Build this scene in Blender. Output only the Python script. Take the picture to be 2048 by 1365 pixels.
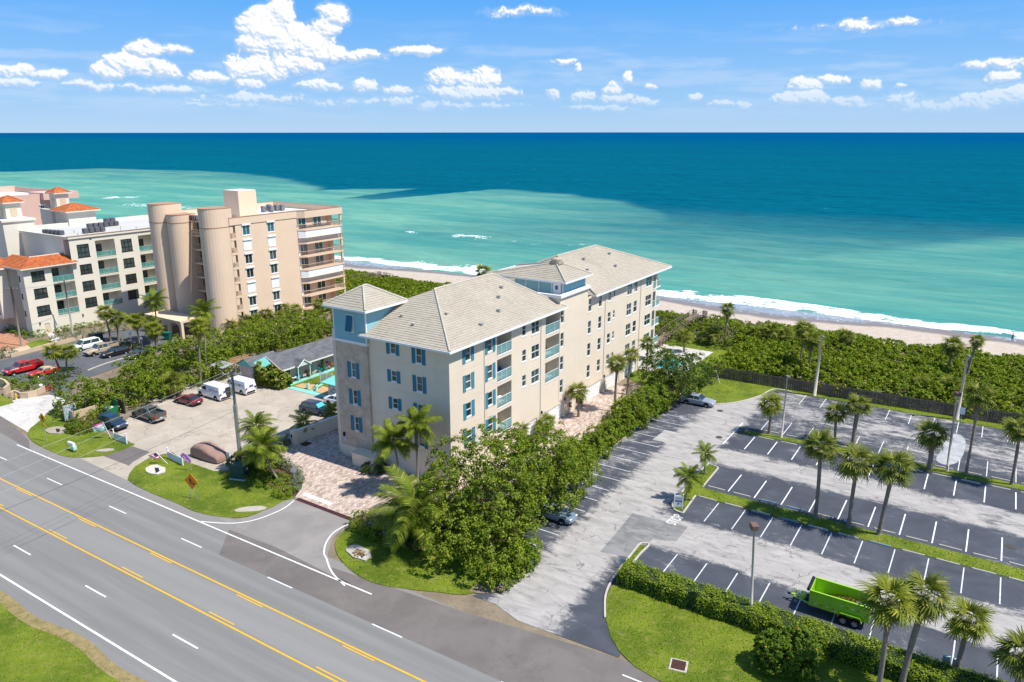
import bpy, bmesh, math, random
import numpy as np
from mathutils import Vector, Matrix, geometry

R = math.radians
for o in list(bpy.data.objects):
    bpy.data.objects.remove(o)
SC = bpy.context.scene
COL = SC.collection
rnd = random.Random(7)

# ------------------------------------------------------------------ camera
CAM_H = 37.2
FPX, CX, CY = 1500.0, 1024.0, 682.5           # calibration of the photograph (2048 px wide)
PITCH = math.atan((CY - 264.5) / FPX)
cam_data = bpy.data.cameras.new("camera")
cam_data.sensor_width = 36.0
cam_data.lens = FPX / 2048.0 * 36.0
cam_data.clip_start = 0.5
cam_data.clip_end = 200000.0
cam = bpy.data.objects.new("camera", cam_data)
cam.location = (0, 0, CAM_H)
cam.rotation_euler = (R(90) - PITCH, 0, 0)
COL.objects.link(cam)
SC.camera = cam
_s, _c = math.sin(PITCH), math.cos(PITCH)

def G(u, v, z=0.0):
    """survey point: where the sight line of a photo pixel meets height z"""
    X = (u - CX) / FPX; Y = (v - CY) / FPX
    t = (CAM_H - z) / (_s + Y * _c)
    return Vector((t * X, t * (_c - Y * _s), z))

# ------------------------------------------------------------------ exposure
SC.view_settings.view_transform = 'Standard'
SC.view_settings.look = 'None'
SC.view_settings.exposure = 0.42
SC.view_settings.gamma = 1.0
SC.view_settings.use_curve_mapping = False
SC.cycles.max_bounces = 6
SC.cycles.transparent_max_bounces = 8
SC.cycles.use_denoising = True

# ------------------------------------------------------------------ sun + sky
SUN_EL = R(59.0)
SUN_AZ = R(-20.0)                # angle from +X, anticlockwise
sun_vec = Vector((math.cos(SUN_EL) * math.cos(SUN_AZ), math.cos(SUN_EL) * math.sin(SUN_AZ), math.sin(SUN_EL)))
sl = bpy.data.lights.new("sun", 'SUN')
sl.energy = 4.6
sl.angle = R(0.53)
sl.color = (1.0, 0.955, 0.87)
sun = bpy.data.objects.new("sun", sl)
sun.rotation_euler = sun_vec.to_track_quat('Z', 'Y').to_euler()
sun.location = (60, -40, 120)
COL.objects.link(sun)

world = bpy.data.worlds.new("World")
SC.world = world
world.use_nodes = True

class NT:
    """small helper round a node tree"""
    def __init__(s, nt):
        s.nt = nt
    def n(s, typ, **kw):
        nd = s.nt.nodes.new(typ)
        for k, v in kw.items():
            if k.startswith('i_'):
                nd.inputs[k[2:].replace('_', ' ')].default_value = v
            else:
                setattr(nd, k, v)
        return nd
    def l(s, a, b):
        s.nt.links.new(a, b)
    def val(s, x, sock):
        if hasattr(x, 'is_output'):
            s.l(x, sock)
        else:
            sock.default_value = x
    def m(s, op, a, b=0.0, c=None, clamp=False):
        nd = s.nt.nodes.new('ShaderNodeMath'); nd.operation = op; nd.use_clamp = clamp
        s.val(a, nd.inputs[0]); s.val(b, nd.inputs[1])
        if c is not None:
            s.val(c, nd.inputs[2])
        return nd.outputs[0]
    def vm(s, op, a, b=None, scale=None):
        nd = s.nt.nodes.new('ShaderNodeVectorMath'); nd.operation = op
        s.val(a, nd.inputs[0])
        if b is not None:
            s.val(b, nd.inputs[1])
        if scale is not None:
            s.val(scale, nd.inputs['Scale'])
        return nd.outputs['Value'] if op in ('DOT_PRODUCT', 'LENGTH', 'DISTANCE') else nd.outputs[0]
    def noise(s, vec, scale, detail=4, rough=0.55, dist=0.0, out='Fac', dim='3D'):
        nd = s.nt.nodes.new('ShaderNodeTexNoise'); nd.noise_dimensions = dim
        nd.inputs['Scale'].default_value = scale; nd.inputs['Detail'].default_value = detail
        nd.inputs['Roughness'].default_value = rough; nd.inputs['Distortion'].default_value = dist
        if vec is not None:
            s.l(vec, nd.inputs['Vector'])
        return nd.outputs[out]
    def mix(s, f, a, b, typ='MIX'):
        nd = s.nt.nodes.new('ShaderNodeMix'); nd.data_type = 'RGBA'; nd.blend_type = typ
        s.val(f, nd.inputs[0])
        for x, k in ((a, 6), (b, 7)):
            if hasattr(x, 'is_output'):
                s.l(x, nd.inputs[k])
            else:
                nd.inputs[k].default_value = (*x[:3], 1)
        return nd.outputs[2]
    def ss(s, x, lo, hi):
        nd = s.nt.nodes.new('ShaderNodeMapRange'); nd.interpolation_type = 'SMOOTHSTEP'
        s.val(x, nd.inputs[0]); nd.inputs[1].default_value = lo; nd.inputs[2].default_value = hi
        return nd.outputs[0]
    def mr(s, x, lo, hi, a, b):
        nd = s.nt.nodes.new('ShaderNodeMapRange')
        s.val(x, nd.inputs[0])
        for i, q in enumerate((lo, hi, a, b)):
            nd.inputs[i + 1].default_value = q
        return nd.outputs[0]
    def ramp(s, f, stops):
        nd = s.nt.nodes.new('ShaderNodeValToRGB')
        s.l(f, nd.inputs[0]); e = nd.color_ramp.elements
        while len(e) < len(stops):
            e.new(0.5)
        for k, (p, c) in enumerate(stops):
            e[k].position = p; e[k].color = (*c[:3], 1)
        return nd.outputs[0]

def build_world():
    w = NT(world.node_tree); w.nt.nodes.clear()
    out = w.n('ShaderNodeOutputWorld')
    sky = w.n('ShaderNodeTexSky')
    sky.sky_type = 'NISHITA'; sky.sun_disc = False
    sky.sun_elevation = SUN_EL
    sky.sun_rotation = R(90) - SUN_AZ
    sky.air_density = 1.0; sky.dust_density = 0.0; sky.ozone_density = 1.5; sky.altitude = 40
    bg = w.n('ShaderNodeBackground'); bg.inputs[1].default_value = 0.12
    # clean maritime air: pale blue at the sea line, deep blue above, passing into the plain sky overhead
    d = w.n('ShaderNodeTexCoord').outputs['Generated']
    sep = w.n('ShaderNodeSeparateXYZ'); w.l(d, sep.inputs[0])
    el = w.m('MULTIPLY', w.m('ARCSINE', sep.outputs[2]), 180 / math.pi)
    air = w.ramp(w.mr(el, 0, 24, 0, 1), [(0.0, (0.40, 0.61, 0.875)), (0.10, (0.29, 0.55, 0.915)), (0.36, (0.100, 0.405, 0.94)), (0.9, (0.06, 0.29, 0.80))])
    c = w.mix(1.0, sky.outputs[0], (0.86, 0.97, 1.04), 'MULTIPLY')
    c = w.mix(w.m('MULTIPLY', w.ss(el, 42, 7), 0.92), c, w.vm('SCALE', air, scale=6.4))
    w.l(c, bg.inputs[0]); w.l(bg.outputs[0], out.inputs[0])
    world.cycles.sampling_method = 'MANUAL'; world.cycles.sample_map_resolution = 512

build_world()

# ------------------------------------------------------------------ materials
MATS = {}
def mat_new(name):
    m = bpy.data.materials.new(name); m.use_nodes = True
    nt = NT(m.node_tree)
    bs = m.node_tree.nodes['Principled BSDF']
    MATS[name] = m
    return m, nt, bs

def vmul(c, k):
    return tuple(min(1.0, x * k) for x in c[:3])

def mat(name, col, rough=0.75, var=0.10, scale=1.2, bump=0.0, bscale=20.0, spec=0.3, metal=0.0, island=0.0, streak=0.0, world=False):
    """plain procedural surface: colour varied by two noises, optional bump, per-piece tone, rain streaks"""
    if name in MATS:
        return MATS[name]
    m, w, bs = mat_new(name)
    vec = w.n('ShaderNodeNewGeometry').outputs['Position'] if world else w.n('ShaderNodeTexCoord').outputs['Object']
    a = w.noise(vec, scale, 5, 0.6); b = w.noise(vec, scale * 9, 3, 0.6)
    f = w.m('ADD', w.m('MULTIPLY', a, 0.65), w.m('MULTIPLY', b, 0.35))
    f = w.mr(f, 0.3, 0.7, 0, 1)
    c = w.mix(f, vmul(col, 1 - var), vmul(col, 1 + var))
    if island:
        ri = w.n('ShaderNodeNewGeometry').outputs['Random Per Island']
        c = w.mix(1.0, c, w.ramp(ri, [(0, (1 - island,) * 3), (1, (1 + island,) * 3)]), 'MULTIPLY')
    if streak:
        sv = w.vm('MULTIPLY', vec, (1.2, 1.2, 0.07))
        st = w.ss(w.noise(sv, 1.6, 4, 0.6), 0.52, 0.78)
        c = w.mix(w.m('MULTIPLY', st, streak), c, vmul(col, 0.55))
    w.l(c, bs.inputs['Base Color'])
    bs.inputs['Roughness'].default_value = rough; bs.inputs['Metallic'].default_value = metal
    bs.inputs['Specular IOR Level'].default_value = spec
    if bump:
        bn = w.n('ShaderNodeBump'); bn.inputs['Strength'].default_value = bump; bn.inputs['Distance'].default_value = 0.05
        w.l(w.noise(vec, bscale, 4, 0.6), bn.inputs['Height']); w.l(bn.outputs[0], bs.inputs['Normal'])
    return m

def leafmat(name, dark, light, tip=None, trans=0.3, rough=0.6, spec=0.12):
    """foliage: each leaf an island with its own tone, larger light and dark patches over the plant"""
    if name in MATS:
        return MATS[name]
    m, w, bs = mat_new(name)
    g = w.n('ShaderNodeNewGeometry')
    ri = g.outputs['Random Per Island']
    big = w.noise(g.outputs['Position'], 0.55, 3, 0.5)
    f = w.m('ADD', w.m('MULTIPLY', ri, 0.62), w.m('MULTIPLY', w.m('SUBTRACT', big, 0.3), 0.9), clamp=True)
    c = w.mix(f, dark, light)
    if tip:
        c = w.mix(w.ss(ri, 0.93, 0.99), c, tip)
    w.l(c, bs.inputs['Base Color'])
    bs.inputs['Roughness'].default_value = rough; bs.inputs['Specular IOR Level'].default_value = spec
    tr = w.n('ShaderNodeBsdfTranslucent'); w.l(w.mix(1.0, c, (0.9, 1.0, 0.35), 'MULTIPLY'), tr.inputs[0])
    mx = w.n('ShaderNodeMixShader'); mx.inputs[0].default_value = trans
    w.l(bs.outputs[0], mx.inputs[1]); w.l(tr.outputs[0], mx.inputs[2])
    w.l(mx.outputs[0], m.node_tree.nodes['Material Output'].inputs[0])
    return m

def glassmat(name, col, rough=0.04, spec=0.9):
    """window glass seen from outside by day: a dark room behind a reflecting sheet, uneven tone"""
    if name in MATS:
        return MATS[name]
    m, w, bs = mat_new(name)
    oi = w.n('ShaderNodeObjectInfo').outputs['Random']
    tc = w.n('ShaderNodeTexCoord').outputs['Object']
    c = w.mix(w.m('MULTIPLY', oi, 0.8), col, vmul((col[0] + 0.02, col[1] + 0.035, col[2] + 0.03), 2.0))
    c = w.mix(w.m('MULTIPLY', w.ss(w.noise(tc, 1.3, 2), 0.45, 0.65), 0.5), c, vmul(col, 0.5))
    w.l(c, bs.inputs['Base Color'])
    bs.inputs['Roughness'].default_value = rough; bs.inputs['Specular IOR Level'].default_value = spec
    return m

def clearglass(name, col, alpha=0.45):
    if name in MATS:
        return MATS[name]
    m, w, bs = mat_new(name)
    bs.inputs['Base Color'].default_value = (*col, 1); bs.inputs['Roughness'].default_value = 0.05
    bs.inputs['Alpha'].default_value = alpha; bs.inputs['Specular IOR Level'].default_value = 0.8
    return m

# ------------------------------------------------------------------ meshes
class MB:
    def __init__(s):
        s.v = []; s.f = []; s.smooth = False
    def add(s, vs, fs):
        b = len(s.v); s.v += [tuple(p) for p in vs]; s.f += [tuple(b + i for i in f) for f in fs]
        return s
    def box(s, x0, x1, y0, y1, z0, z1):
        return s.add([(x0, y0, z0), (x1, y0, z0), (x1, y1, z0), (x0, y1, z0), (x0, y0, z1), (x1, y0, z1), (x1, y1, z1), (x0, y1, z1)],
                     [(0, 3, 2, 1), (4, 5, 6, 7), (0, 1, 5, 4), (1, 2, 6, 5), (2, 3, 7, 6), (3, 0, 4, 7)])
    def bevbox(s, x0, x1, y0, y1, z0, z1, b=0.05):
        """box with chamfered upper and vertical edges"""
        def ring(i, z):
            return [(x0 + i, y0, z), (x1 - i, y0, z), (x1, y0 + i, z), (x1, y1 - i, z), (x1 - i, y1, z), (x0 + i, y1, z), (x0, y1 - i, z), (x0, y0 + i, z)]
        r0 = ring(b, z0); r1 = ring(b, z1 - b)
        r2 = [(x0 + b, y0 + b, z1), (x1 - b, y0 + b, z1), (x1 - b, y0 + b, z1), (x1 - b, y1 - b, z1), (x1 - b, y1 - b, z1), (x0 + b, y1 - b, z1), (x0 + b, y1 - b, z1), (x0 + b, y0 + b, z1)]
        k = 8; fs = []
        for i in range(k):
            j = (i + 1) % k
            fs.append((i, j, k + j, k + i)); fs.append((k + i, k + j, 2 * k + j, 2 * k + i))
        fs.append((16, 18, 20, 22))
        return s.add(r0 + r1 + r2, fs)
    def quad(s, a, b, c, d):
        return s.add([a, b, c, d], [(0, 1, 2, 3)])
    def prism(s, pts, z0, z1, top=True, bottom=False):
        n = len(pts)
        vs = [(p[0], p[1], z0) for p in pts] + [(p[0], p[1], z1) for p in pts]
        fs = [(i, (i + 1) % n, n + (i + 1) % n, n + i) for i in range(n)]
        tris = geometry.tessellate_polygon([[Vector((p[0], p[1], 0)) for p in pts]])
        if top:
            for t in tris:
                a, b, c = [Vector((pts[i][0], pts[i][1])) for i in t]
                t = tuple(t) if (b - a).cross(c - a) > 0 else tuple(reversed(t))
                fs.append(tuple(n + i for i in t))
        if bottom:
            for t in tris:
                fs.append(tuple(t))
        return s.add(vs, fs)
    def tube(s, path, r, k=8, cap=True):
        """r a number or one radius per point"""
        path = [Vector(p) for p in path]; n = len(path)
        rs = r if isinstance(r, (list, tuple)) else [r] * n
        vs = []
        ref = Vector((0, 0, 1)) if abs((path[1] - path[0]).normalized().z) < 0.9 else Vector((1, 0, 0))
        for i, p in enumerate(path):
            d = (path[min(i + 1, n - 1)] - path[max(i - 1, 0)]).normalized()
            a = d.cross(ref).normalized(); b = d.cross(a).normalized()
            for j in range(k):
                t = 2 * math.pi * j / k
                vs.append(p + (a * math.cos(t) + b * math.sin(t)) * rs[i])
        fs = []
        for i in range(n - 1):
            for j in range(k):
                jj = (j + 1) % k
                fs.append((i * k + j, i * k + jj, (i + 1) * k + jj, (i + 1) * k + j))
        if cap:
            fs.append(tuple(range(k))); fs.append(tuple(reversed(range((n - 1) * k, n * k))))
        return s.add(vs, fs)
    def lathe(s, prof, k=16, cx=0, cy=0):
        vs = []; n = len(prof)
        for (r, z) in prof:
            for j in range(k):
                t = 2 * math.pi * j / k
                vs.append((cx + r * math.cos(t), cy + r * math.sin(t), z))
        fs = []
        for i in range(n - 1):
            for j in range(k):
                jj = (j + 1) % k
                fs.append((i * k + j, i * k + jj, (i + 1) * k + jj, (i + 1) * k + j))
        fs.append(tuple(range((n - 1) * k, n * k)))
        return s.add(vs, fs)
    def loft(s, rings, cap=True):
        k = len(rings[0]); vs = [p for r in rings for p in r]; fs = []
        for i in range(len(rings) - 1):
            for j in range(k):
                jj = (j + 1) % k
                fs.append((i * k + j, i * k + jj, (i + 1) * k + jj, (i + 1) * k + j))
        if cap:
            fs.append(tuple(reversed(range(k)))); fs.append(tuple(range((len(rings) - 1) * k, len(rings) * k)))
        return s.add(vs, fs)
    def mesh(s, name, smooth=False):
        me = bpy.data.meshes.new(name); me.from_pydata(s.v, [], s.f); me.update()
        if smooth:
            me.polygons.foreach_set('use_smooth', [True] * len(me.polygons))
        return me
    def obj(s, name, material, parent=None, loc=(0, 0, 0), rz=0.0, smooth=False):
        return link(name, s.mesh(name, smooth), material, parent, loc, rz)

def link(name, me, material=None, parent=None, loc=(0, 0, 0), rz=0.0, rot=None, scale=None):
    o = bpy.data.objects.new(name, me); COL.objects.link(o)
    if material is not None and len(me.materials) == 0:
        for mm in (material if isinstance(material, (list, tuple)) else [material]):
            me.materials.append(mm)
    o.location = loc
    o.rotation_euler = rot if rot else (0, 0, rz)
    if scale is not None:
        o.scale = scale if isinstance(scale, (tuple, list)) else (scale,) * 3
    if parent is not None:
        o.parent = parent
    return o

def recalc(o):
    bm = bmesh.new(); bm.from_mesh(o.data); bmesh.ops.recalc_face_normals(bm, faces=bm.faces); bm.to_mesh(o.data); bm.free()
    return o

def empty(name, loc=(0, 0, 0), rz=0.0):
    o = bpy.data.objects.new(name, None); COL.objects.link(o); o.location = loc; o.rotation_euler = (0, 0, rz)
    o.empty_display_size = 0.3
    return o

def tag(o, label=None, cat=None, group=None, kind=None):
    if label: o['label'] = label
    if cat: o['category'] = cat
    if group: o['group'] = group
    if kind: o['kind'] = kind
    return o

def np_mesh(name, verts, faces):
    """faces: (n, k) int array, all the same size"""
    me = bpy.data.meshes.new(name)
    verts = np.asarray(verts, dtype=np.float32); faces = np.asarray(faces, dtype=np.int32)
    n, k = faces.shape
    me.vertices.add(len(verts)); me.vertices.foreach_set('co', verts.ravel())
    me.loops.add(n * k); me.loops.foreach_set('vertex_index', faces.ravel())
    me.polygons.add(n); me.polygons.foreach_set('loop_start', np.arange(0, n * k, k, dtype=np.int32))
    me.update(calc_edges=True)
    return me

class Frame:
    """plan frame: origin and heading"""
    def __init__(s, o, deg):
        s.o = Vector((o[0], o[1])); s.a = R(deg); s.c, s.s = math.cos(s.a), math.sin(s.a)
    def __call__(s, p, q, z=0.0):
        return Vector((s.o.x + p * s.c - q * s.s, s.o.y + p * s.s + q * s.c, z))
    def inv(s, v):
        x, y = v[0] - s.o.x, v[1] - s.o.y
        return x * s.c + y * s.s, -x * s.s + y * s.c

LOT = Frame((20.689 - 0.7, 73.094 * 1.0 - 2.47), -33.0)     # car park rows
LOT = Frame(G(1410, 985), -33.0)
ROAD = Frame(G(254.4, 960.5), -32.2)
COAST = Frame(G(1470, 606, -3.0), -31.4)

def sheet(name, pts, z, material, depth=0.0, parent=None):
    """flat ground surface from a plan outline; depth gives it an edge going down"""
    mb = MB()
    P = [(p[0], p[1]) for p in pts]
    area = sum(P[i][0] * P[(i + 1) % len(P)][1] - P[(i + 1) % len(P)][0] * P[i][1] for i in range(len(P)))
    if area < 0:
        P.reverse()
    mb.prism(P, z - max(depth, 0.002), z)
    return mb.obj(name, material, parent)

def px(*pts):
    return [G(u, v) for u, v in pts]

def smooth_line(pts, n=6):
    """Catmull-Rom through plan points"""
    P = [Vector((p[0], p[1], 0)) for p in pts]; out = []
    for i in range(len(P) - 1):
        p0, p1, p2, p3 = P[max(i - 1, 0)], P[i], P[i + 1], P[min(i + 2, len(P) - 1)]
        for k in range(n):
            t = k / n
            out.append(0.5 * ((2 * p1) + (p2 - p0) * t + (2 * p0 - 5 * p1 + 4 * p2 - p3) * t * t + (3 * p1 - p0 - 3 * p2 + p3) * t ** 3))
    out.append(P[-1])
    return out

def ribbon(name, pts, wdt, z, material, parent=None, h=0.0):
    """painted line (h = 0) or kerb (h > 0) along plan points"""
    mb = MB(); n = len(pts); L = []; Rr = []
    for i, p in enumerate(pts):
        d = (Vector(pts[min(i + 1, n - 1)][:2]) - Vector(pts[max(i - 1, 0)][:2])).normalized(); nn = Vector((-d.y, d.x)) * wdt / 2
        L.append((p[0] + nn.x, p[1] + nn.y)); Rr.append((p[0] - nn.x, p[1] - nn.y))
    zz = z + h; b = min(0.03, wdt / 5) if h else 0
    rings = []
    for i in range(n):
        l, r = Vector(L[i]), Vector(Rr[i]); d = (r - l).normalized()
        if h:
            rings.append([(*l, z - 0.05), (*l, zz - b), (*(l + d * b), zz), (*(r - d * b), zz), (*r, zz - b), (*r, z - 0.05)])
        else:
            rings.append([(*r, z), (*l, z)])
    if h:
        mb.loft(rings, cap=True)
    else:
        for i in range(n - 1):
            mb.quad(rings[i][1], rings[i][0], rings[i + 1][0], rings[i + 1][1])
    return mb.obj(name, material, parent)

def text_mesh(body, size, extrude=0.0, ax='CENTER'):
    cu = bpy.data.curves.new('lettering', 'FONT'); cu.body = body; cu.size = size; cu.extrude = extrude; cu.align_x = ax; cu.align_y = 'CENTER'; cu.resolution_u = 3
    o = bpy.data.objects.new('lettering', cu); COL.objects.link(o)
    me = bpy.data.meshes.new_from_object(o.evaluated_get(bpy.context.evaluated_depsgraph_get()))
    bpy.data.objects.remove(o); bpy.data.curves.remove(cu); me.name = 'lettering'
    return me

# ------------------------------------------------------------------ sky band: cumulus over the sea, 60 km out, all round the horizon
# (u, v, half width, half height, weight) of the cloud heaps, as surveyed in the sky
CLOUDS = [
 (562, 30, 30, 34, 2.0), (530, 62, 46, 44, 2.1), (515, 90, 38, 34, 1.9), (575, 85, 52, 48, 2.1), (668, 32, 30, 28, 1.7), (650, 60, 34, 26, 1.6), (620, 92, 50, 38, 1.9), (650, 112, 70, 20, 1.6),
 (715, 112, 56, 13, 1.4), (480, 138, 34, 26, 1.4), (530, 140, 56, 30, 1.6), (590, 130, 60, 26, 1.5), (500, 168, 26, 16, 0.9), (835, 102, 52, 12, 1.4),
 (290, 102, 36, 22, 1.6), (345, 103, 40, 14, 1.3), (258, 130, 60, 22, 1.5), (322, 142, 36, 20, 1.4), (215, 146, 36, 16, 1.1),
 (25, 145, 52, 16, 1.2), (98, 148, 34, 14, 1.1), (20, 165, 60, 10, 0.8), (170, 172, 60, 9, 0.7), (420, 155, 40, 12, 1.0), (330, 176, 80, 9, 0.8),
 (640, 172, 44, 10, 0.9), (725, 176, 28, 16, 1.1), (790, 184, 28, 12, 1.0), (900, 158, 46, 22, 1.5), (968, 160, 34, 26, 1.5), (930, 186, 86, 16, 1.2), (1012, 185, 32, 10, 0.9),
 (500, 198, 110, 9, 0.5), (720, 206, 110, 8, 0.4), (900, 212, 110, 7, 0.4), (430, 208, 60, 7, 0.4),
 (1108, 193, 16, 14, 1.1), (1165, 194, 24, 16, 1.3), (1225, 182, 19, 15, 1.1), (1240, 200, 32, 10, 1.1), (1285, 205, 28, 9, 1.0), (1303, 172, 13, 7, 1.0), (1257, 160, 9, 14, 0.8), (1200, 216, 60, 6, 0.6),
 (1393, 191, 14, 9, 1.0), (1440, 210, 26, 8, 0.8), (1490, 212, 14, 9, 0.7),
 (1610, 172, 32, 17, 1.4), (1600, 198, 54, 17, 1.4), (1655, 160, 26, 13, 1.2), (1690, 160, 14, 9, 1.0), (1747, 170, 20, 13, 1.2), (1705, 205, 40, 13, 1.0), (1800, 200, 40, 17, 1.2), (1797, 171, 12, 6, 0.8),
 (2005, 157, 36, 14, 1.5), (1970, 203, 86, 22, 1.1), (2040, 190, 40, 18, 1.1), (1860, 212, 60, 11, 0.7), (1128, 122, 20, 5, 0.4), (1155, 137, 7, 8, 0.6),
 (1045, 26, 60, 10, 0.5), (1735, 52, 90, 8, 0.3), (1990, 130, 60, 8, 0.4), (2060, 135, 60, 9, 0.5),
]
def np_hash(ix, iy, k):
    h = (ix.astype(np.int64) * 374761393 + iy.astype(np.int64) * 668265263 + k * 974634777) & 0x7fffffff
    h = (h ^ (h >> 13)) * 1274126177 & 0x7fffffff
    return ((h ^ (h >> 16)) & 0xffff) / 65535.0
def np_value(x, y, k=0):
    ix, iy = np.floor(x), np.floor(y); fx, fy = x - ix, y - iy
    fx = fx * fx * fx * (fx * (fx * 6 - 15) + 10); fy = fy * fy * fy * (fy * (fy * 6 - 15) + 10)
    a, b, c, d = np_hash(ix, iy, k), np_hash(ix + 1, iy, k), np_hash(ix, iy + 1, k), np_hash(ix + 1, iy + 1, k)
    return (a * (1 - fx) + b * fx) * (1 - fy) + (c * (1 - fx) + d * fx) * fy
def np_fbm(x, y, oct=5, gain=0.55, k=0):
    v = 0; amp = 1; tot = 0
    for i in range(oct):
        v = v + amp * np_value(x * 2 ** i + 17.3 * i, y * 2 ** i + 5.7 * i, k + i); tot += amp; amp *= gain
    return v / tot
def np_worley(x, y, k=0):
    ix, iy = np.floor(x), np.floor(y); best = np.full(x.shape, 9.0)
    for dx in (-1, 0, 1):
        for dy in (-1, 0, 1):
            jx, jy = ix + dx, iy + dy
            d = (jx + np_hash(jx, jy, k) - x) ** 2 + (jy + np_hash(jx, jy, k + 51) - y) ** 2
            best = np.minimum(best, d)
    return np.sqrt(best)

def build_sky_band():
    m, w, bs = mat_new('cloud_band'); w.nt.nodes.remove(bs)
    def ang(u, v):
        p = Vector(((u - CX) / FPX, _c - (v - CY) / FPX * _s, -_s - (v - CY) / FPX * _c)).normalized()
        return math.degrees(math.atan2(p.x, p.y)), math.degrees(math.asin(p.z))
    azs = np.concatenate([np.arange(-180, -40, 0.7), np.arange(-40, 40, 0.062), np.arange(40, 180.4, 0.7)])
    els = np.concatenate([[-0.2], np.arange(0.0, 10.6, 0.062)])
    A, E = np.meshgrid(azs, els, indexing='ij')
    wx = np_fbm(A * 0.8, E * 0.8, 4, 0.55, 3) - 0.5; wy = np_fbm(A * 0.8, E * 0.8, 4, 0.55, 9) - 0.5
    Aw, Ew = A + wx * 0.9, E + wy * 0.6
    f = np.full(A.shape, -2.2); lo = np.zeros(A.shape); tot = np.full(A.shape, 1e-3)
    for (u, v, ru, rv, g) in CLOUDS:
        a0, e0 = ang(u, v); a1, _ = ang(u + ru, v); _, e1 = ang(u, v - rv)
        x = (Aw - a0) / abs(a1 - a0); y = (Ew - e0) / abs(e1 - e0)
        q = np.where(y < 0, y * 1.2, y)
        fi = (1 - x * x - q * q) * g
        f = np.maximum(f, fi); p = np.maximum(fi, 0); lo += p * y; tot += p
    lo = lo / tot
    # the same kind of cumulus goes on all round the horizon
    gen = -np.abs((E - 2.6) / 2.0) + (np_fbm(A * 0.11, E * 0.11, 3, 0.5, 21) - 0.54) * 6
    away = np.clip((np.abs(A) - 36) / 8, 0, 1)
    f = np.maximum(f, (gen + 3) * away - 3)
    wl = lambda s, k: 0.55 - np_worley(Aw * s + wx * 1.5, E * s * 1.15 + wy * 1.5, k)
    n = (np_fbm(Aw * 1.3, E * 1.5, 6, 0.6, 33) - 0.5) * 2.0 + wl(1.15, 1) * 0.75 + wl(2.6, 2) * 0.45 + wl(5.5, 4) * 0.22
    dens = f * 0.92 + 0.10 + 1.0 * n
    ss = lambda x, a, b: (lambda t: t * t * (3 - 2 * t))(np.clip((x - a) / (b - a), 0, 1))
    bot = np.clip(-lo, 0, 1); mask = ss((dens - 0.02) / (0.42 + 0.9 * bot), 0.0, 1.0)
    soft = 0.5 * ss(f + 0.7 * n, -0.9, 0.9)
    thin = 0.22 * ss(np_fbm(A * 0.16, E * 1.1, 5, 0.6, 55), 0.45, 0.75) * ss(E, 0.3, 2.0) * ss(E, 8.5, 4.0)
    alpha = np.maximum(np.maximum(mask, soft) * (0.35 + 0.65 * ss(E, 0.5, 3.8)), thin)
    hgt = np.sqrt(np.clip(dens, 0.001, 3.0)) * 1.0
    gx = np.gradient(hgt, axis=0) / np.gradient(azs)[:, None]; gy = np.gradient(hgt, axis=1) / np.gradient(els)[None, :]
    nz = 1 / np.sqrt(1 + gx * gx + gy * gy)
    lit = (-gx * nz) * 0.42 + (-gy * nz) * 0.55 + nz * 0.62  # light and shade of the cloud relief, put into the vertex colour
    lit = 0.24 + 0.62 * np.clip(lit, -0.3, 1.0) + 0.24 * np.clip(lo, -1, 1) + 0.10 * np.clip(dens, 0, 2)
    lit = np.clip(lit, 0, 1)
    haze = 0.55 * ss(E, 5.0, 0.8)
    col = np.zeros(A.shape + (4,), np.float32)
    for i, (sh, hi, hz) in enumerate(((0.46, 1.0, 0.52), (0.63, 1.0, 0.71), (0.87, 1.0, 0.93))):
        c = sh + (hi - sh) * np.clip((lit - 0.25) / 0.5, 0, 1)
        col[..., i] = c * (1 - haze) + hz * haze
    col[..., 3] = alpha
    at = w.n('ShaderNodeAttribute'); at.attribute_name = 'cloud'
    em = w.n('ShaderNodeEmission'); w.l(at.outputs['Color'], em.inputs[0]); em.inputs[1].default_value = 0.78
    tp = w.n('ShaderNodeBsdfTransparent'); mx = w.n('ShaderNodeMixShader')
    w.l(at.outputs['Alpha'], mx.inputs[0]); w.l(tp.outputs[0], mx.inputs[1]); w.l(em.outputs[0], mx.inputs[2])
    w.l(mx.outputs[0], m.node_tree.nodes['Material Output'].inputs[0])
    m.cycles.emission_sampling = 'NONE'
    rr = 100000.0
    V = np.stack([rr * np.sin(np.radians(A)), rr * np.cos(np.radians(A)), CAM_H + rr * np.tan(np.radians(E))], -1).reshape(-1, 3)
    na, nb = len(azs), len(els)
    I = (np.arange(na - 1)[:, None] * nb + np.arange(nb - 1)[None, :]).ravel()
    me = np_mesh('sky', V, np.stack([I, I + nb, I + nb + 1, I + 1], -1))
    t = me.attributes.new('cloud', 'FLOAT_COLOR', 'POINT'); t.data.foreach_set('color', col.reshape(-1))
    tag(link('sky', me, m), kind='structure')
build_sky_band()

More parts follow.
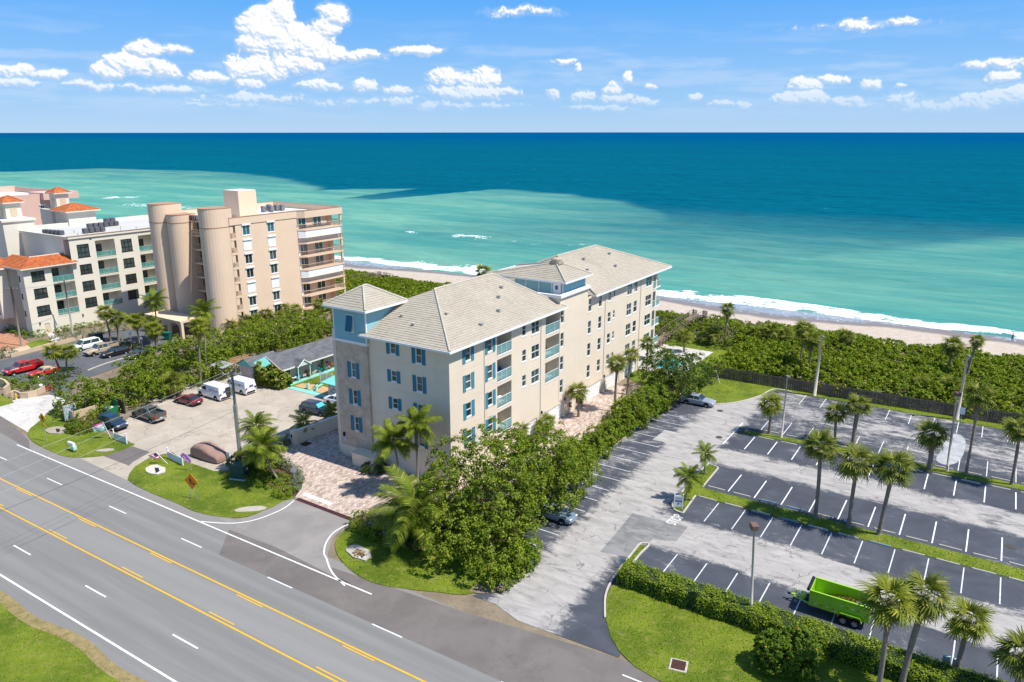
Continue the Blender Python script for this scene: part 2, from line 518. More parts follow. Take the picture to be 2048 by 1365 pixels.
# ================================================================== THE SETTING
def grass_mat():
    m, w, bs = mat_new('grass')
    P = w.n('ShaderNodeNewGeometry').outputs['Position']
    big = w.noise(P, 0.22, 4, 0.6); mid = w.noise(P, 1.6, 5, 0.65, 0.6); fine = w.noise(P, 22, 3, 0.7)
    c = w.mix(w.ss(big, 0.32, 0.68), (0.085, 0.135, 0.010), (0.185, 0.235, 0.022))
    c = w.mix(w.m('MULTIPLY', w.ss(mid, 0.48, 0.72), 0.7), c, (0.27, 0.24, 0.07))
    c = w.mix(1.0, c, w.ramp(fine, [(0.25, (0.5, 0.55, 0.5)), (0.75, (1.45, 1.4, 1.3))]), 'MULTIPLY')
    w.l(c, bs.inputs['Base Color']); bs.inputs['Roughness'].default_value = 0.8; bs.inputs['Specular IOR Level'].default_value = 0.15
    b = w.n('ShaderNodeBump'); b.inputs['Strength'].default_value = 0.9; b.inputs['Distance'].default_value = 0.08
    w.l(w.noise(P, 14, 4, 0.7), b.inputs['Height']); w.l(b.outputs[0], bs.inputs['Normal'])
    return m

def road_mat():
    m, w, bs = mat_new('road_asphalt')
    P = w.n('ShaderNodeNewGeometry').outputs['Position']
    rel = w.vm('SUBTRACT', P, tuple(ROAD(0, 0)))
    q = w.vm('DOT_PRODUCT', rel, (-ROAD.s, ROAD.c, 0)); p = w.vm('DOT_PRODUCT', rel, (ROAD.c, ROAD.s, 0))
    cv = w.n('ShaderNodeCombineXYZ'); w.l(w.m('MULTIPLY', p, 0.06), cv.inputs[0]); w.l(q, cv.inputs[1])
    c = w.mix(w.ss(w.noise(cv.outputs[0], 0.9, 5, 0.6), 0.35, 0.7), (0.195, 0.190, 0.182), (0.232, 0.226, 0.216))
    # wheel tracks polished darker, two to a lane
    for q0 in (-2.35, -3.85, -5.2, -6.7, -11.4, -12.9, -14.4, -15.9):
        d = w.m('ABSOLUTE', w.m('SUBTRACT', q, q0))
        f = w.m('MULTIPLY', w.ss(d, 0.62, 0.05), w.mr(w.noise(cv.outputs[0], 2.0, 3), 0.3, 0.7, 0.05, 0.30))
        c = w.mix(f, c, (0.15, 0.148, 0.145))
    # mid lane is older and paler
    c = w.mix(w.m('MULTIPLY', w.ss(w.m('ABSOLUTE', w.m('SUBTRACT', q, -9.0)), 1.6, 1.2), 0.45), c, (0.265, 0.26, 0.25))
    # far shoulder is older and browner
    c = w.mix(w.m('MULTIPLY', w.ss(q, -1.6, -1.4), 0.55), c, (0.25, 0.225, 0.205))
    c = w.mix(1.0, c, w.ramp(w.noise(P, 26, 3, 0.75), [(0.3, (0.8, 0.8, 0.8)), (0.7, (1.18, 1.18, 1.18))]), 'MULTIPLY')
    w.l(c, bs.inputs['Base Color']); bs.inputs['Roughness'].default_value = 0.85; bs.inputs['Specular IOR Level'].default_value = 0.25
    b = w.n('ShaderNodeBump'); b.inputs['Strength'].default_value = 0.3; b.inputs['Distance'].default_value = 0.02
    w.l(w.noise(P, 40, 3, 0.7), b.inputs['Height']); w.l(b.outputs[0], bs.inputs['Normal'])
    return m

def lot_mat(name, bands, dark=(0.060, 0.066, 0.082), pale=(0.39, 0.365, 0.345), extra=0.0):
    """sealed asphalt, worn through to pale old paving along the driving lanes; bands = (p0, p1, q0, q1, amount) in the car-park frame"""
    m, w, bs = mat_new(name)
    P = w.n('ShaderNodeNewGeometry').outputs['Position']
    rel = w.vm('SUBTRACT', P, tuple(LOT(0, 0)))
    p = w.vm('DOT_PRODUCT', rel, (LOT.c, LOT.s, 0)); q = w.vm('DOT_PRODUCT', rel, (-LOT.s, LOT.c, 0))
    cv = w.n('ShaderNodeCombineXYZ'); w.l(p, cv.inputs[0]); w.l(q, cv.inputs[1])
    pq = cv.outputs[0]
    n1 = w.noise(pq, 0.20, 6, 0.62, 1.2); n2 = w.noise(w.vm('MULTIPLY', pq, (0.5, 1.6, 1)), 0.8, 7, 0.68, 0.8); n3 = w.noise(pq, 2.6, 8, 0.8, 1.0)
    wear = None
    for (p0, p1, q0, q1, amt, edge) in bands:
        dp = w.m('SUBTRACT', w.m('ABSOLUTE', w.m('SUBTRACT', p, (p0 + p1) / 2)), abs(p1 - p0) / 2)
        dq = w.m('SUBTRACT', w.m('ABSOLUTE', w.m('SUBTRACT', q, (q0 + q1) / 2)), abs(q1 - q0) / 2)
        d = w.m('MAXIMUM', dp, dq)
        f = w.m('MULTIPLY', w.ss(d, edge, -edge), amt)
        wear = f if wear is None else w.m('MAXIMUM', wear, f)
    t = w.m('ADD', w.m('MULTIPLY', w.m('SUBTRACT', wear, 0.5), 1.15), w.m('ADD', w.m('MULTIPLY', w.m('SUBTRACT', n1, 0.5), 1.9), w.m('MULTIPLY', w.m('SUBTRACT', n2, 0.5), 1.9)))
    t = w.m('ADD', t, w.m('MULTIPLY', w.m('SUBTRACT', n3, 0.5), 1.5))
    f = w.ss(t, -0.30, 0.42)
    base = w.mix(w.ss(n1, 0.3, 0.7), vmul(dark, 0.85), vmul(dark, 1.3))
    scr = w.noise(w.vm('MULTIPLY', pq, (1.0, 1.0, 1)), 5.0, 8, 0.8, 2.5)
    base = w.mix(w.m('MULTIPLY', w.ss(scr, 0.55, 0.72), 0.45 + extra), base, (0.20, 0.195, 0.19))
    pl = w.mix(w.ss(n2, 0.3, 0.75), vmul(pale, 0.78), vmul(pale, 1.12))
    pl = w.mix(w.m('MULTIPLY', w.ss(n3, 0.55, 0.75), 0.3), pl, vmul(pale, 0.45))
    c = w.mix(f, base, pl)
    # hairline cracks, filled black
    vo = w.n('ShaderNodeTexVoronoi'); vo.feature = 'DISTANCE_TO_EDGE'; vo.inputs['Scale'].default_value = 0.23
    w.l(w.vm('ADD', pq, w.vm('SCALE', w.noise(pq, 0.6, 3, 0.6, 0.0, 'Color'), scale=2.2)), vo.inputs['Vector'])
    ck = w.m('MULTIPLY', w.ss(vo.outputs['Distance'], 0.014, 0.004), w.ss(n1, 0.45, 0.6))
    c = w.mix(w.m('MULTIPLY', ck, 0.6), c, (0.07, 0.068, 0.066))
    # oil drips in the stalls
    oil = w.m('MULTIPLY', w.ss(w.noise(pq, 0.75, 3, 0.6), 0.66, 0.76), 0.5)
    c = w.mix(oil, c, (0.055, 0.05, 0.048))
    c = w.mix(1.0, c, w.ramp(w.noise(pq, 30, 2, 0.7), [(0.3, (0.84, 0.84, 0.84)), (0.7, (1.15, 1.15, 1.15))]), 'MULTIPLY')
    w.l(c, bs.inputs['Base Color']); bs.inputs['Roughness'].default_value = 0.8; bs.inputs['Specular IOR Level'].default_value = 0.25
    return m

def concrete_mat(name, col, crack=0.5, stain=0.35):
    m, w, bs = mat_new(name)
    P = w.n('ShaderNodeNewGeometry').outputs['Position']
    n1 = w.noise(P, 0.25, 6, 0.62, 0.8); n2 = w.noise(P, 1.8, 6, 0.7)
    c = w.mix(w.ss(n1, 0.3, 0.7), vmul(col, 0.86), vmul(col, 1.1))
    c = w.mix(w.m('MULTIPLY', w.ss(n2, 0.5, 0.75), stain), c, vmul(col, 0.6))
    vo = w.n('ShaderNodeTexVoronoi'); vo.feature = 'DISTANCE_TO_EDGE'; vo.inputs['Scale'].default_value = 0.2
    w.l(w.vm('ADD', P, w.vm('SCALE', w.noise(P, 0.8, 4, 0.6, 0.0, 'Color'), scale=3.0)), vo.inputs['Vector'])
    c = w.mix(w.m('MULTIPLY', w.ss(vo.outputs['Distance'], 0.012, 0.004), crack), c, vmul(col, 0.3))
    oil = w.m('MULTIPLY', w.ss(w.noise(w.vm('ADD', P, (31, 7, 0)), 0.4, 3, 0.6), 0.62, 0.75), 0.35)
    c = w.mix(oil, c, vmul(col, 0.4))
    c = w.mix(1.0, c, w.ramp(w.noise(P, 22, 2, 0.7), [(0.3, (0.9, 0.9, 0.9)), (0.7, (1.1, 1.1, 1.1))]), 'MULTIPLY')
    w.l(c, bs.inputs['Base Color']); bs.inputs['Roughness'].default_value = 0.85; bs.inputs['Specular IOR Level'].default_value = 0.2
    return m

def paver_mat(name, c1, c2, c3, ang, size=(0.30, 0.15)):
    m, w, bs = mat_new(name)
    P = w.n('ShaderNodeNewGeometry').outputs['Position']
    rot = w.n('ShaderNodeVectorRotate'); rot.rotation_type = 'Z_AXIS'; rot.inputs['Angle'].default_value = R(ang); w.l(P, rot.inputs['Vector'])
    br = w.n('ShaderNodeTexBrick'); w.l(rot.outputs[0], br.inputs['Vector'])
    br.inputs['Scale'].default_value = 1.0; br.inputs['Mortar Size'].default_value = 0.012
    br.inputs['Brick Width'].default_value = size[0]; br.inputs['Row Height'].default_value = size[1]
    br.inputs['Color1'].default_value = (0, 0, 0, 1); br.inputs['Color2'].default_value = (1, 1, 1, 1); br.inputs['Mortar'].default_value = (0.3, 0.3, 0.3, 1)
    br.inputs['Bias'].default_value = 0.0
    bw = w.n('ShaderNodeRGBToBW'); w.l(br.outputs['Color'], bw.inputs[0])
    tone = w.m('ADD', w.m('MULTIPLY', bw.outputs[0], 0.6), w.m('MULTIPLY', w.noise(P, 0.5, 4), 0.4))
    c = w.ramp(tone, [(0.1, c1), (0.45, c2), (0.85, c3)])
    c = w.mix(w.m('MULTIPLY', br.outputs['Fac'], 0.55), c, vmul(c1, 0.5))
    w.l(c, bs.inputs['Base Color']); bs.inputs['Roughness'].default_value = 0.8; bs.inputs['Specular IOR Level'].default_value = 0.25
    b = w.n('ShaderNodeBump'); b.inputs['Strength'].default_value = 0.5; b.inputs['Distance'].default_value = 0.01; b.invert = True
    w.l(br.outputs['Fac'], b.inputs['Height']); w.l(b.outputs[0], bs.inputs['Normal'])
    return m

def sand_mat():
    m, w, bs = mat_new('beach_sand')
    P = w.n('ShaderNodeNewGeometry').outputs['Position']
    at = w.n('ShaderNodeAttribute'); at.attribute_name = 'wet'
    wet = w.m('ADD', at.outputs['Fac'], w.m('MULTIPLY', w.m('SUBTRACT', w.noise(P, 0.12, 4, 0.6), 0.5), 0.35))
    dry = w.mix(w.ss(w.noise(P, 0.9, 6, 0.7), 0.35, 0.7), (0.44, 0.365, 0.295), (0.55, 0.465, 0.385))
    dry = w.mix(w.m('MULTIPLY', w.ss(w.noise(P, 2.4, 5, 0.75, 1.0), 0.58, 0.7), 0.35), dry, (0.30, 0.24, 0.19))
    c = w.mix(w.ss(wet, 0.38, 0.55), dry, (0.20, 0.175, 0.165))
    c = w.mix(w.ss(wet, 0.7, 0.95), c, (0.24, 0.27, 0.30))
    # thin lace of foam left by the last wave
    lace = w.m('MULTIPLY', w.ss(w.m('ABSOLUTE', w.m('SUBTRACT', w.noise(P, 0.22, 3, 0.6, 1.5), 0.5)), 0.018, 0.004), w.ss(wet, 0.62, 0.75))
    c = w.mix(w.m('MULTIPLY', lace, 0.75), c, (0.7, 0.72, 0.74))
    w.l(c, bs.inputs['Base Color'])
    w.l(w.mr(w.ss(wet, 0.4, 0.9), 0, 1, 0.9, 0.28), bs.inputs['Roughness'])
    bs.inputs['Specular IOR Level'].default_value = 0.3
    b = w.n('ShaderNodeBump'); b.inputs['Strength'].default_value = 0.5; b.inputs['Distance'].default_value = 0.15
    w.l(w.m('MULTIPLY', w.noise(P, 1.8, 4, 0.7), w.ss(wet, 0.5, 0.3)), b.inputs['Height']); w.l(b.outputs[0], bs.inputs['Normal'])
    return m

def sea_mat():
    m, w, bs = mat_new('sea_water')
    P = w.n('ShaderNodeNewGeometry').outputs['Position']
    rel = w.vm('SUBTRACT', P, tuple(COAST(0, 0)))
    t = w.vm('DOT_PRODUCT', rel, (COAST.c, COAST.s, 0)); n = w.vm('DOT_PRODUCT', rel, (-COAST.s, COAST.c, 0))
    tb = w.n('ShaderNodeAttribute'); tb.attribute_name = 'turbid'
    fm = w.n('ShaderNodeAttribute'); fm.attribute_name = 'foam'
    sw = w.n('ShaderNodeCombineXYZ'); w.l(w.m('MULTIPLY', t, 0.25), sw.inputs[0]); w.l(n, sw.inputs[1]); swell = sw.outputs[0]
    deep = w.mix(w.ss(n, 150, 5000), (0.0015, 0.092, 0.150), (0.0003, 0.066, 0.195))
    deep = w.mix(w.m('MULTIPLY', w.ss(w.noise(swell, 0.006, 4, 0.6), 0.4, 0.7), 0.45), deep, (0.001, 0.112, 0.165))
    deep = w.mix(w.m('MULTIPLY', w.ss(w.noise(swell, 0.045, 6, 0.7), 0.45, 0.7), 0.5), deep, (0.001, 0.060, 0.125))
    chop = w.noise(swell, 0.33, 5, 0.7)
    deep = w.mix(1.0, deep, w.ramp(chop, [(0.3, (0.62, 0.66, 0.7)), (0.72, (1.5, 1.4, 1.3))]), 'MULTIPLY')
    milk = w.mix(w.ss(w.noise(swell, 0.035, 5, 0.6, 0.6), 0.35, 0.68), (0.080, 0.285, 0.245), (0.170, 0.375, 0.285))
    milk = w.mix(w.m('MULTIPLY', w.ss(w.noise(swell, 0.11, 5, 0.65, 0.5), 0.5, 0.75), 0.6), milk, (0.045, 0.225, 0.215))
    milk = w.mix(1.0, milk, w.ramp(chop, [(0.3, (0.84, 0.87, 0.9)), (0.72, (1.15, 1.12, 1.1))]), 'MULTIPLY')
    c = w.mix(tb.outputs['Fac'], deep, milk)
    fn = w.noise(swell, 0.55, 6, 0.72, 0.5)
    fn = w.m('ADD', fn, w.m('MULTIPLY', w.m('SUBTRACT', w.noise(P, 0.9, 5, 0.75), 0.5), 0.7))
    foam = w.m('ADD', w.m('MULTIPLY', fm.outputs['Fac'], 0.64), w.m('MULTIPLY', w.m('SUBTRACT', fn, 0.5), 2.0))
    foam = w.m('MULTIPLY', w.ss(foam, 0.36, 0.58), w.ss(fm.outputs['Fac'], 0.03, 0.18))
    # scattered white horses far out
    caps = w.m('MULTIPLY', w.ss(w.noise(swell, 0.12, 3, 0.6), 0.735, 0.77), w.ss(w.noise(swell, 1.3, 3, 0.6), 0.55, 0.65))
    foam = w.m('MAXIMUM', foam, w.m('MULTIPLY', caps, 0.8))
    c = w.mix(foam, c, (0.82, 0.84, 0.85))
    w.l(c, bs.inputs['Base Color'])
    w.l(w.mr(foam, 0, 1, 0.22, 0.9), bs.inputs['Roughness'])
    bs.inputs['Specular IOR Level'].default_value = 0.0
    b = w.n('ShaderNodeBump'); b.inputs['Strength'].default_value = 0.55; b.inputs['Distance'].default_value = 0.6
    h = w.m('ADD', w.noise(swell, 0.45, 4, 0.65), w.m('MULTIPLY', w.noise(swell, 0.09, 3, 0.5), 2.0))
    w.l(h, b.inputs['Height']); w.l(b.outputs[0], bs.inputs['Normal'])
    return m

GRASS = grass_mat(); ROADM = road_mat(); SAND = sand_mat(); SEA = sea_mat()
LOTM = lot_mat('lot_asphalt', [(-8.6, -2.2, -40, 36, 1.0, 1.6), (-3, 60, -13.0, -6.6, 0.95, 1.3), (-3, 60, 7.6, 12.8, 0.95, 1.3), (-9, 60, 26.5, 33.0, 0.62, 2.5),
                              (-10, 60, 22.0, 40.0, 0.40, 2.0), (-15, -8, -12, 22, 0.30, 1.5)])
PATCH_GREY = lot_mat('patch_asphalt', [(-90, 90, -90, 90, 0.72, 1)], (0.17, 0.168, 0.165), (0.25, 0.245, 0.24), -0.4)
PATCH_PALE = lot_mat('patch_pale', [(-90, 90, -90, 90, 1.0, 1)], (0.14, 0.135, 0.13), (0.40, 0.375, 0.355), -0.3)
CONC = concrete_mat('concrete_lot', (0.435, 0.375, 0.305), 0.6, 0.5)
CONC2 = concrete_mat('concrete_pale', (0.55, 0.52, 0.48))
BELL_ASPH = concrete_mat('asphalt_grey', (0.115, 0.12, 0.13), 0.3, 0.4)
BROWN_ASPH = concrete_mat('asphalt_brown', (0.165, 0.145, 0.135), 0.15, 0.15)
APRON = concrete_mat('asphalt_apron', (0.265, 0.245, 0.232), 0.1, 0.2)
PAVER = paver_mat('pavers', (0.27, 0.20, 0.165), (0.46, 0.355, 0.30), (0.64, 0.54, 0.47), -57, (0.42, 0.21))
BRICKPAVE = paver_mat('brick_pavers', (0.36, 0.16, 0.09), (0.46, 0.22, 0.13), (0.54, 0.30, 0.19), -57)
SOIL = mat('soil', (0.21, 0.165, 0.115), 0.95, 0.35, 0.4, 0.5, 6, world=True)
MULCH = mat('mulch', (0.11, 0.06, 0.04), 0.95, 0.45, 2.0, 0.8, 14, world=True)
KERB = mat('kerb_concrete', (0.46, 0.42, 0.37), 0.85, 0.2, 1.5, 0.3, 12, world=True)
WHITEP = mat('white_paint', (0.74, 0.74, 0.73), 0.6, 0.12, 2.5, world=True)
YELLOWP = mat('yellow_paint', (0.72, 0.40, 0.018), 0.6, 0.12, 2.0, world=True)
WORNP = mat('worn_white_paint', (0.60, 0.61, 0.62), 0.7, 0.35, 3.0, world=True)

def S(o):
    return tag(o, kind='structure')

# --- inland ground, one sheet as far as the dune line
gp = [COAST(-2500, -38), COAST(1500, -38), COAST(1500, -1200), COAST(-2500, -1200)]
S(sheet('ground', gp, -0.03, SOIL, 0.4))

# --- beach: from the dune foot down under the water
def build_beach():
    ts = np.arange(-420, 260, 4.0); ns = np.array([-60, -46, -40, -36, -32, -28, -24, -20, -16, -13, -10, -8, -6, -4, -2, 0, 3, 8, 16, 40])
    def h(t, n):
        base = np.interp(n, [-60, -40, -32, -14, -4, 8, 40], [-0.35, -0.5, -1.3, -2.2, -2.9, -3.4, -5.5])
        return base + 0.12 * math.sin(t * 0.09 + n * 0.2) * (1 if n < -12 else 0.25)
    V = []; W = []
    for t in ts:
        for n in ns:
            p = COAST(t, n, h(t, n)); V.append(p)
            cusp = 2.6 * math.sin(t * 0.105 + 0.6) + 1.6 * math.sin(t * 0.043 + 1.0)
            W.append(float(np.interp(n + cusp, [-19, -12.5, -4, 2], [0.0, 0.42, 0.85, 1.0])))
    nt, nn = len(ts), len(ns)
    F = [(i * nn + j, (i + 1) * nn + j, (i + 1) * nn + j + 1, i * nn + j + 1) for i in range(nt - 1) for j in range(nn - 1)]
    me = np_mesh('beach', V, F)
    a = me.attributes.new('wet', 'FLOAT', 'POINT'); a.data.foreach_set('value', W)
    me.polygons.foreach_set('use_smooth', [True] * len(F))
    S(link('beach', me, SAND))
build_beach()

# --- sea, coast-aligned, fine inshore and coarse out to the horizon
PL_EDGE = [(-3000, 120), (-1100, 120), (-951, 283), (-827, 329), (-721, 351), (-616, 352), (-527, 329)]
def build_sea():
    def co(u, v):
        return COAST.inv(G(u, v, -3.0))
    edgeA = [co(*p) for p in [(-400, 360), (0, 335), (200, 337), (350, 340), (480, 345), (600, 360), (700, 395)]]
    edgeB = [co(*p) for p in [(520, 420), (545, 386), (700, 378), (850, 376), (1000, 378), (1150, 388), (1250, 402), (1330, 425), (1400, 462), (1470, 500)]]
    edgeC = [co(*p) for p in [(1480, 520), (1560, 500), (1700, 487), (1900, 473), (2048, 466), (2300, 440)]]
    def curve(e):
        e = sorted(e); return np.array([p[0] for p in e]), np.array([p[1] for p in e])
    A, B, Cc = curve(edgeA), curve(edgeB), curve(edgeC)
    ts = np.unique(np.concatenate([-np.geomspace(420, 40000, 40), np.arange(-420, 200, 2.0), np.geomspace(200, 40000, 40), np.arange(-1400, -420, 9.0)]))
    ns = np.unique(np.concatenate([np.arange(-14, 30, 0.8), np.arange(30, 90, 2.0), np.arange(90, 420, 5.0), np.geomspace(420, 90000, 50)]))
    T, N = np.meshgrid(ts, ns, indexing='ij')
    wob = 3.0 * np.sin(T * 0.045) + 2.0 * np.sin(T * 0.13 + 1.0)
    def inside(c, soft, l, r):
        e = np.interp(T, c[0], c[1]) + wob
        side = np.clip((T - (c[0][0] - l)) / max(l, 1), 0, 1) * np.clip(((c[0][-1] + r) - T) / max(r, 1), 0, 1)
        return np.clip((e - N) / soft, 0, 1) * side
    ta = inside(A, 14, 400, 160); tbm = inside(B, 14, 70, 30) * np.clip((-40 - T) / 150, 0.0, 1) ** 0.7; tcm = inside(Cc, 40, 45, 600) * 0.85
    # inshore water is pale everywhere
    inshore = np.clip((240 - N) / 215, 0, 1) ** 1.3
    turb = np.maximum.reduce([ta * np.clip(1.15 - 0.2 * np.clip((T + 420) / 200, 0, 2), 0, 1) * 0.95, tbm * 0.9, tcm * 0.85, inshore * 0.85])
    turb = turb * np.clip(0.55 + (330 - N) / 400, 0.3, 1.0)
    # surf: the shore break, a second bar further out, scattered spilling crests
    front = -3.2 + 1.4 * np.sin(T * 0.055 + 0.5) + 1.2 * np.sin(T * 0.14) + 0.9 * np.sin(T * 0.37 + 1) + 0.6 * np.sin(T * 0.83)
    wid = 8.2 + 2.2 * np.sin(T * 0.07 + 2) + 1.0 * np.sin(T * 0.29)
    x = (N - front) / wid
    foam = np.where((x > -0.05) & (x < 1.0), np.clip(1.15 - 0.75 * np.clip(x - 0.55, 0, 1) / 0.45, 0, 1), 0)
    foam *= np.clip((x + 0.05) / 0.08, 0, 1)
    def crest(t0, t1, n0, w0, amp, slope=0.0):
        c = n0 + slope * (T - t0) + 1.2 * np.sin(T * 0.11)
        side = np.clip((T - t0) / 8, 0, 1) * np.clip((t1 - T) / 8, 0, 1)
        return amp * side * np.exp(-((N - c) / w0) ** 2)
    crests = []
    for (u0, v0, u1, v1, w0, amp) in [(785, 463, 850, 470, 1.6, 0.75), (895, 470, 1010, 482, 3.0, 0.8), (1050, 488, 1105, 492, 1.8, 0.95), (1105, 492, 1195, 488, 3.0, 1.0), (1000, 484, 1060, 489, 1.6, 0.5),
                                      (1800, 551, 1905, 560, 1.8, 0.75), (1790, 540, 1850, 545, 1.2, 0.45), (1405, 513, 1440, 511, 1.2, 0.6), (1270, 507, 1292, 509, 1.2, 0.5),
                                      (180, 408, 300, 400, 16, 1.0), (200, 396, 290, 395, 12, 0.9), (240, 408, 420, 420, 8, 0.55), (1360, 462, 1385, 464, 2.0, 0.6), (760, 430, 800, 434, 1.5, 0.4)]:
        a = co(u0, v0); b = co(u1, v1)
        t0, t1 = min(a[0], b[0]), max(a[0], b[0])
        c0, c1 = (a, b) if a[0] < b[0] else (b, a)
        sl = (c1[1] - c0[1]) / max(1e-3, c1[0] - c0[0])
        crests.append(crest(t0, t1, c0[1], w0, amp, sl))
    foam = np.maximum.reduce([foam] + crests)
    # wave shapes: swell lines parallel to the shore, steeper inshore
    ph = N * 0.36 + 0.9 * np.sin(T * 0.021) + 0.02 * T
    amp = np.interp(N, [-14, 0, 6, 14, 70, 160, 420], [0.0, 0.2, 0.85, 0.75, 0.70, 0.4, 0.0])
    Z = -3.0 + amp * (np.maximum(np.sin(ph), -0.3)) * (0.6 + 0.4 * np.sin(T * 0.05 + N * 0.03)) + np.minimum(foam, 1) * 0.25 * np.clip((N + 2) / 4, 0, 1) * np.clip((300 - N) / 100, 0, 1)
    Z = Z - np.clip((-3.0 - N) / 8, 0, 1) * 0.35
    X = COAST.o.x + T * COAST.c - N * COAST.s; Y = COAST.o.y + T * COAST.s + N * COAST.c
    V = np.stack([X, Y, Z], -1).reshape(-1, 3)
    a, b = len(ts), len(ns)
    I = (np.arange(a - 1)[:, None] * b + np.arange(b - 1)[None, :]).ravel()
    F = np.stack([I, I + b, I + b + 1, I + 1], -1)
    me = np_mesh('sea', V, F)
    for nm, arr in (('turbid', turb), ('foam', foam)):
        at = me.attributes.new(nm, 'FLOAT', 'POINT'); at.data.foreach_set('value', arr.astype(np.float32).ravel())
    me.polygons.foreach_set('use_smooth', [True] * len(F))
    S(link('sea', me, SEA))
build_sea()

# --- the road with its paint
road = S(sheet('road', [ROAD(-400, -18.1), ROAD(300, -18.1), ROAD(300, 0.6), ROAD(-400, 0.6)], 0.0, ROADM, 0.3))
def line(name, p0, p1, q, wdt, m, parent):
    return ribbon(name, [ROAD(p0, q), ROAD(p1, q)], wdt, 0.0, m, parent)
def strip(name, F, p0, p1, q0, q1, z, m, parent=None):
    return sheet(name, [F(p0, q0), F(p1, q0), F(p1, q1), F(p0, q1)], z, m, 0, parent)
strip('edge_line', ROAD, -20.8, 37.6, -1.65, -1.50, 0.012, WHITEP, road)
strip('edge_line', ROAD, -60, 120, -16.77, -16.60, 0.012, WHITEP, road)
for q in (-7.36, -10.65):
    strip('centre_line', ROAD, -60, 120, q - 0.075, q + 0.075, 0.012, YELLOWP, road)
for k in range(-3, 9):
    strip('lane_dash', ROAD, -7.96 + 12.07 * k, -4.92 + 12.07 * k, -4.56, -4.44, 0.012, WHITEP, road)
    strip('lane_dash', ROAD, 4.03 + 12.1 * (k - 1), 7.08 + 12.1 * (k - 1), -13.69, -13.55, 0.012, WHITEP, road)
    strip('turn_dash', ROAD, -8.2 + 12.1 * k, -5.02 + 12.1 * k, -7.66, -7.55, 0.012, YELLOWP, road)
    strip('turn_dash', ROAD, 3.96 + 12.1 * (k - 1), 7.03 + 12.1 * (k - 1), -10.56 + 0.18, -10.45 + 0.18, 0.012, YELLOWP, road)
strip('lane_dash', ROAD, 59.3, 62.4, 0.64, 0.76, 0.016, WHITEP, road)
S(sheet('resurfaced_lane', [ROAD(18.6, -1.0), ROAD(21.6, -4.42), ROAD(150, -4.42), ROAD(150, 2.6), ROAD(64, 2.6), ROAD(56, 1.9), ROAD(46.0, 0.65), ROAD(40, 0.2), ROAD(30, -0.6)], 0.004, BROWN_ASPH))
S(ribbon('verge_edge', smooth_line([ROAD(-30 + 3 * i, -18.3 - 0.25 * math.sin(i * 1.7) - 0.2 * math.sin(i * 0.6)) for i in range(44)], 2), 0.9, 0.034, mat('dry_grass', (0.26, 0.20, 0.09), 0.95, 0.4, 1.5, 0.6, 12, world=True)))
tag(sheet('ground_verge', [ROAD(-120, -18.1), ROAD(160, -18.1), ROAD(160, -60), ROAD(-120, -60)], 0.03, GRASS, 0.2), kind='structure')

def zb(x, y): return (240 + x / 4.2667, 840 + y / 4.2667)
def za(x, y): return (x / 4.265, 780 + y / 4.265)
def zc(x, y): return (620 + x / 3.1017, 800 + y / 3.1017)
def zd(x, y): return (1180 + x / 3.957, 1020 + y / 3.957)

# brown shoulder at far left, white apron of the neighbour's drive, his car park
S(sheet('shoulder', px((-60, 812), (0, 828), (57, 880), (60, 900), (0, 865), (-60, 840)), 0.008, BROWN_ASPH))
S(sheet('neighbour_drive', px((-80, 795), (0, 808), (40, 798), (100, 790), (135, 800), (120, 812), (98, 822), (75, 848), (60, 868), (0, 832), (-60, 815)), 0.012, CONC2))
S(sheet('neighbour_car_park', px((-120, 735), (0, 722), (120, 692), (205, 665), (300, 655), (355, 672), (352, 690), (300, 712), (200, 748), (150, 765), (140, 800), (98, 798), (100, 770), (0, 760), (-120, 790)), 0.008, BELL_ASPH))
# motel car park of pale concrete
mlot = S(sheet('motel_car_park', px((160, 917), (254, 961), (264, 945), (300, 914), (345, 905), (372, 925), (425, 950), (462, 938), (500, 935), (545, 918), (587, 888), (660, 850), (692, 832), (668, 808), (575, 765), (556, 742), (480, 742), (330, 782), (240, 850), (236, 868), (266, 889), (235, 903)), 0.006, CONC))
S(sheet('motel_drive_patch', px((205, 912), (265, 893), (300, 905), (265, 925), (258, 932)), 0.010, BROWN_ASPH))
# front drive of the tall house
S(sheet('entry_apron', px((435, 1036), (470, 1040), (498, 1034), (540, 1017), (566, 1003), (594, 996), (707, 1039), (690, 1052), (664, 1078), (655, 1110), (668, 1150), (712, 1178), (725, 1182)), 0.008, APRON))
pav_edge = [LOT(-15.9, -12), LOT(-15.9, 27), LOT(-30, 27), LOT(-42, 0)]
S(sheet('paver_court', px((594, 996), (707, 1039), (760, 1015), (850, 1030)) + pav_edge + px((692, 832), (587, 889), (563, 901), (545, 915), (556, 928), (590, 948), (603, 972)), 0.010, PAVER))
court = S(ribbon('drain_strip', px((594, 998), (707, 1041)), 0.55, 0.013, mat('maroon_paint', (0.06, 0.018, 0.022), 0.7, 0.15, 2)))
S(sheet('stop_bar', px(zb(1555, 640), zb(1590, 625), zb(1815, 710), zb(1790, 732)), 0.015, WHITEP))
for pts in ([zb(680, 868), zb(870, 882), zb(1010, 880), zb(1150, 855), zb(1280, 810), zb(1400, 755), zb(1485, 690)],
            [zb(2000, 878), zb(1900, 915), zb(1810, 975), zb(1755, 1060), zb(1742, 1140), (653, 1118), (660, 1138), (672, 1155), (690, 1172)]):
    ribbon('curved_edge_line', smooth_line(px(*pts), 5), 0.14, 0.012, WHITEP, road)

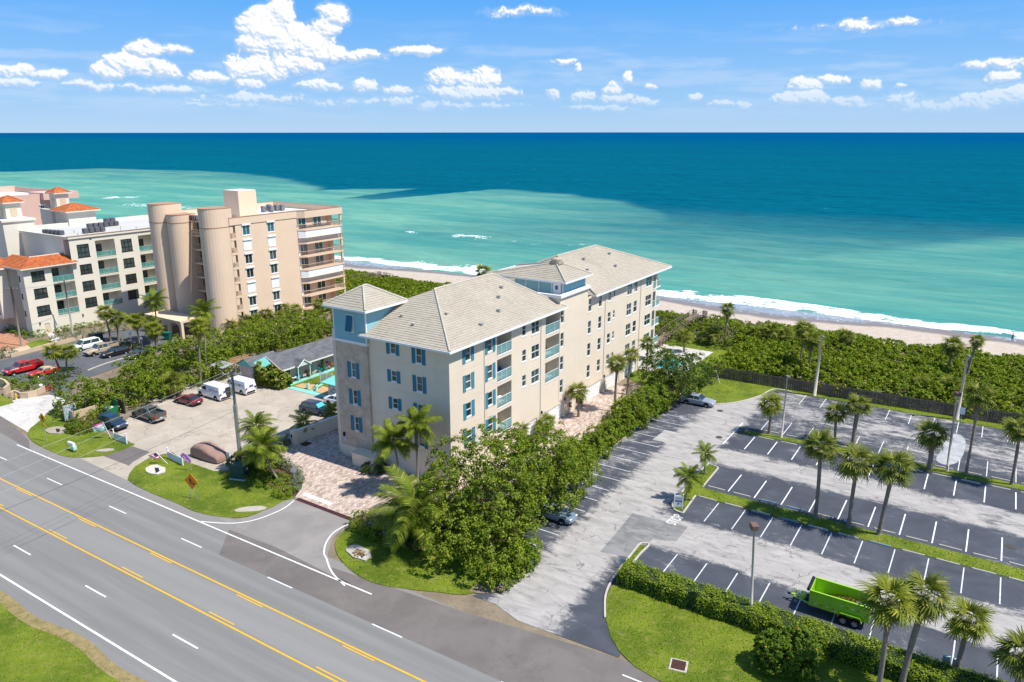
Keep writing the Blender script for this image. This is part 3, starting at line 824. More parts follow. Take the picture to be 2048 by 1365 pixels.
# --- the big car park
lot = S(sheet('car_park', [LOT(-13.6, -21), LOT(-11.5, -21.5), LOT(-11.5, -27.5), LOT(-5, -29.4), LOT(3.5, -29.0), LOT(3.0, -25), LOT(1.0, -18.3), LOT(70, -18.3), LOT(70, 39.2), LOT(-13.6, 37.6)], 0.006, LOTM, 0.05))
S(sheet('entry_lane', px((945, 1192), (1005, 1172), (1062, 1132), (1085, 1100), (1160, 1150), (1240, 1312), (1100, 1248)), 0.0045, LOTM))
S(sheet('patch_grey', [LOT(-4.6, -8.5), LOT(1.05, -8.0), LOT(1.1, -11.2), LOT(-0.9, -12.1), LOT(-1.35, -16.2), LOT(-4.1, -16.8)], 0.010, PATCH_GREY))
S(sheet('patch_pale', [LOT(8.3, -6.7), LOT(16.4, -6.75), LOT(16.45, -10.6), LOT(9.55, -11.3)], 0.010, PATCH_PALE))
S(sheet('patch_pale', [LOT(-10.2, 14.1), LOT(-7.4, 14.15), LOT(-7.2, 10.5), LOT(-10.35, 10.3)], 0.010, PATCH_PALE))
def bay(p, q0, q1, w=0.1, m=None):
    strip('bay_line', LOT, p - w / 2, p + w / 2, q0, q1, 0.012, m or WORNP, lot)
for k in range(0, 17):
    p = 2.02 + 2.762 * k
    bay(p, -17.2, -13.35)
    bay(p, -6.12, -1.58)
    bay(p, 1.55, 6.36, 0.12, WHITEP)
for k in range(0, 18):
    p = 0.2 + 2.775 * k
    bay(p, 13.63, 18.1, 0.12, WHITEP); bay(p, 20.95, 25.65); bay(p + 1.9, 33.6, 38.1)
bay(-2.5, 13.7, 22.2, 0.12, WHITEP)
for q in [-19.05 + 2.757 * k for k in range(15)]:
    strip('bay_line', LOT, -13.2, -8.8, q - 0.05, q + 0.05, 0.012, WORNP, lot)
# STOP lettering on the ground
st = link('stop_lettering', text_mesh('STOP', 1.5), WHITEP, lot, (0, 0, 0)); st.location = (*G(1351, 1040)[:2], 0.013)
st.rotation_euler = (0, 0, R(54)); st.scale = (0.62, 1.0, 1)

# --- lawns and beds
LAWNS = []
def lawn(name, pts, z=0.05, m=None):
    o = S(sheet(name, pts, z, m or GRASS, 0.12)); LAWNS.append((pts, z)); return o
lawn('lawn_sign', smooth_line(px(*[za(*p) for p in [(235, 395), (300, 460), (480, 545), (560, 570), (680, 580), (900, 560), (1130, 478), (1135, 460), (1060, 440), (950, 400), (860, 350), (780, 290), (700, 270), (560, 240), (500, 160), (420, 200), (310, 290), (250, 340), (235, 395)]]), 4)[:-1])
lawn('lawn_flag', smooth_line(px(*[zb(*p) for p in [(65, 510), (130, 560), (300, 640), (500, 720), (640, 785), (870, 830), (1100, 825), (1280, 750), (1400, 690), (1500, 665)]]), 4) + px(*[zb(*p) for p in [(1350, 600), (1200, 520), (1100, 480), (960, 440), (800, 440), (600, 370), (410, 300), (330, 310), (230, 340), (130, 400), (80, 460)]]))
S(sheet('planting_bed', px(*[zb(*p) for p in [(960, 440), (1100, 480), (1200, 520), (1350, 600), (1500, 670), (1550, 580), (1540, 470), (1450, 390), (1320, 335), (1330, 300), (1390, 250), (1480, 213), (1480, 160), (1250, 230), (1000, 290)]]), 0.055, MULCH, 0.1))
lawn('lawn_drive', smooth_line(px(*[zc(*p) for p in [(245, 790), (175, 850), (155, 900), (180, 980), (280, 1080), (420, 1145), (600, 1175), (800, 1195), (960, 1210), (1100, 1165)]]), 4) + px(*[zc(*p) for p in [(1240, 1110), (1330, 1050), (1380, 985), (1372, 915), (1320, 880), (1180, 800), (900, 880), (700, 945), (560, 900), (460, 860), (380, 835), (300, 790)]]))
S(sheet('shrub_bed', px(*[zc(*p) for p in [(275, 780), (270, 730), (400, 690), (560, 670), (760, 620), (1250, 620), (1330, 780), (1320, 880), (1000, 880), (700, 950), (560, 905), (460, 865), (380, 838)]]), 0.057, MULCH, 0.1))
S(sheet('hedge_bed', [LOT(-16.2, -14), LOT(-13.45, -14), LOT(-13.45, 24), LOT(-13.45, 37), LOT(-16.2, 37)], 0.062, MULCH, 0.12))
lawn('lawn_corner', px(*[zd(*p) for p in [(165, 610), (130, 700), (125, 860), (160, 1000), (230, 1120), (350, 1240), (560, 1365)]]) + [ROAD(64, 2.6), ROAD(130, 3.2), LOT(70, -18.6), LOT(10, -18.6), LOT(0.5, -18.6)])
lawn('lawn_beach_end', [LOT(-14, 25), LOT(-9.6, 25.8), LOT(-6.0, 28.6), LOT(-3.6, 33.4), LOT(-2.2, 38.0), LOT(70, 38.3), LOT(70, 39.4), LOT(-2, 41), LOT(-6, 60), LOT(-32, 64), LOT(-32, 37)])
# grass islands between the rows
isl1 = smooth_line([LOT(-0.72, 6.6), LOT(-1.5, 6.9), LOT(-2.15, 6.2), LOT(-2.05, -2), LOT(-1.95, -4.4), LOT(-1.2, -5.6), LOT(-0.3, -5.8)], 4)
lawn('grass_island', isl1 + [LOT(-0.45, -1.35), LOT(70, -1.05), LOT(70, 1.1), LOT(-0.45, 0.8)])
lawn('grass_island', [LOT(-1.7, 18.6), LOT(-0.9, 18.6), LOT(6, 19.05), LOT(70, 19.0), LOT(70, 20.5), LOT(6, 20.5), LOT(-1.4, 19.6)])
isl3 = px(*[zd(*p) for p in [(440, 285), (400, 280), (350, 340), (270, 440), (330, 440), (400, 360)]])
lawn('grass_tip', isl3)
# kerbs
S(ribbon('kerb', isl1, 0.17, 0.0, KERB, h=0.15))
S(ribbon('kerb', [LOT(-0.72, 6.6), LOT(-0.6, 0.9)], 0.17, 0.0, KERB, h=0.152))
S(ribbon('kerb', [LOT(-0.3, -5.8), LOT(-0.55, -1.45)], 0.17, 0.0, KERB, h=0.152))
S(ribbon('kerb', smooth_line(px(*[zd(*p) for p in [(335, 430), (400, 350), (468, 280), (430, 270), (390, 278), (340, 340), (245, 460), (170, 570), (135, 640), (118, 720), (118, 860)]]), 5), 0.18, 0.0, KERB, h=0.15))
S(ribbon('kerb', smooth_line([LOT(-13.5, 25.3), LOT(-9.6, 25.9), LOT(-6.0, 28.7), LOT(-3.6, 33.5), LOT(-2.6, 37.9), LOT(0, 38.2)], 5), 0.18, 0.0, KERB, h=0.15))
for k in range(14):
    q = -9.0 + k * 2.9
    S(ribbon('kerb', [LOT(-13.5, q), LOT(-13.5, q + 2.75)], 0.18, 0.0, mat('blue_kerb', (0.03, 0.16, 0.42), 0.7, 0.2, 3) if k == 7 else KERB, h=0.15))
S(ribbon('kerb', smooth_line(px(*[zb(*p) for p in [(1500, 672), (1552, 590), (1548, 480), (1450, 382), (1335, 345), (1320, 315), (1390, 255), (1482, 212)]]), 5), 0.2, 0.0, KERB, h=0.16))
S(ribbon('kerb', smooth_line(px((175, 742), (212, 728), (265, 712), (330, 690), (355, 675)), 4), 0.2, 0.0, KERB, h=0.15))

# ================================================================== BUILDING KIT
STUCCO = mat('stucco_beige', (0.74, 0.625, 0.485), 0.85, 0.06, 0.35, 0.25, 25, streak=0.10)
CREAM = mat('stucco_cream', (0.72, 0.665, 0.555), 0.85, 0.05, 0.3, 0.25, 25, streak=0.08)
WHITE = mat('white_trim', (0.78, 0.78, 0.77), 0.55, 0.05, 1.0)
ROOFT = mat('roof_tile', (0.40, 0.355, 0.285), 0.85, 0.12, 0.25, 0.3, 10, island=0.05)
ROOFCAP = mat('roof_cap', (0.50, 0.455, 0.385), 0.85, 0.15, 0.8, 0.3, 10)
TEAL = mat('shutter_teal', (0.045, 0.215, 0.285), 0.6, 0.12, 2.0)
DKTEAL = mat('shutter_dark', (0.012, 0.115, 0.20), 0.6, 0.1, 2.0)
SIDING = mat('siding_aqua', (0.25, 0.475, 0.52), 0.7, 0.06, 0.5, 0.1, 20, streak=0.06)
STONE = None
GLASS = glassmat('window_glass', (0.018, 0.026, 0.026))
BLUEGLASS = glassmat('window_glass_blue', (0.008, 0.06, 0.085))
RAILGLASS = clearglass('rail_glass', (0.22, 0.44, 0.43), 0.55)
RAILMET = mat('rail_metal', (0.56, 0.68, 0.68), 0.4, 0.05, 2)
DARKIN = mat('dark_interior', (0.045, 0.04, 0.036), 0.9, 0.3, 1.0)
GARAGE = mat('garage_white', (0.80, 0.79, 0.775), 0.5, 0.04, 0.8)
BRONZE = mat('bronze_frame', (0.028, 0.020, 0.018), 0.5, 0.1, 2)
METALGREY = mat('grey_metal', (0.35, 0.36, 0.37), 0.45, 0.12, 2, metal=0.4)
BLACK = mat('black_plastic', (0.012, 0.012, 0.013), 0.5, 0.2, 3)

def wall(name, material, parent, u0, u1, z0, z1, holes, to3, reveal=0.16, smooth=False):
    """wall sheet with rectangular openings (u0, u1, z0, z1) and their reveals; to3(u, z, depth) places it"""
    us = sorted(set([u0, u1] + [h[0] for h in holes] + [h[1] for h in holes]))
    zs = sorted(set([z0, z1] + [h[2] for h in holes] + [h[3] for h in holes]))
    us = [u for u in us if u0 <= u <= u1]; zs = [z for z in zs if z0 <= z <= z1]
    mb = MB()
    for i in range(len(us) - 1):
        j = 0
        while j < len(zs) - 1:
            cu = (us[i] + us[i + 1]) / 2
            def hole(k):
                cz = (zs[k] + zs[k + 1]) / 2
                return any(h[0] < cu < h[1] and h[2] < cz < h[3] for h in holes)
            if hole(j):
                j += 1; continue
            k = j
            while k + 1 < len(zs) - 1 and not hole(k + 1):
                k += 1
            a, b, c, d = us[i], us[i + 1], zs[j], zs[k + 1]
            mb.quad(to3(a, c, 0), to3(b, c, 0), to3(b, d, 0), to3(a, d, 0))
            j = k + 1
    for (a, b, c, d) in holes:
        r = reveal
        mb.quad(to3(a, c, 0), to3(a, d, 0), to3(a, d, r), to3(a, c, r))
        mb.quad(to3(b, c, 0), to3(b, c, r), to3(b, d, r), to3(b, d, 0))
        mb.quad(to3(a, d, 0), to3(b, d, 0), to3(b, d, r), to3(a, d, r))
        mb.quad(to3(a, c, 0), to3(a, c, r), to3(b, c, r), to3(b, c, 0))
    return mb.obj(name, material, parent)

_cache = {}
def cached(key, fn):
    if key not in _cache:
        _cache[key] = fn()
    return _cache[key]

def window(parent, loc, rz, w, h, cols=1, rail=True, rows=None, frame=None, glass=None, sill=True, depth=0.10, fw=0.052):
    """sash window: frame, meeting rail and mullions; pane and sill are its pieces. origin bottom centre, outside is -y"""
    frame = frame or WHITE; glass = glass or GLASS
    key = ('win', round(w, 2), round(h, 2), cols, rail, rows, frame.name, fw)
    def mk():
        mb = MB(); b = 0.05
        mb.box(-w / 2, -w / 2 + fw, -b, depth, 0, h); mb.box(w / 2 - fw, w / 2, -b, depth, 0, h)
        mb.box(-w / 2 + fw, w / 2 - fw, -b, depth, h - fw, h); mb.box(-w / 2 + fw, w / 2 - fw, -b, depth, 0, fw)
        for i in range(1, cols):
            x = -w / 2 + w * i / cols
            mb.box(x - fw * 0.4, x + fw * 0.4, -0.02, depth - 0.01, fw, h - fw)
        for zz in (rows or ([0.5] if rail else [])):
            mb.box(-w / 2 + fw, w / 2 - fw, -0.03, depth - 0.012, h * zz - fw * 0.4, h * zz + fw * 0.4)
        return mb.mesh('window')
    o = link('window', cached(key, mk), frame, parent, loc, rz)
    kp = ('pane', round(w, 2), round(h, 2), glass.name)
    link('pane', cached(kp, lambda: MB().box(-w / 2 + 0.02, w / 2 - 0.02, 0.055, 0.075, 0.02, h - 0.02).mesh('pane')), glass, o)
    if sill:
        ks = ('sill', round(w, 2), frame.name)
        link('sill', cached(ks, lambda: MB().box(-w / 2 - 0.08, w / 2 + 0.08, -0.10, 0.05, -0.12, 0).mesh('sill')), frame, o)
    return o

def shutter(parent, loc, rz, w, h, m=None):
    m = m or TEAL
    def mk():
        mb = MB(); mb.box(-w / 2, -w / 2 + 0.05, -0.06, -0.005, 0, h); mb.box(w / 2 - 0.05, w / 2, -0.06, -0.005, 0, h)
        for z in (0, h / 2 - 0.04, h - 0.08):
            mb.box(-w / 2 + 0.05, w / 2 - 0.05, -0.058, -0.006, z, z + 0.08)
        n = int((h - 0.2) / 0.07)
        for i in range(n):
            z = 0.09 + i * (h - 0.2) / n
            mb.quad((-w / 2 + 0.05, -0.05, z), (w / 2 - 0.05, -0.05, z), (w / 2 - 0.05, -0.015, z + 0.06), (-w / 2 + 0.05, -0.015, z + 0.06))
        mb.box(-w / 2 + 0.03, w / 2 - 0.03, -0.02, -0.008, 0.02, h - 0.02)
        return mb.mesh('shutter')
    return link('shutter', cached(('shut', round(w, 2), round(h, 2), m.name), mk), m, parent, loc, rz)

def balcony(parent, u0, u1, zf, zc, to3, deep=1.9, room=None, slabm=None, glass=None, frame=None, railh=1.05, railm=None, door=True, proud=0.0):
    """recessed balcony: the slab is the part, its room walls, glass panels, rail and sliding door the pieces"""
    slabm = slabm or WHITE; room = room or STUCCO; glass = glass or RAILGLASS; railm = railm or RAILMET
    mb = MB()
    P = lambda u, z, d: to3(u, z, d)
    def bx(m_, a, b, z0, z1, d0, d1):
        vs = [P(a, z0, d0), P(b, z0, d0), P(b, z0, d1), P(a, z0, d1), P(a, z1, d0), P(b, z1, d0), P(b, z1, d1), P(a, z1, d1)]
        m_.add(vs, [(0, 3, 2, 1), (4, 5, 6, 7), (0, 1, 5, 4), (1, 2, 6, 5), (2, 3, 7, 6), (3, 0, 4, 7)])
    bx(mb, u0 - (0.04 if proud else -0.003), u1 + (0.04 if proud else -0.003), zf - 0.2, zf, -0.03 - proud, deep)
    slab = mb.obj('balcony', slabm, parent)
    rm = MB()
    rm.quad(P(u0 + .004, zf, 0.02), P(u0 + .004, zc, 0.02), P(u0 + .004, zc, deep), P(u0 + .004, zf, deep))
    rm.quad(P(u1 - .004, zf, 0.02), P(u1 - .004, zf, deep), P(u1 - .004, zc, deep), P(u1 - .004, zc, 0.02))
    rm.quad(P(u0, zf, deep), P(u1, zf, deep), P(u1, zc, deep), P(u0, zc, deep))
    rm.quad(P(u0, zc - .004, 0.02), P(u1, zc - .004, 0.02), P(u1, zc - .004, deep), P(u0, zc - .004, deep))
    rm.obj('balcony_wall', room, slab)
    if door:
        dm = MB(); a, b = u0 + 0.25, u0 + 0.25 + min(1.9, (u1 - u0) * 0.55)
        bx(dm, a, b, zf + 0.02, zf + 2.25, deep - 0.03, deep + 0.02); dm.obj('sliding_door', GLASS, slab)
        fr = MB()
        for x in (a - 0.03, (a + b) / 2, b + 0.03):
            bx(fr, x - 0.035, x + 0.035, zf + 0.01, zf + 2.3, deep - 0.06, deep - 0.031)
        bx(fr, a - 0.03, b + 0.03, zf + 2.25, zf + 2.32, deep - 0.062, deep - 0.03)
        fr.obj('door_frame', frame or WHITE, slab)
    n = max(2, round((u1 - u0) / 1.1)); gp = MB(); d0 = 0.06 - proud
    for i in range(n):
        a = u0 + (u1 - u0) * i / n + 0.035; b = u0 + (u1 - u0) * (i + 1) / n - 0.035
        g = MB(); bx(g, a, b, zf + 0.07, zf + railh - 0.06, d0 + 0.02, d0 + 0.035); g.obj('glass_panel', glass, slab)
    for i in range(n + 1):
        x = u0 + (u1 - u0) * i / n
        bx(gp, max(u0, x - 0.025), min(u1, x + 0.025), zf, zf + railh, d0, d0 + 0.05)
    bx(gp, u0, u1, zf + railh - 0.01, zf + railh + 0.045, d0 - 0.02, d0 + 0.07)
    gp.obj('railing', railm, slab)
    return slab

def slope_tiles(mb, A, B, C, D, course=0.36, tw=0.45, lift=0.045, rg=None):
    """one roof slope: A-B eave, D-C ridge (A under D, B under C); every tile a loose piece with a front lip"""
    A, B, C, D = map(Vector, (A, B, C, D)); rg = rg or rnd
    slope = max((D - A).length, (C - B).length)
    ee = (B - A).normalized(); hgt = ((D - A) - ee * (D - A).dot(ee)).length
    nrm = (B - A).cross(D - A)
    if nrm.length < 1e-6: nrm = (B - A).cross(C - A)
    nrm.normalize()
    if nrm.z < 0: nrm = -nrm
    n = max(1, int(hgt / course))
    for k in range(n):
        t0, t1 = k / n, (k + 1) / n
        l0, r0 = A.lerp(D, t0), B.lerp(C, t0); l1, r1 = A.lerp(D, t1), B.lerp(C, t1)
        w0 = (r0 - l0).length
        m_ = max(1, int(w0 / tw)); off = 0.5 * (k % 2)
        cuts = [0.0] + [min(1, (i + off) / m_) for i in range(1 if off == 0 else 0, m_ + 1) if 0.001 < (i + off) / m_ < 0.999] + [1.0]
        for a, b in zip(cuts[:-1], cuts[1:]):
            h = lift + rg.uniform(-0.012, 0.012)
            p0 = l0.lerp(r0, a) + nrm * h; p1 = l0.lerp(r0, b) + nrm * h
            p2 = l1.lerp(r1, b) + nrm * 0.006; p3 = l1.lerp(r1, a) + nrm * 0.006
            q0 = l0.lerp(r0, a) - nrm * 0.01; q1 = l0.lerp(r0, b) - nrm * 0.01
            mb.add([p0, p1, p2, p3, q0, q1], [(0, 1, 2, 3), (4, 5, 1, 0)])

def hip_roof(parent, x0, x1, y0, y1, z, zr, xa, xb, ya=None, m=None, capm=None, name='roof', fascia=True, skip=(), course=0.36, fm=None, keep=None, wy1=None):
    """hip roof; ridge from (xa, ya) to (xb, ya). part roof (deck) > roof_tiles, ridge_cap, fascia"""
    ya = (y0 + y1) / 2 if ya is None else ya
    a, b, c, d = (x0, y0, z), (x1, y0, z), (x1, y1, z), (x0, y1, z); e, f = (xa, ya, zr), (xb, ya, zr)
    dk = MB(); t_ = 0.05
    IN = lambda p, q: tuple(p[i] + (q[i] - p[i]) * t_ - (0.03 if i == 2 else 0) for i in range(3))
    dk.add([IN(a, e), IN(b, f), IN(c, f), IN(d, e), (xa, ya, zr - 0.03), (xb, ya, zr - 0.03)], [(0, 1, 5, 4), (1, 2, 5), (2, 3, 4, 5), (3, 0, 4), (0, 3, 2, 1)])
    roof = dk.obj(name, capm or ROOFCAP, parent)
    tl = MB()
    for key, q in (('s', (a, b, f, e)), ('e', (b, c, f, f)), ('n', (c, d, e, f)), ('w', (d, a, e, e))):
        if key not in skip:
            slope_tiles(tl, *q, course=course)
    if keep:
        tl2 = MB()
        for i in range(len(tl.v) // 6):
            v = tl.v[6 * i:6 * i + 6]
            if keep(sum(p[0] for p in v) / 6, sum(p[1] for p in v) / 6):
                tl2.add(v, [(0, 1, 2, 3), (4, 5, 1, 0)])
        tl = tl2
    tag(tl.obj('roof_tiles', m or ROOFT, roof), kind='stuff')
    cp = MB(); up = Vector((0, 0, 0.05))
    for p, q in ((a, e), (d, e), (b, f), (c, f), (e, f)):
        if wy1 and p == d: continue
        p, q = Vector(p) + up, Vector(q) + up
        if (q - p).length < 0.2: continue
        n = max(1, int((q - p).length / 0.45))
        for i in range(n):
            s0, s1 = p.lerp(q, i / n), p.lerp(q, (i + 1.08) / n)
            cp.tube([s0, s1], [0.15, 0.125], 6, cap=True)
    tag(cp.obj('ridge_cap', capm or ROOFCAP, roof), kind='stuff')
    if fascia:
        fs = MB(); t = 0.14; h0, h1 = z - 0.24, z - 0.012
        fs.box(x0 - t, x1 + t, y0 - t, y0 - 0.005, h0, h1); fs.box((x0 - t) if not wy1 else 5, x1 + t, y1 + 0.005, y1 + t, h0, h1)
        fs.box(x0 - t, x0 - 0.005, y0 - 0.004, wy1 or y1 + 0.004, h0, h1); fs.box(x1 + 0.005, x1 + t, y0 - 0.004, y1 + 0.004, h0, h1)
        fs.obj('gutter', fm or WHITE, roof)
        sf = MB(); sf.box(x0 - 0.004, x1 + 0.004, y0 - 0.004, wy1 or y1 + 0.004, h0 + 0.03, h0 + 0.05); sf.obj('soffit', fm or WHITE, roof)
    return roof

# ================================================================== THE TALL HOUSE IN THE MIDDLE
def stone_mat():
    m, w, bs = mat_new('coral_stone')
    tc = w.n('ShaderNodeTexCoord').outputs['Object']
    n = w.noise(tc, 1.1, 6, 0.7); n2 = w.noise(tc, 6, 5, 0.75)
    c = w.ramp(n, [(0.3, (0.40, 0.31, 0.235)), (0.5, (0.53, 0.42, 0.325)), (0.7, (0.62, 0.53, 0.43))])
    c = w.mix(w.m('MULTIPLY', w.ss(n2, 0.55, 0.7), 0.55), c, (0.30, 0.24, 0.19))
    w.l(c, bs.inputs['Base Color']); bs.inputs['Roughness'].default_value = 0.9; bs.inputs['Specular IOR Level'].default_value = 0.2
    b = w.n('ShaderNodeBump'); b.inputs['Strength'].default_value = 0.6; b.inputs['Distance'].default_value = 0.04
    w.l(n2, b.inputs['Height']); w.l(b.outputs[0], bs.inputs['Normal'])
    return m
STONE = stone_mat()
def build_condo():
    T = G(685.2, 907.8)
    C0 = Vector((T.x + 16.25 * math.cos(R(-32)), T.y + 16.25 * math.sin(R(-32)), 0))
    B = tag(empty('condo_building', C0, R(57)), 'five storey beige apartment house with tiled hip roofs and teal shutters', 'building')
    S3 = lambda u, z, d: (u, d, z)            # long side, outside is -y
    W3 = lambda u, z, d: (d, u, z)            # road side, outside is -x
    DEP = 17.0; tops = [15.13, 11.93, 8.72, 5.50]
    # ---- long side
    holes = []; wins = []; bals = []; shuts = []
    for k, zt in enumerate(tops):
        wins += [(2.85, 3.82, zt - 1.68, zt, 1), (7.0, 7.97, zt - 1.68, zt, 1)]
        for (a, b) in ((2.33, 2.83), (3.87, 4.37), (6.48, 6.98), (8.02, 8.5)):
            shuts.append((a, b, zt - 1.82))
        if k < 3:
            wins += [(14.27, 15.2, zt - 1.5, zt, 1), (16.42, 18.3, zt - 1.78, zt, 2)]
        wins += [(23.62, 24.5, zt - 1.9, zt, 1), (31.36, 32.35, zt - 1.92, zt, 1), (34.55, 35.58, zt - 1.85, zt, 1), (37.57, 38.62, zt - 1.55, zt, 1), (39.32, 40.0, zt - 1.22, zt, 1),
                 (44.12, 45.87, zt - 1.9, zt, 2), (46.68, 47.95, zt - 1.85, zt, 1), (51.25, 53.62, zt - 1.82, zt, 2)]
        zf = zt - 2.47
        bals.append((8.9, 11.93, zf, zf + 2.62))
        if k < 3:
            bals.append((19.78, 23.33, zf, zf + 2.62))
    for k, zt in enumerate(tops):
        bals.append((54.25, 55.42, zt - 2.47, zt + 0.12))
    gar = [(12.9, 17.85), (19.6, 24.4), (31.4, 36.3), (37.55, 42.4), (43.95, 48.55)]
    holes = [(a, b, c, d) for a, b, c, d, _ in wins] + [(a, b, c, d) for a, b, c, d in bals] + [(a, b, -0.02, 2.15) for a, b in gar] + [(28.3, 30.5, -0.02, 2.35), (49.7, 55.2, -0.02, 2.95)]
    wall('wall', STUCCO, B, 0, 55.7, -0.02, 15.42, holes, S3, 0.14)
    for a, b, c, d, cols in wins:
        window(B, ((a + b) / 2, 0.06, c), 0, b - a - 0.01, d - c - 0.01, cols)
    for a, b, z in shuts:
        shutter(B, ((a + b) / 2, 0, z), 0, b - a, 1.86)
    for a, b, z0, z1 in bals:
        if a < 50:
            balcony(B, a, b, z0, z1, S3, 1.9, frame=WHITE)
    # corner balconies to the sea: slabs run out past the end wall
    for zt in tops:
        zf = zt - 2.47
        mb = MB(); mb.box(54.3, 57.3, -0.05, 4.6, zf - 0.2, zf); sb = mb.obj('balcony', WHITE, B)
        for i in range(3):
            MB().box(57.2, 57.22, 0.05 + i * 1.5, 1.45 + i * 1.5, zf + 0.08, zf + 0.98).obj('glass_panel', RAILGLASS, sb)
        MB().box(55.8, 57.15, 0.0, 0.02, zf + 0.08, zf + 0.98).obj('glass_panel', RAILGLASS, sb)
        MB().box(54.28, 55.4, 0.06, 0.08, zf + 0.08, zf + 0.98).obj('glass_panel', RAILGLASS, sb)
        rl = MB(); rl.box(57.17, 57.25, 0, 4.6, zf + 1.0, zf + 1.05); rl.box(55.75, 57.17, -0.03, 0.05, zf + 1.0, zf + 1.05); rl.box(54.26, 55.42, 0.04, 0.1, zf + 1.0, zf + 1.05)
        for x, y in ((57.2, 0.02), (57.2, 1.5), (57.2, 3.0), (57.2, 4.55)):
            rl.box(x - 0.025, x + 0.025, y - 0.02, y + 0.03, zf, zf + 1.0)
        rl.obj('railing', RAILMET, sb)
    MB().box(55.35, 55.85, 0.002, 0.5, 0, 15.38).obj('corner_column', STUCCO, B)
    MB().box(49.2, 49.7, 0.15, 0.6, 0, 2.94).obj('column', STUCCO, B)
    mb = MB(); mb.quad((49.7, 0.1, 2.95), (55.8, 0.1, 2.95), (55.8, DEP, 2.95), (49.7, DEP, 2.95)); mb.quad((49.7, 0.1, 0), (49.7, DEP, 0), (49.7, DEP, 2.95), (49.7, 0.1, 2.95)); mb.obj('undercroft', STUCCO, B)
    # end and back walls
    mb = MB(); mb.quad((54.25, 1.9, 2.95), (54.25, DEP, 2.95), (54.25, DEP, 15.42), (54.25, 1.9, 15.42)); mb.quad((0, DEP, 0), (55.7, DEP, 0), (55.7, DEP, 15.42), (0, DEP, 15.42)); mb.obj('rear_wall', STUCCO, B)
    for a, b in gar:
        g = MB(); nrow = 4
        for i in range(nrow):
            z0, z1 = 2.13 * i / nrow, 2.13 * (i + 1) / nrow - 0.02
            npan = 8
            for j in range(npan):
                x0 = a + 0.02 + (b - a - 0.04) * j / npan; x1 = a + 0.02 + (b - a - 0.04) * (j + 1) / npan
                g.box(x0 + 0.05, x1 - 0.05, 0.10, 0.125, z0 + 0.08, z1 - 0.08)
            g.box(a + 0.01, b - 0.01, 0.12, 0.16, z0, z1)
        g.obj('garage_door', GARAGE, B)
    d = MB().box(28.3, 30.5, 0.9, 0.95, 0, 2.35).obj('entry_door', mat('door_brown', (0.20, 0.12, 0.075), 0.6, 0.2, 2), B)
    MB().box(28.6, 30.2, 0.87, 0.9, 0.3, 2.1).obj('door_glass', GLASS, d)
    for s in (6.33, 18.62, 36.62, 49.2):
        MB().box(s - 0.05, s + 0.05, -0.09, -0.003, 0.1, 15.2).obj('downspout', mat('downspout', (0.64, 0.58, 0.49), 0.5, 0.04, 1), B)
    for s, z in ((12.5, 2.5), (18.9, 2.6), (25.0, 2.55), (30.9, 2.5), (36.95, 2.5), (43.2, 2.5)):
        lm = MB(); lm.box(s - 0.1, s + 0.1, -0.18, -0.002, z, z + 0.1); lm.box(s - 0.07, s + 0.07, -0.2, -0.04, z - 0.28, z); lm.obj('wall_lamp', BLACK, B)
    # floor joints scored in the render: slim raised bands
    for z in (12.72, 9.5, 6.3, 3.1):
        MB().box(-0.018, 8.86, -0.014, -0.002, z, z + 0.04).obj('string_course', STUCCO, B)
        w_ = MB(); w_.box(-0.016, -0.002, 0.0, 11.27, z, z + 0.035); w_.box(-0.016, -0.002, 0.0, 11.27, z + 0.22, z + 0.255); w_.obj('string_course', STUCCO, B)
    # ---- road side
    whol = []; 
    for k, zt in enumerate(tops):
        whol.append((3.66, 4.47, zt - 1.72 - 0.05, zt - 0.05)); 
        if k < 3: whol.append((7.32, 8.1, zt - 1.25 - 0.05, zt - 0.05))
    wall('wall', STUCCO, B, 0, DEP, -0.02, 15.42, whol, W3, 0.14)
    for a, b, c, d in whol:
        window(B, (0.06, (a + b) / 2, c), R(-90), b - a - 0.01, d - c - 0.01)
        h = d - c + 0.16
        shutter(B, (0, a - 0.28, c - 0.12), R(-90), 0.48, h); shutter(B, (0, b + 0.30, c - 0.12), R(-90), 0.48, h)
    # ---- corner tower (stone below, aqua boards above)
    x0, y0, y1 = -0.28, 11.30, 16.25
    th = [(13.24, 13.9, z - 1.75, z) for z in (11.9, 8.62, 5.33)]
    tw = wall('tower_wall', STONE, B, y0, y1, 1.35, 14.25, th, lambda u, z, d: (x0 + d, u, z), 0.14)
    mb = MB(); mb.quad((x0, y0, 1.35), (2, y0, 1.35), (2, y0, 14.25), (x0, y0, 14.25)); mb.quad((x0, y1, 1.35), (x0, y1, 14.25), (5, y1, 14.25), (5, y1, 1.35)); mb.obj('tower_side', STONE, B)
    mb = MB(); mb.box(x0 - 0.03, 1.0, y0 - 0.03, y1 + 0.03, 0, 1.35); mb.obj('tower_plinth', STUCCO, B)
    for a, b, c, d in th:
        window(B, (x0 + 0.06, (a + b) / 2, c), R(-90), b - a - 0.01, d - c - 0.01)
        shutter(B, (x0, a - 0.29, c - 0.1), R(-90), 0.5, d - c + 0.12); shutter(B, (x0, b + 0.35, c - 0.1), R(-90), 0.5, d - c + 0.12)
    mb = MB(); mb.box(x0 - 0.16, 5.2, y0 - 0.16, y1 + 0.16, 14.2, 14.5); mb.obj('tower_band', WHITE, B)
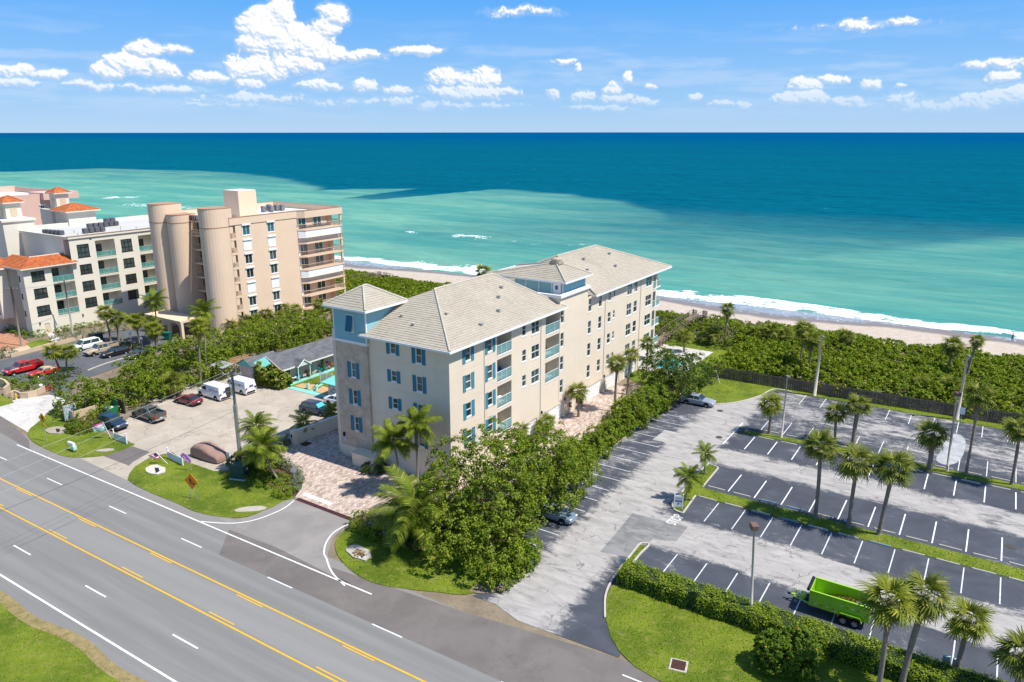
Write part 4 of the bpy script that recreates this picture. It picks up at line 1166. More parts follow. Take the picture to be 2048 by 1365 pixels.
    def boards(name, pts, z0, z1, n_):
        m_ = MB(); st = 0.135; k = int((z1 - z0) / st)
        for i in range(k):
            za_, zb_ = z0 + (z1 - z0) * i / k, z0 + (z1 - z0) * (i + 1) / k
            for (p, q, nx, ny) in pts:
                o = 0.03
                a_ = (p[0] + nx * o, p[1] + ny * o); b_ = (q[0] + nx * o, q[1] + ny * o)
                m_.quad((*a_, za_), (*b_, za_), (q[0], q[1], zb_), (p[0], p[1], zb_)); m_.quad((*p, za_), (*q, za_), (*b_, za_), (*a_, za_))
        return tag(m_.obj(name, SIDING, B), kind='stuff')
    X1 = 5.0
    boards('siding', [((x0, y1), (x0, y0), -1, 0), ((x0, y0), (X1, y0), 0, -1), ((X1, y0), (X1, y1), 1, 0), ((X1, y1), (x0, y1), 0, 1)], 14.5, 18.22, 0)
    tr = MB()
    for x, y in ((x0, y0), (x0, y1), (X1, y0), (X1, y1)):
        MB().box(x - 0.07, x + 0.07, y - 0.07, y + 0.07, 14.5, 18.2).obj('corner_trim', WHITE, B)
    fr = MB(); fr.box(x0 - 0.06, x0 - 0.02, 13.12, 14.24, 15.45, 17.5); fr = fr.obj('shutter_frame', WHITE, B)
    s_ = MB(); s_.add([(x0 - 0.10, 13.2, 17.4), (x0 - 0.10, 14.16, 17.4), (x0 - 0.42, 14.16, 15.62), (x0 - 0.42, 13.2, 15.62), (x0 - 0.07, 13.2, 17.42), (x0 - 0.07, 14.16, 17.42), (x0 - 0.38, 14.16, 15.6), (x0 - 0.38, 13.2, 15.6)],
                      [(0, 1, 2, 3), (4, 7, 6, 5), (0, 4, 5, 1), (3, 2, 6, 7), (0, 3, 7, 4), (1, 5, 6, 2)])
    s_.obj('bahama_shutter', DKTEAL, B)
    hip_roof(B, x0 - 0.75, X1 + 0.85, y0 - 0.75, y1 + 0.75, 18.42, 20.35, 2.15, 2.75, name='tower_roof')
    # ---- main roofs
    hip_roof(B, -0.65, 24.0, -0.65, 17.65, 15.52, 19.45, 8.5, 20.4, keep=lambda x, y: not (x < 4.9 and y > 12.1), wy1=12.1)
    hip_roof(B, 32.4, 60.0, -0.65, 17.65, 15.52, 19.5, 37.4, 50.0)
    # ---- stair tower in the middle
    mb = MB(); mb.box(23.38, 31.12, -0.02, 8.0, 0, 16.72)
    th2 = [(23.62, 24.5, zt - 1.9, zt) for zt in tops]
    wall('stair_tower', STUCCO, B, 23.38, 31.12, 2.6, 16.72, th2, lambda u, z, d: (u, d - 0.03, z), 0.12)
    mb = MB(); mb.quad((23.38, -0.03, 14), (23.38, 8, 14), (23.38, 8, 16.72), (23.38, -0.03, 16.72)); mb.quad((31.12, -0.03, 2.6), (31.12, -0.03, 16.72), (31.12, 8, 16.72), (31.12, 8, 2.6)); mb.quad((23.38, -0.03, 16.7), (31.12, -0.03, 16.7), (31.12, 8, 16.7), (23.38, 8, 16.7)); mb.obj('stair_tower_side', STUCCO, B)
    mb = MB(); z0, z1 = 16.68, 17.06
    mb.box(23.1, 31.4, -0.3, 0.12, z0, z1); mb.box(23.1, 23.5, 0.122, 8.0, z0, z1); mb.box(31.0, 31.4, 0.122, 8.0, z0, z1); mb.obj('parapet', WHITE, B)
    boards('siding', [((24.9, 7.9), (24.9, 0.45), -1, 0), ((24.9, 0.45), (31.0, 0.45), 0, -1), ((31.0, 0.45), (31.0, 8.0), 1, 0)], 16.7, 18.45, 0)
    tr = MB()
    for y in (0.45, 2.1, 4.1, 6.1):
        MB().box(24.82, 24.9, y - 0.05, y + 0.05, 16.7, 18.4).obj('corner_trim', WHITE, B)
    MB().box(30.9, 31.05, 0.38, 0.45, 16.7, 18.4).obj('corner_trim', WHITE, B)
    dr = MB().box(24.78, 24.86, 0.75, 1.9, 16.75, 18.35).obj('roof_door', WHITE, B)
    MB().box(24.76, 24.775, 1.15, 1.55, 17.4, 17.95).obj('door_sign', mat('sign_blue', (0.02, 0.10, 0.42), 0.5, 0.1, 2), dr)
    hip_roof(B, 24.25, 31.75, -0.25, 12.0, 18.6, 20.35, 27.7, 28.3, 3.2, name='stair_roof', skip=('n',))
    c = MB(); c.box(27.3, 28.7, 2.5, 3.9, 20.2, 20.5); c.lathe([(0.75, 20.5), (0.75, 20.85), (0.5, 21.0), (0.0, 21.05)], 12, 28.0, 3.2); c.obj('roof_vent', mat('copper_vent', (0.42, 0.36, 0.26), 0.6, 0.25, 2), B)
    # ---- little vents on the slopes
    for (x, y, z) in ((5.2, 4.2, 17.66), (3.2, 9.0, 17.2), (7.5, 1.2, 16.3), (2.2, 6.5, 16.75), (15.5, 4.2, 17.66), (12.5, 2.2, 16.8), (18.2, 5.6, 18.25), (38.5, 4.0, 17.6), (46, 3.0, 17.2), (41.5, 6.2, 18.6), (49.5, 5.8, 18.4)):
        v = MB(); v.box(x - 0.16, x + 0.16, y - 0.16, y + 0.16, z - 0.1, z + 0.22); v.box(x - 0.2, x + 0.2, y - 0.22, y + 0.2, z + 0.22, z + 0.27); v.obj('slope_vent', METALGREY if x > 6 else ROOFCAP, B)
    # low garden wall with a cap at the tower foot, house mark on the tower
    gw = MB(); gw.bevbox(-1.9, -0.35, 9.6, 13.05, 0, 1.5, 0.04); gw.obj('planter_wall', STUCCO, B)
    MB().box(-2.0, -0.33, 9.5, 13.15, 1.502, 1.6).obj('planter_cap', STUCCO, B)
    lm = MB(); lm.box(-0.5, -0.29, 15.55, 15.75, 2.5, 2.95); lm.obj('wall_lamp', BLACK, B)
    MB().box(-0.325, -0.285, 15.3, 15.75, 1.75, 2.25).obj('house_plaque', mat('plaque', (0.45, 0.52, 0.6), 0.4, 0.2, 3), B)
    BF = Frame(C0, 57)
    return C0, BF
C0, BF = build_condo()

# ================================================================== NEIGHBOURING BUILDINGS
PEACH = mat('stucco_peach', (0.74, 0.55, 0.395), 0.85, 0.05, 0.25, 0.2, 25, streak=0.06)
PINK = mat('stucco_pink', (0.66, 0.43, 0.345), 0.85, 0.05, 0.25, 0.2, 25)
TERRA = mat('terracotta_tile', (0.46, 0.135, 0.045), 0.8, 0.18, 0.4, 0.3, 10, island=0.22)
TERRACAP = mat('terracotta_cap', (0.50, 0.165, 0.06), 0.8, 0.18, 1.0)
FLATROOF = mat('flat_roof_grey', (0.50, 0.49, 0.47), 0.9, 0.10, 0.2, 0.2, 6)
FLATWHITE = mat('flat_roof_white', (0.74, 0.71, 0.69), 0.9, 0.12, 0.2)
ROLLSH = mat('roll_shutter', (0.82, 0.82, 0.82), 0.6, 0.03, 1)
BAND = mat('parapet_cap', (0.42, 0.24, 0.15), 0.8, 0.1, 1)
ACM = mat('ac_metal', (0.10, 0.10, 0.115), 0.5, 0.3, 2)
def ac_unit(parent, x, y, z, s=0.8, h=0.9, m=None):
    mb = MB(); mb.bevbox(x - s / 2, x + s / 2, y - s / 2, y + s / 2, z + 0.12, z + h, 0.06); mb.lathe([(s * 0.36, z + h), (s * 0.36, z + h + 0.04), (0, z + h + 0.05)], 10, x, y)
    mb.box(x - s / 2, x + s / 2, y - 0.06, y + 0.06, z, z + 0.12)
    return mb.obj('air_conditioner', m or ACM, parent)
def roller(parent, loc, rz, w, h):
    def mk():
        mb = MB(); n = int(h / 0.12)
        for i in range(n):
            z0, z1 = h * i / n, h * (i + 1) / n
            mb.quad((-w / 2, -0.05, z0), (w / 2, -0.05, z0), (w / 2, -0.02, z1), (-w / 2, -0.02, z1)); mb.quad((-w / 2, -0.02, z0), (w / 2, -0.02, z0), (w / 2, -0.05, z0), (-w / 2, -0.05, z0))
        mb.box(-w / 2 - 0.08, -w / 2, -0.08, 0, 0, h); mb.box(w / 2, w / 2 + 0.08, -0.08, 0, 0, h); mb.box(-w / 2 - 0.1, w / 2 + 0.1, -0.22, 0, h, h + 0.26)
        return mb.mesh('roller_shutter')
    return link('roller_shutter', cached(('roll', round(w, 2), round(h, 2)), mk), ROLLSH, parent, loc, rz)

def build_peach():
    o = G(505, 662); B = tag(empty('apartment_tower', o, R(57)), 'tall peach apartment block with rounded stair shafts and stacked sea balconies', 'building')
    S3 = lambda u, z, d: (u, d, z); DEP = 20.4
    zc = [19.4 - 2.715 * k for k in range(7)]; FL = [18.2 - 2.72 * k for k in range(7)]
    holes = []; wins = []
    for k, z in enumerate(zc):
        for s0 in (0.75, 6.48):
            holes.append((s0 - 0.85, s0 + 0.85, z - 0.92, z + 0.92)); wins.append((s0, z, k in (1, 4)))
    slots = [(-2.85, -1.68, f, f + 2.3) for f in FL]
    wall('wall', PEACH, B, -2.9, 13.0, 0, 20.62, holes + slots, S3, 0.12)
    MB().box(-2.9, 13.05, -0.12, 0.3, 20.62, 21.96).obj('parapet', PEACH, B)
    MB().box(-2.9, 13.1, -0.17, 0.34, 21.962, 22.06).obj('parapet_cap', BAND, B)
    for s0, z, closed in wins:
        window(B, (s0, 0.05, z - 0.91), 0, 1.69, 1.83, 2, rail=False, glass=BLUEGLASS if z > 15 else GLASS, fw=0.09)
        if closed:
            roller(B, (s0, 0.02, z - 0.95), 0, 1.75, 1.8)
        else:
            MB().box(s0 - 0.98, s0 + 0.98, -0.22, -0.003, z + 0.95, z + 1.2).obj('shutter_box', ROLLSH, B)
    for a, b, c, d in slots:
        mb = MB(); mb.quad((a, 1.6, c), (b, 1.6, c), (b, 1.6, d), (a, 1.6, d)); mb.quad((a, 0, c), (a, 1.6, c), (a, 1.6, d), (a, 0, d)); mb.quad((b, 0, c), (b, 0, d), (b, 1.6, d), (b, 1.6, c)); mb.quad((a, 0, d), (b, 0, d), (b, 1.6, d), (a, 1.6, d)); mb.quad((a, 0, c + .01), (b, 0, c + .01), (b, 1.6, c + .01), (a, 1.6, c + .01))
        lg = mb.obj('loggia', PEACH, B)
        MB().box(a, b, 0.05, 0.12, c + 0.02, c + 0.95).obj('loggia_rail', mat('peach_rail', (0.50, 0.36, 0.25), 0.8, 0.1, 2), lg)
    # sea-side balconies, standing proud of the wall
    Y = -1.1; ends = (14.2, 24.3)
    for k, f in enumerate(FL):
        pts = [(12.9, -0.02), (14.2, Y), (24.4, Y), (24.4, 2.4), (12.9, 2.4)]
        mb = MB(); mb.prism(pts, f - 0.28, f, True, True); sl = mb.obj('balcony', PEACH, B)
        if k in (1, 4):
            sh = MB(); n = 34
            for i in range(n):
                x0, x1 = 12.95 + 11.3 * i / n, 12.95 + 11.3 * (i + 1) / n
                sh.box(x0 + 0.01, x1 - 0.01, 0.25, 0.33, f + 0.02, f + 2.4)
            sh.obj('storm_shutter', ROLLSH, sl)
            ds = MB(); ds.add([(13.05, -0.1, f + 2.42), (14.25, Y + 0.1, f + 2.42), (24.2, Y + 0.1, f + 2.42), (24.2, Y + 0.1, f + 1.0), (14.25, Y + 0.1, f + 1.0), (13.05, -0.1, f + 1.0)], [(0, 1, 4, 5), (1, 2, 3, 4)]); ds.obj('roller_curtain', ROLLSH, sl)
        else:
            for (a, b) in ((14.0, 16.4), (18.4, 20.6)):
                d = MB().box(a, b, 1.2, 1.25, f + 0.02, f + 2.15).obj('sliding_door', BLUEGLASS if k < 1 else GLASS, sl)
                fr = MB()
                for x in (a, (a + b) / 2, b):
                    fr.box(x - 0.05, x + 0.05, 1.14, 1.198, f + 0.02, f + 2.2)
                fr.obj('door_frame', WHITE, d)
            MB().box(12.95, 13.9, 0.4, 0.5, f + 0.02, f + 2.3).obj('storm_panel', ROLLSH, sl)
            MB().box(22.4, 22.6, 0.0, 1.24, f + 0.02, f + 2.4).obj('privacy_wall', PEACH, sl)
        bars = MB()
        for (p, q) in (((12.95, -0.05), (14.2, Y + 0.05)), ((14.2, Y + 0.05), (24.3, Y + 0.05)), ((24.3, Y + 0.05), (24.3, 2.3))):
            n = max(3, int(math.dist(p, q) / 0.22))
            for i in range(n + 1):
                x, y = p[0] + (q[0] - p[0]) * i / n, p[1] + (q[1] - p[1]) * i / n
                bars.box(x - 0.018, x + 0.018, y - 0.018, y + 0.018, f, f + 0.98)
            d = Vector((q[0] - p[0], q[1] - p[1])).normalized() * 0.0
            bars.tube([(p[0], p[1], f + 1.0), (q[0], q[1], f + 1.0)], 0.045, 4)
        tag(bars.obj('railing', mat('rail_beige', (0.55, 0.42, 0.30), 0.6, 0.1, 2), sl), kind='stuff')
        MB().box(23.95, 24.35, Y + 0.1, Y + 0.5, f, f + 2.45).obj('corner_post', PEACH, sl)
    mb = MB(); mb.quad((13.0, 1.26, 0), (22.5, 1.26, 0), (22.5, 1.26, 20.6), (13.0, 1.26, 20.6)); mb.quad((22.5, 1.26, 0), (22.5, DEP, 0), (22.5, DEP, 20.6), (22.5, 1.26, 20.6)); mb.quad((13.0, 0, 0), (13, 1.26, 0), (13, 1.26, 20.6), (13, 0, 20.6)); mb.obj('balcony_back_wall', PEACH, B)
    mb = MB(); mb.prism([(12.9, -0.06), (14.2, Y - 0.04), (24.55, Y - 0.04), (24.55, Y + 0.3), (14.3, Y + 0.3), (13.0, 0.3)], 20.5, 21.96, True, True); mb.box(24.2, 24.55, Y + 0.31, DEP, 20.5, 21.96); mb.box(0, 24.5, DEP - 0.3, DEP, 20.5, 21.96); mb.box(-0.4, 0, 4.4, DEP, 20.0, 21.2); mb.obj('parapet', PEACH, B)
    cap = MB(); cap.prism([(12.9, -0.12), (14.2, Y - 0.1), (24.62, Y - 0.1), (24.62, Y + 0.34), (14.3, Y + 0.34), (13.0, 0.34)], 21.964, 22.06, True, True); cap.box(24.15, 24.62, Y + 0.35, DEP + 0.05, 21.964, 22.06); cap.box(0, 24.14, DEP - 0.34, DEP + 0.05, 21.964, 22.06); cap.obj('parapet_cap', BAND, B)
    MB().box(-1.9, 24.3, 0.31, DEP - 0.31, 20.75, 20.85).obj('flat_roof', FLATWHITE, B)
    MB().box(0.0, 22.45, 1.3, DEP, 0, 20.55).obj('core', PEACH, B)
    # rounded shafts
    def shaft(y0, y1, zt, bulge, x1):
        yc, r = (y0 + y1) / 2, (y1 - y0) / 2; n = 14
        pts = [(x1, y0)] + [(bulge + r * 1.15 * -math.sin(math.pi * i / n), yc - r * math.cos(math.pi * i / n)) for i in range(n + 1)] + [(x1, y1)]
        pts = [(p[0], p[1]) for p in pts][::-1]
        m_ = MB(); m_.prism(pts, 0, zt, True); s_ = m_.obj('stair_shaft', PEACH, B)
        c_ = MB(); c_.prism([((p[0] - bulge) * 1.02 + bulge, (p[1] - yc) * 1.02 + yc) for p in pts], zt + 0.003, zt + 0.1, True, True); c_.obj('shaft_cap', BAND, s_)
        b_ = MB(); b_.prism([((p[0] - bulge) * 1.015 + bulge, (p[1] - yc) * 1.015 + yc) for p in pts], 20.35, 20.5, True, True); b_.obj('shaft_band', BAND, s_)
        return s_
    shaft(0.05, 4.5, 23.8, -4.6, -2.1); shaft(15.9, 20.35, 23.8, -4.4, -1.6); shaft(12.4, 16.6, 21.9, -3.2, -1.0)
    # entrance galleries between the shafts
    for f in [18.0 - 2.72 * k for k in range(8)]:
        g = MB().box(-2.3, 0.0, 4.5, 12.9, f - 0.25, f).obj('gallery', PEACH, B)
        rb = MB(); rb.box(-2.28, -2.2, 4.55, 12.85, f + 0.95, f + 1.02)
        for i in range(34):
            y = 4.6 + 8.2 * i / 33; rb.box(-2.26, -2.22, y - 0.015, y + 0.015, f, f + 0.95)
        tag(rb.obj('railing', MATS['peach_rail'], g), kind='stuff')
        MB().box(-0.06, -0.003, 6.0, 7.0, f + 0.01, f + 2.1).obj('flat_door', mat('door_tan', (0.34, 0.22, 0.14), 0.6, 0.1, 2), g)
        MB().box(-0.06, -0.003, 9.5, 10.5, f + 0.01, f + 2.1).obj('flat_door', MATS['door_tan'], g)
    sgn = MB().box(-2.45, -2.1, 4.5, 13.0, 20.55, 21.9).obj('sign_parapet', PEACH, B)
    t = link('sign_lettering', text_mesh('BELL-', 1.25, 0.04, 'LEFT'), mat('sign_maroon', (0.10, 0.015, 0.02), 0.5, 0.1, 2), B); t.location = (-2.5, 12.6, 21.2); t.rotation_euler = (R(90), 0, R(-90))
    # lift housing and plant on the roof
    MB().box(5.6, 9.9, 7.8, 12.4, 20.86, 26.0).obj('lift_housing', PEACH, B)
    MB().box(5.7, 9.8, 7.9, 12.3, 26.002, 26.06).obj('housing_roof', FLATWHITE, B)
    for (x, y) in ((14.6, 14.8), (15.4, 15.6), (15.0, 12.2), (16.2, 11.2), (17.2, 13.0), (18.5, 12.2), (19.4, 11.6), (18.2, 14.4)):
        ac_unit(B, x, y, 20.86, 0.9, 1.25, mat('ac_grey', (0.22, 0.225, 0.23), 0.4, 0.35, 2, metal=0.3))
    # drive-in canopy
    cp = MB(); cp.box(-11.5, -7.2, 5.4, 16.8, 3.1, 3.5); c_ = cp.obj('canopy', PEACH, B)
    wallp = []
    S = lambda u, z, d: (-11.45 + d, u, z)
    ar = MB()
    for (a, b) in ((5.4, 6.0), (9.2, 9.8), (12.9, 13.5), (16.2, 16.8)):
        ar.box(-11.4, -10.9, a, b, 0, 3.1)
    for (a, b) in ((6.0, 9.2), (9.8, 12.9), (13.5, 16.2)):
        n = 10; cy, r = (a + b) / 2, (b - a) / 2
        for i in range(n):
            t0, t1 = math.pi * i / n, math.pi * (i + 1) / n
            y0, z0, y1, z1 = cy - r * math.cos(t0), 1.9 + 1.1 * math.sin(t0), cy - r * math.cos(t1), 1.9 + 1.1 * math.sin(t1)
            ar.add([(-11.38, y0, z0), (-11.38, y1, z1), (-11.38, y1, 3.1), (-11.38, y0, 3.1), (-10.92, y0, z0), (-10.92, y1, z1)], [(0, 1, 2, 3), (0, 4, 5, 1)])
    ar.obj('arcade', PEACH, c_)
build_peach()

def build_white():
    o = G(96.7, 667.3); B = tag(empty('villa_apartments', o, R(57)), 'cream apartment house with terracotta roofs, bronze windows and glass balconies', 'building')
    S3 = lambda u, z, d: (u, d, z)
    X1 = 46.0
    tops = [16.06, 12.12, 8.8, 5.45]; FL = [13.1, 9.6, 6.4, 3.1]
    wins = []; bals = []
    for k in range(4):
        h = 2.5 if k == 0 else 1.85
        for s0 in (7.75, 16.6, 25.4, 34.2):
            wins.append((s0, s0 + 2.35, tops[k] - h, tops[k]))
        for s0 in (11.4, 20.4, 29.2, 38.0):
            bals.append((s0, s0 + 3.95, FL[k], tops[k] + 0.38))
    wins2 = [(-1.27, 1.1, z - 1.85, z) for z in (12.12, 8.85, 5.5)]
    bals2 = [(2.42, 6.42, f, f + 2.95) for f in (9.53, 6.28, 3.05)]
    door = (-0.42, 0.58, 0, 2.0)
    wall('wall', CREAM, B, -2.62, X1, -0.02, 12.75, [w for w in wins if w[3] < 12.5] + [b for b in bals if b[3] < 12.6] + wins2 + bals2 + [door], S3, 0.14)
    wall('wall', CREAM, B, 6.42, X1, 12.75, 17.3, [w for w in wins if w[3] > 12.6] + [b for b in bals if b[3] > 12.6], S3, 0.14)
    for a, b, c, d in wins + wins2:
        window(B, ((a + b) / 2, 0.05, c), 0, b - a - 0.01, d - c - 0.01, 3, rows=(0.42,) if d - c < 2 else (0.36, 0.78), frame=BRONZE, sill=True)
    for a, b, f, c in bals + bals2:
        balcony(B, a, b, f, c, S3, 2.0, CREAM, CREAM, clearglass('rail_glass_green', (0.10, 0.34, 0.31), 0.6), BRONZE, 1.05, mat('rail_green', (0.30, 0.50, 0.48), 0.4, 0.05, 2))
    MB().box(door[0], door[1], 0.08, 0.12, 0, 1.98).obj('service_door', mat('door_cream', (0.62, 0.52, 0.38), 0.6, 0.1, 2), B)
    mb = MB(); mb.box(6.42, X1, 2.05, 21.8, 0, 17.2); mb.obj('core', CREAM, B)
    mb = MB(); mb.box(-2.62, 6.42, 2.05, 9.6, 0, 12.75); mb.obj('wing_core', CREAM, B)
    # road side of the wing
    wh = [(1.4, 1.9, z - 1.0, z) for z in (11.4, 8.1, 4.8)]
    wall('wing_end_wall', CREAM, B, 0, 9.6, 0, 12.75, wh, lambda u, z, d: (-2.62 + d, u, z), 0.12)
    for a, b, c, d in wh:
        window(B, (-2.57, (a + b) / 2, c), R(-90), b - a - 0.01, d - c - 0.01, 1, frame=BRONZE)
    # parapets and flat roof
    MB().box(6.2, X1, -0.25, 0.2, 17.3, 17.75).obj('parapet', CREAM, B); MB().box(6.2, 6.6, 0.202, 21.8, 17.21, 17.75).obj('parapet', CREAM, B); MB().box(6.2, X1, 21.4, 21.8, 17.3, 18.1).obj('parapet', CREAM, B)
    MB().box(6.15, X1, -0.32, 0.26, 17.752, 17.83).obj('parapet_cap', BAND, B)
    MB().box(6.6, X1, 0.2, 21.4, 17.2, 17.3).obj('flat_roof', FLATROOF, B)
    # red roof of the wing
    rf = MB(); tl = MB(); x0, x1, y0, y1, z = -3.15, 7.3, -0.65, 9.6, 12.9
    rf.add([(x0, y0, z), (x1, y0, z), (6.4, 3.0, 14.4), (0.4, 3.0, 14.4), (x0, y1, z), (0.4, y1, 14.4)], [(0, 1, 2, 3), (0, 3, 5, 4)]); r_ = rf.obj('roof', TERRACAP, B)
    slope_tiles(tl, (x0, y0, z), (x1, y0, z), (6.4, 3.0, 14.4), (0.4, 3.0, 14.4), 0.36, 0.28, 0.07); slope_tiles(tl, (x0, y1, z), (x0, y0, z), (0.4, 3.0, 14.4), (0.4, y1, 14.4), 0.36, 0.28, 0.07)
    tag(tl.obj('roof_tiles', TERRA, r_), kind='stuff')
    fs = MB(); fs.box(x0 - 0.1, x1, y0 - 0.12, y0 - 0.003, z - 0.22, z - 0.01); fs.box(x0 - 0.12, x0 - 0.003, y0, y1, z - 0.22, z - 0.01); fs.box(x0, x1, y0, 0.0, z - 0.2, z - 0.12); fs.obj('gutter', CREAM, r_)
    MB().box(0.3, 6.5, 3.0, 9.6, 12.76, 12.9).obj('wing_flat_roof', FLATROOF, B); MB().box(0.2, 6.42, 2.9, 3.1, 12.9, 14.5).obj('wing_parapet', CREAM, B)
    # left return with a garage and a taller gabled bay
    MB().box(-4.6, -2.64, 6.2, 16.0, 2.9, 12.4).obj('side_bay', CREAM, B); MB().box(-4.2, -2.66, 9.6, 16.0, 0, 2.88).obj('garage_front', CREAM, B)
    MB().box(-4.26, -4.202, 10.2, 14.2, 0, 2.3).obj('garage_door', mat('garage_maroon', (0.10, 0.03, 0.022), 0.6, 0.15, 2), B)
    hip_roof(B, -5.2, 0.5, 5.6, 16.6, 12.6, 14.2, -2.4, -2.35, 11.0, TERRA, TERRACAP, course=0.36)
    for y in (7.6, 10.4, 13.2):
        for z in (10.0, 6.8, 3.8):
            window(B, (-4.61, y, z), R(-90), 1.1, 1.5, 2, frame=BRONZE)
    # roof towers
    def lantern(x, y, w, z0, z1, zr, nm='roof_tower'):
        m_ = MB(); m_.box(x - w / 2, x + w / 2, y - w / 2, y + w / 2, z0, z1); t_ = m_.obj(nm, CREAM, B)
        for (dx, dy, rz) in ((0, -w / 2, 0), (-w / 2, 0, R(-90))):
            a_ = MB(); n = 8; ww, hh = w * 0.42, (z1 - z0) * 0.6
            pts = [(-ww / 2, 0), (ww / 2, 0), (ww / 2, hh * 0.75)] + [(ww / 2 * math.cos(math.pi * i / n), hh * 0.75 + hh * 0.25 * math.sin(math.pi * i / n)) for i in range(1, n)] + [(-ww / 2, hh * 0.75)]
            a_.add([(p[0], -0.06, p[1]) for p in pts] + [(p[0], 0, p[1]) for p in pts], [tuple(range(len(pts)))] + [(i, (i + 1) % len(pts), len(pts) + (i + 1) % len(pts), len(pts) + i) for i in range(len(pts))])
            a_.obj('blind_arch', mat('arch_sand', (0.60, 0.48, 0.33), 0.8, 0.1, 2), t_, (x + dx, y + dy, z0 + (z1 - z0) * 0.15), rz)
        hip_roof(B, x - w / 2 - 0.45, x + w / 2 + 0.45, y - w / 2 - 0.45, y + w / 2 + 0.45, z1 + 0.2, zr, x - 0.1, x + 0.1, y, TERRA, TERRACAP, name='tower_roof', course=0.36, fm=CREAM)
    MB().box(3.4, 9.4, 18.6, 24.6, 12.0, 19.6).obj('tower_base', CREAM, B); MB().box(3.1, 9.7, 18.3, 24.9, 19.602, 20.0).obj('tower_cornice', CREAM, B)
    lantern(6.6, 21.8, 3.0, 20.0, 23.2, 24.6)
    MB().box(17.6, 23.6, 21.0, 26.8, 17.0, 20.3).obj('roof_house', CREAM, B)
    hip_roof(B, 16.9, 24.3, 20.3, 27.5, 20.5, 21.9, 20.3, 20.9, 24.0, TERRA, TERRACAP, name='roof_house_roof', fm=CREAM)
    MB().box(17.0, 22.6, 26.9, 31.6, 15.0, 20.6).obj('tower_base', CREAM, B)
    lantern(20.4, 29.3, 2.8, 20.6, 23.9, 25.2)
    # plant on the flat roof
    for i in range(6): ac_unit(B, 18.0 + i * 1.15, 13.6, 17.3, 0.95, 1.0)
    for i in range(4): ac_unit(B, 13.0 + i * 1.15, 6.0, 17.3, 0.95, 1.0)
    for i in range(5): ac_unit(B, 8.2 + i * 0.2, 12.0 - i * 1.1, 17.3, 0.95, 0.9)
    ac_unit(B, 24.6, 18.6, 17.3, 1.1, 1.2); ac_unit(B, 25.8, 18.6, 17.3, 1.1, 1.2)
    for (x, y) in ((10.5, 4.2), (11.8, 3.2), (12.3, 9.0), (14.0, 8.6), (16.0, 4.6), (19.0, 3.6), (21.5, 8.0), (23.4, 5.2)):
        MB().tube([(x, y, 17.3), (x, y, 17.75)], 0.07, 6).obj('vent_pipe', METALGREY, B)
    for s0 in (10.4, 23.6): MB().box(s0, s0 + 0.4, -0.04, -0.003, 16.75, 16.9).obj('scupper', BLACK, B)
    for s0, z in ((-1.2, 2.3), (6.9, 2.3), (9.9, 2.3)):
        lm = MB(); lm.box(s0 - 0.09, s0 + 0.09, -0.2, -0.003, z - 0.3, z + 0.15); lm.obj('wall_lamp', BLACK, B)
    return Frame(o, 57)
WF = build_white()

def build_pink():
    o = WF(-30, 60.2, 0); B = tag(empty('pink_building', o, R(57)), 'flat roofed pink beach block behind the cream apartments', 'building')
    L, D_, Z = 67.0, 26.0, 21.4
    S3 = lambda u, z, d: (u, d, z)
    wins = []
    for k in range(6):
        z = Z - 2.6 - 3.0 * k
        for i, s0 in enumerate((38, 43.5, 48.3, 52.5, 60.5, 64.2)):
            w = 1.8 if i % 2 else 1.2
            wins.append((s0, s0 + w, z - 1.5 + (0.5 if i == 2 and k == 0 else 0), z, k in (1, 3) and i in (2, 3)))
    wall('wall', PINK, B, 0, L, 0, Z, [w[:4] for w in wins], S3, 0.12)
    for a, b, c, d, cl in wins:
        window(B, ((a + b) / 2, 0.05, c), 0, b - a - 0.01, d - c - 0.01, 2, glass=BLUEGLASS, fw=0.1)
        MB().box(a - 0.15, b + 0.15, -0.25, -0.003, d + 0.02, d + 0.3).obj('shutter_box', WHITE, B)
        if cl: roller(B, ((a + b) / 2, 0.03, c), 0, b - a, d - c)
    mb = MB(); mb.quad((L, 0, 0), (L, D_, 0), (L, D_, Z), (L, 0, Z)); mb.quad((0, D_, 0), (L, D_, 0), (L, D_, Z), (0, D_, Z)); mb.obj('end_wall', PINK, B)
    MB().box(0, L, 0.02, D_, Z - 0.6, Z - 0.5).obj('flat_roof', FLATWHITE, B)
    p = MB(); p.box(0, L - 0.3, 0.0, 0.3, Z, Z + 0.35); p.box(L - 0.3, L, 0, D_, Z - 0.5, Z + 0.9); p.box(0, L - 0.3, D_ - 0.3, D_, Z - 0.5, Z + 1.1); p.box(30, 30.4, 8, D_, Z - 0.5, Z + 1.3); p.obj('parapet', PINK, B)
    MB().box(L - 6, L + 3.0, -1.6, 6, Z - 1.2, Z + 0.6).obj('roof_overhang', PINK, B)
    for k in range(6):
        z = Z - 4.2 - 3.0 * k
        s_ = MB().box(L, L + 2.2, -0.8, 6, z - 0.2, z).obj('balcony', PINK, B)
        r = MB(); r.box(L, L + 2.2, -0.8, -0.74, z + 0.9, z + 0.98); r.box(L + 2.14, L + 2.2, -0.74, 6, z + 0.9, z + 0.98)
        for i in range(12): r.box(L + 0.1 + i * 0.18, L + 0.13 + i * 0.18, -0.78, -0.75, z, z + 0.9)
        tag(r.obj('railing', METALGREY, s_), kind='stuff')
    for i, (x, y) in enumerate(((35, 6), (36, 6.2), (37, 6.1), (36, 9))): ac_unit(B, x, y, Z - 0.5, 1.0, 1.2)
    MB().box(55, 57.5, 14, 16, Z - 0.5, Z + 1.4).obj('roof_hatch', PINK, B)
build_pink()

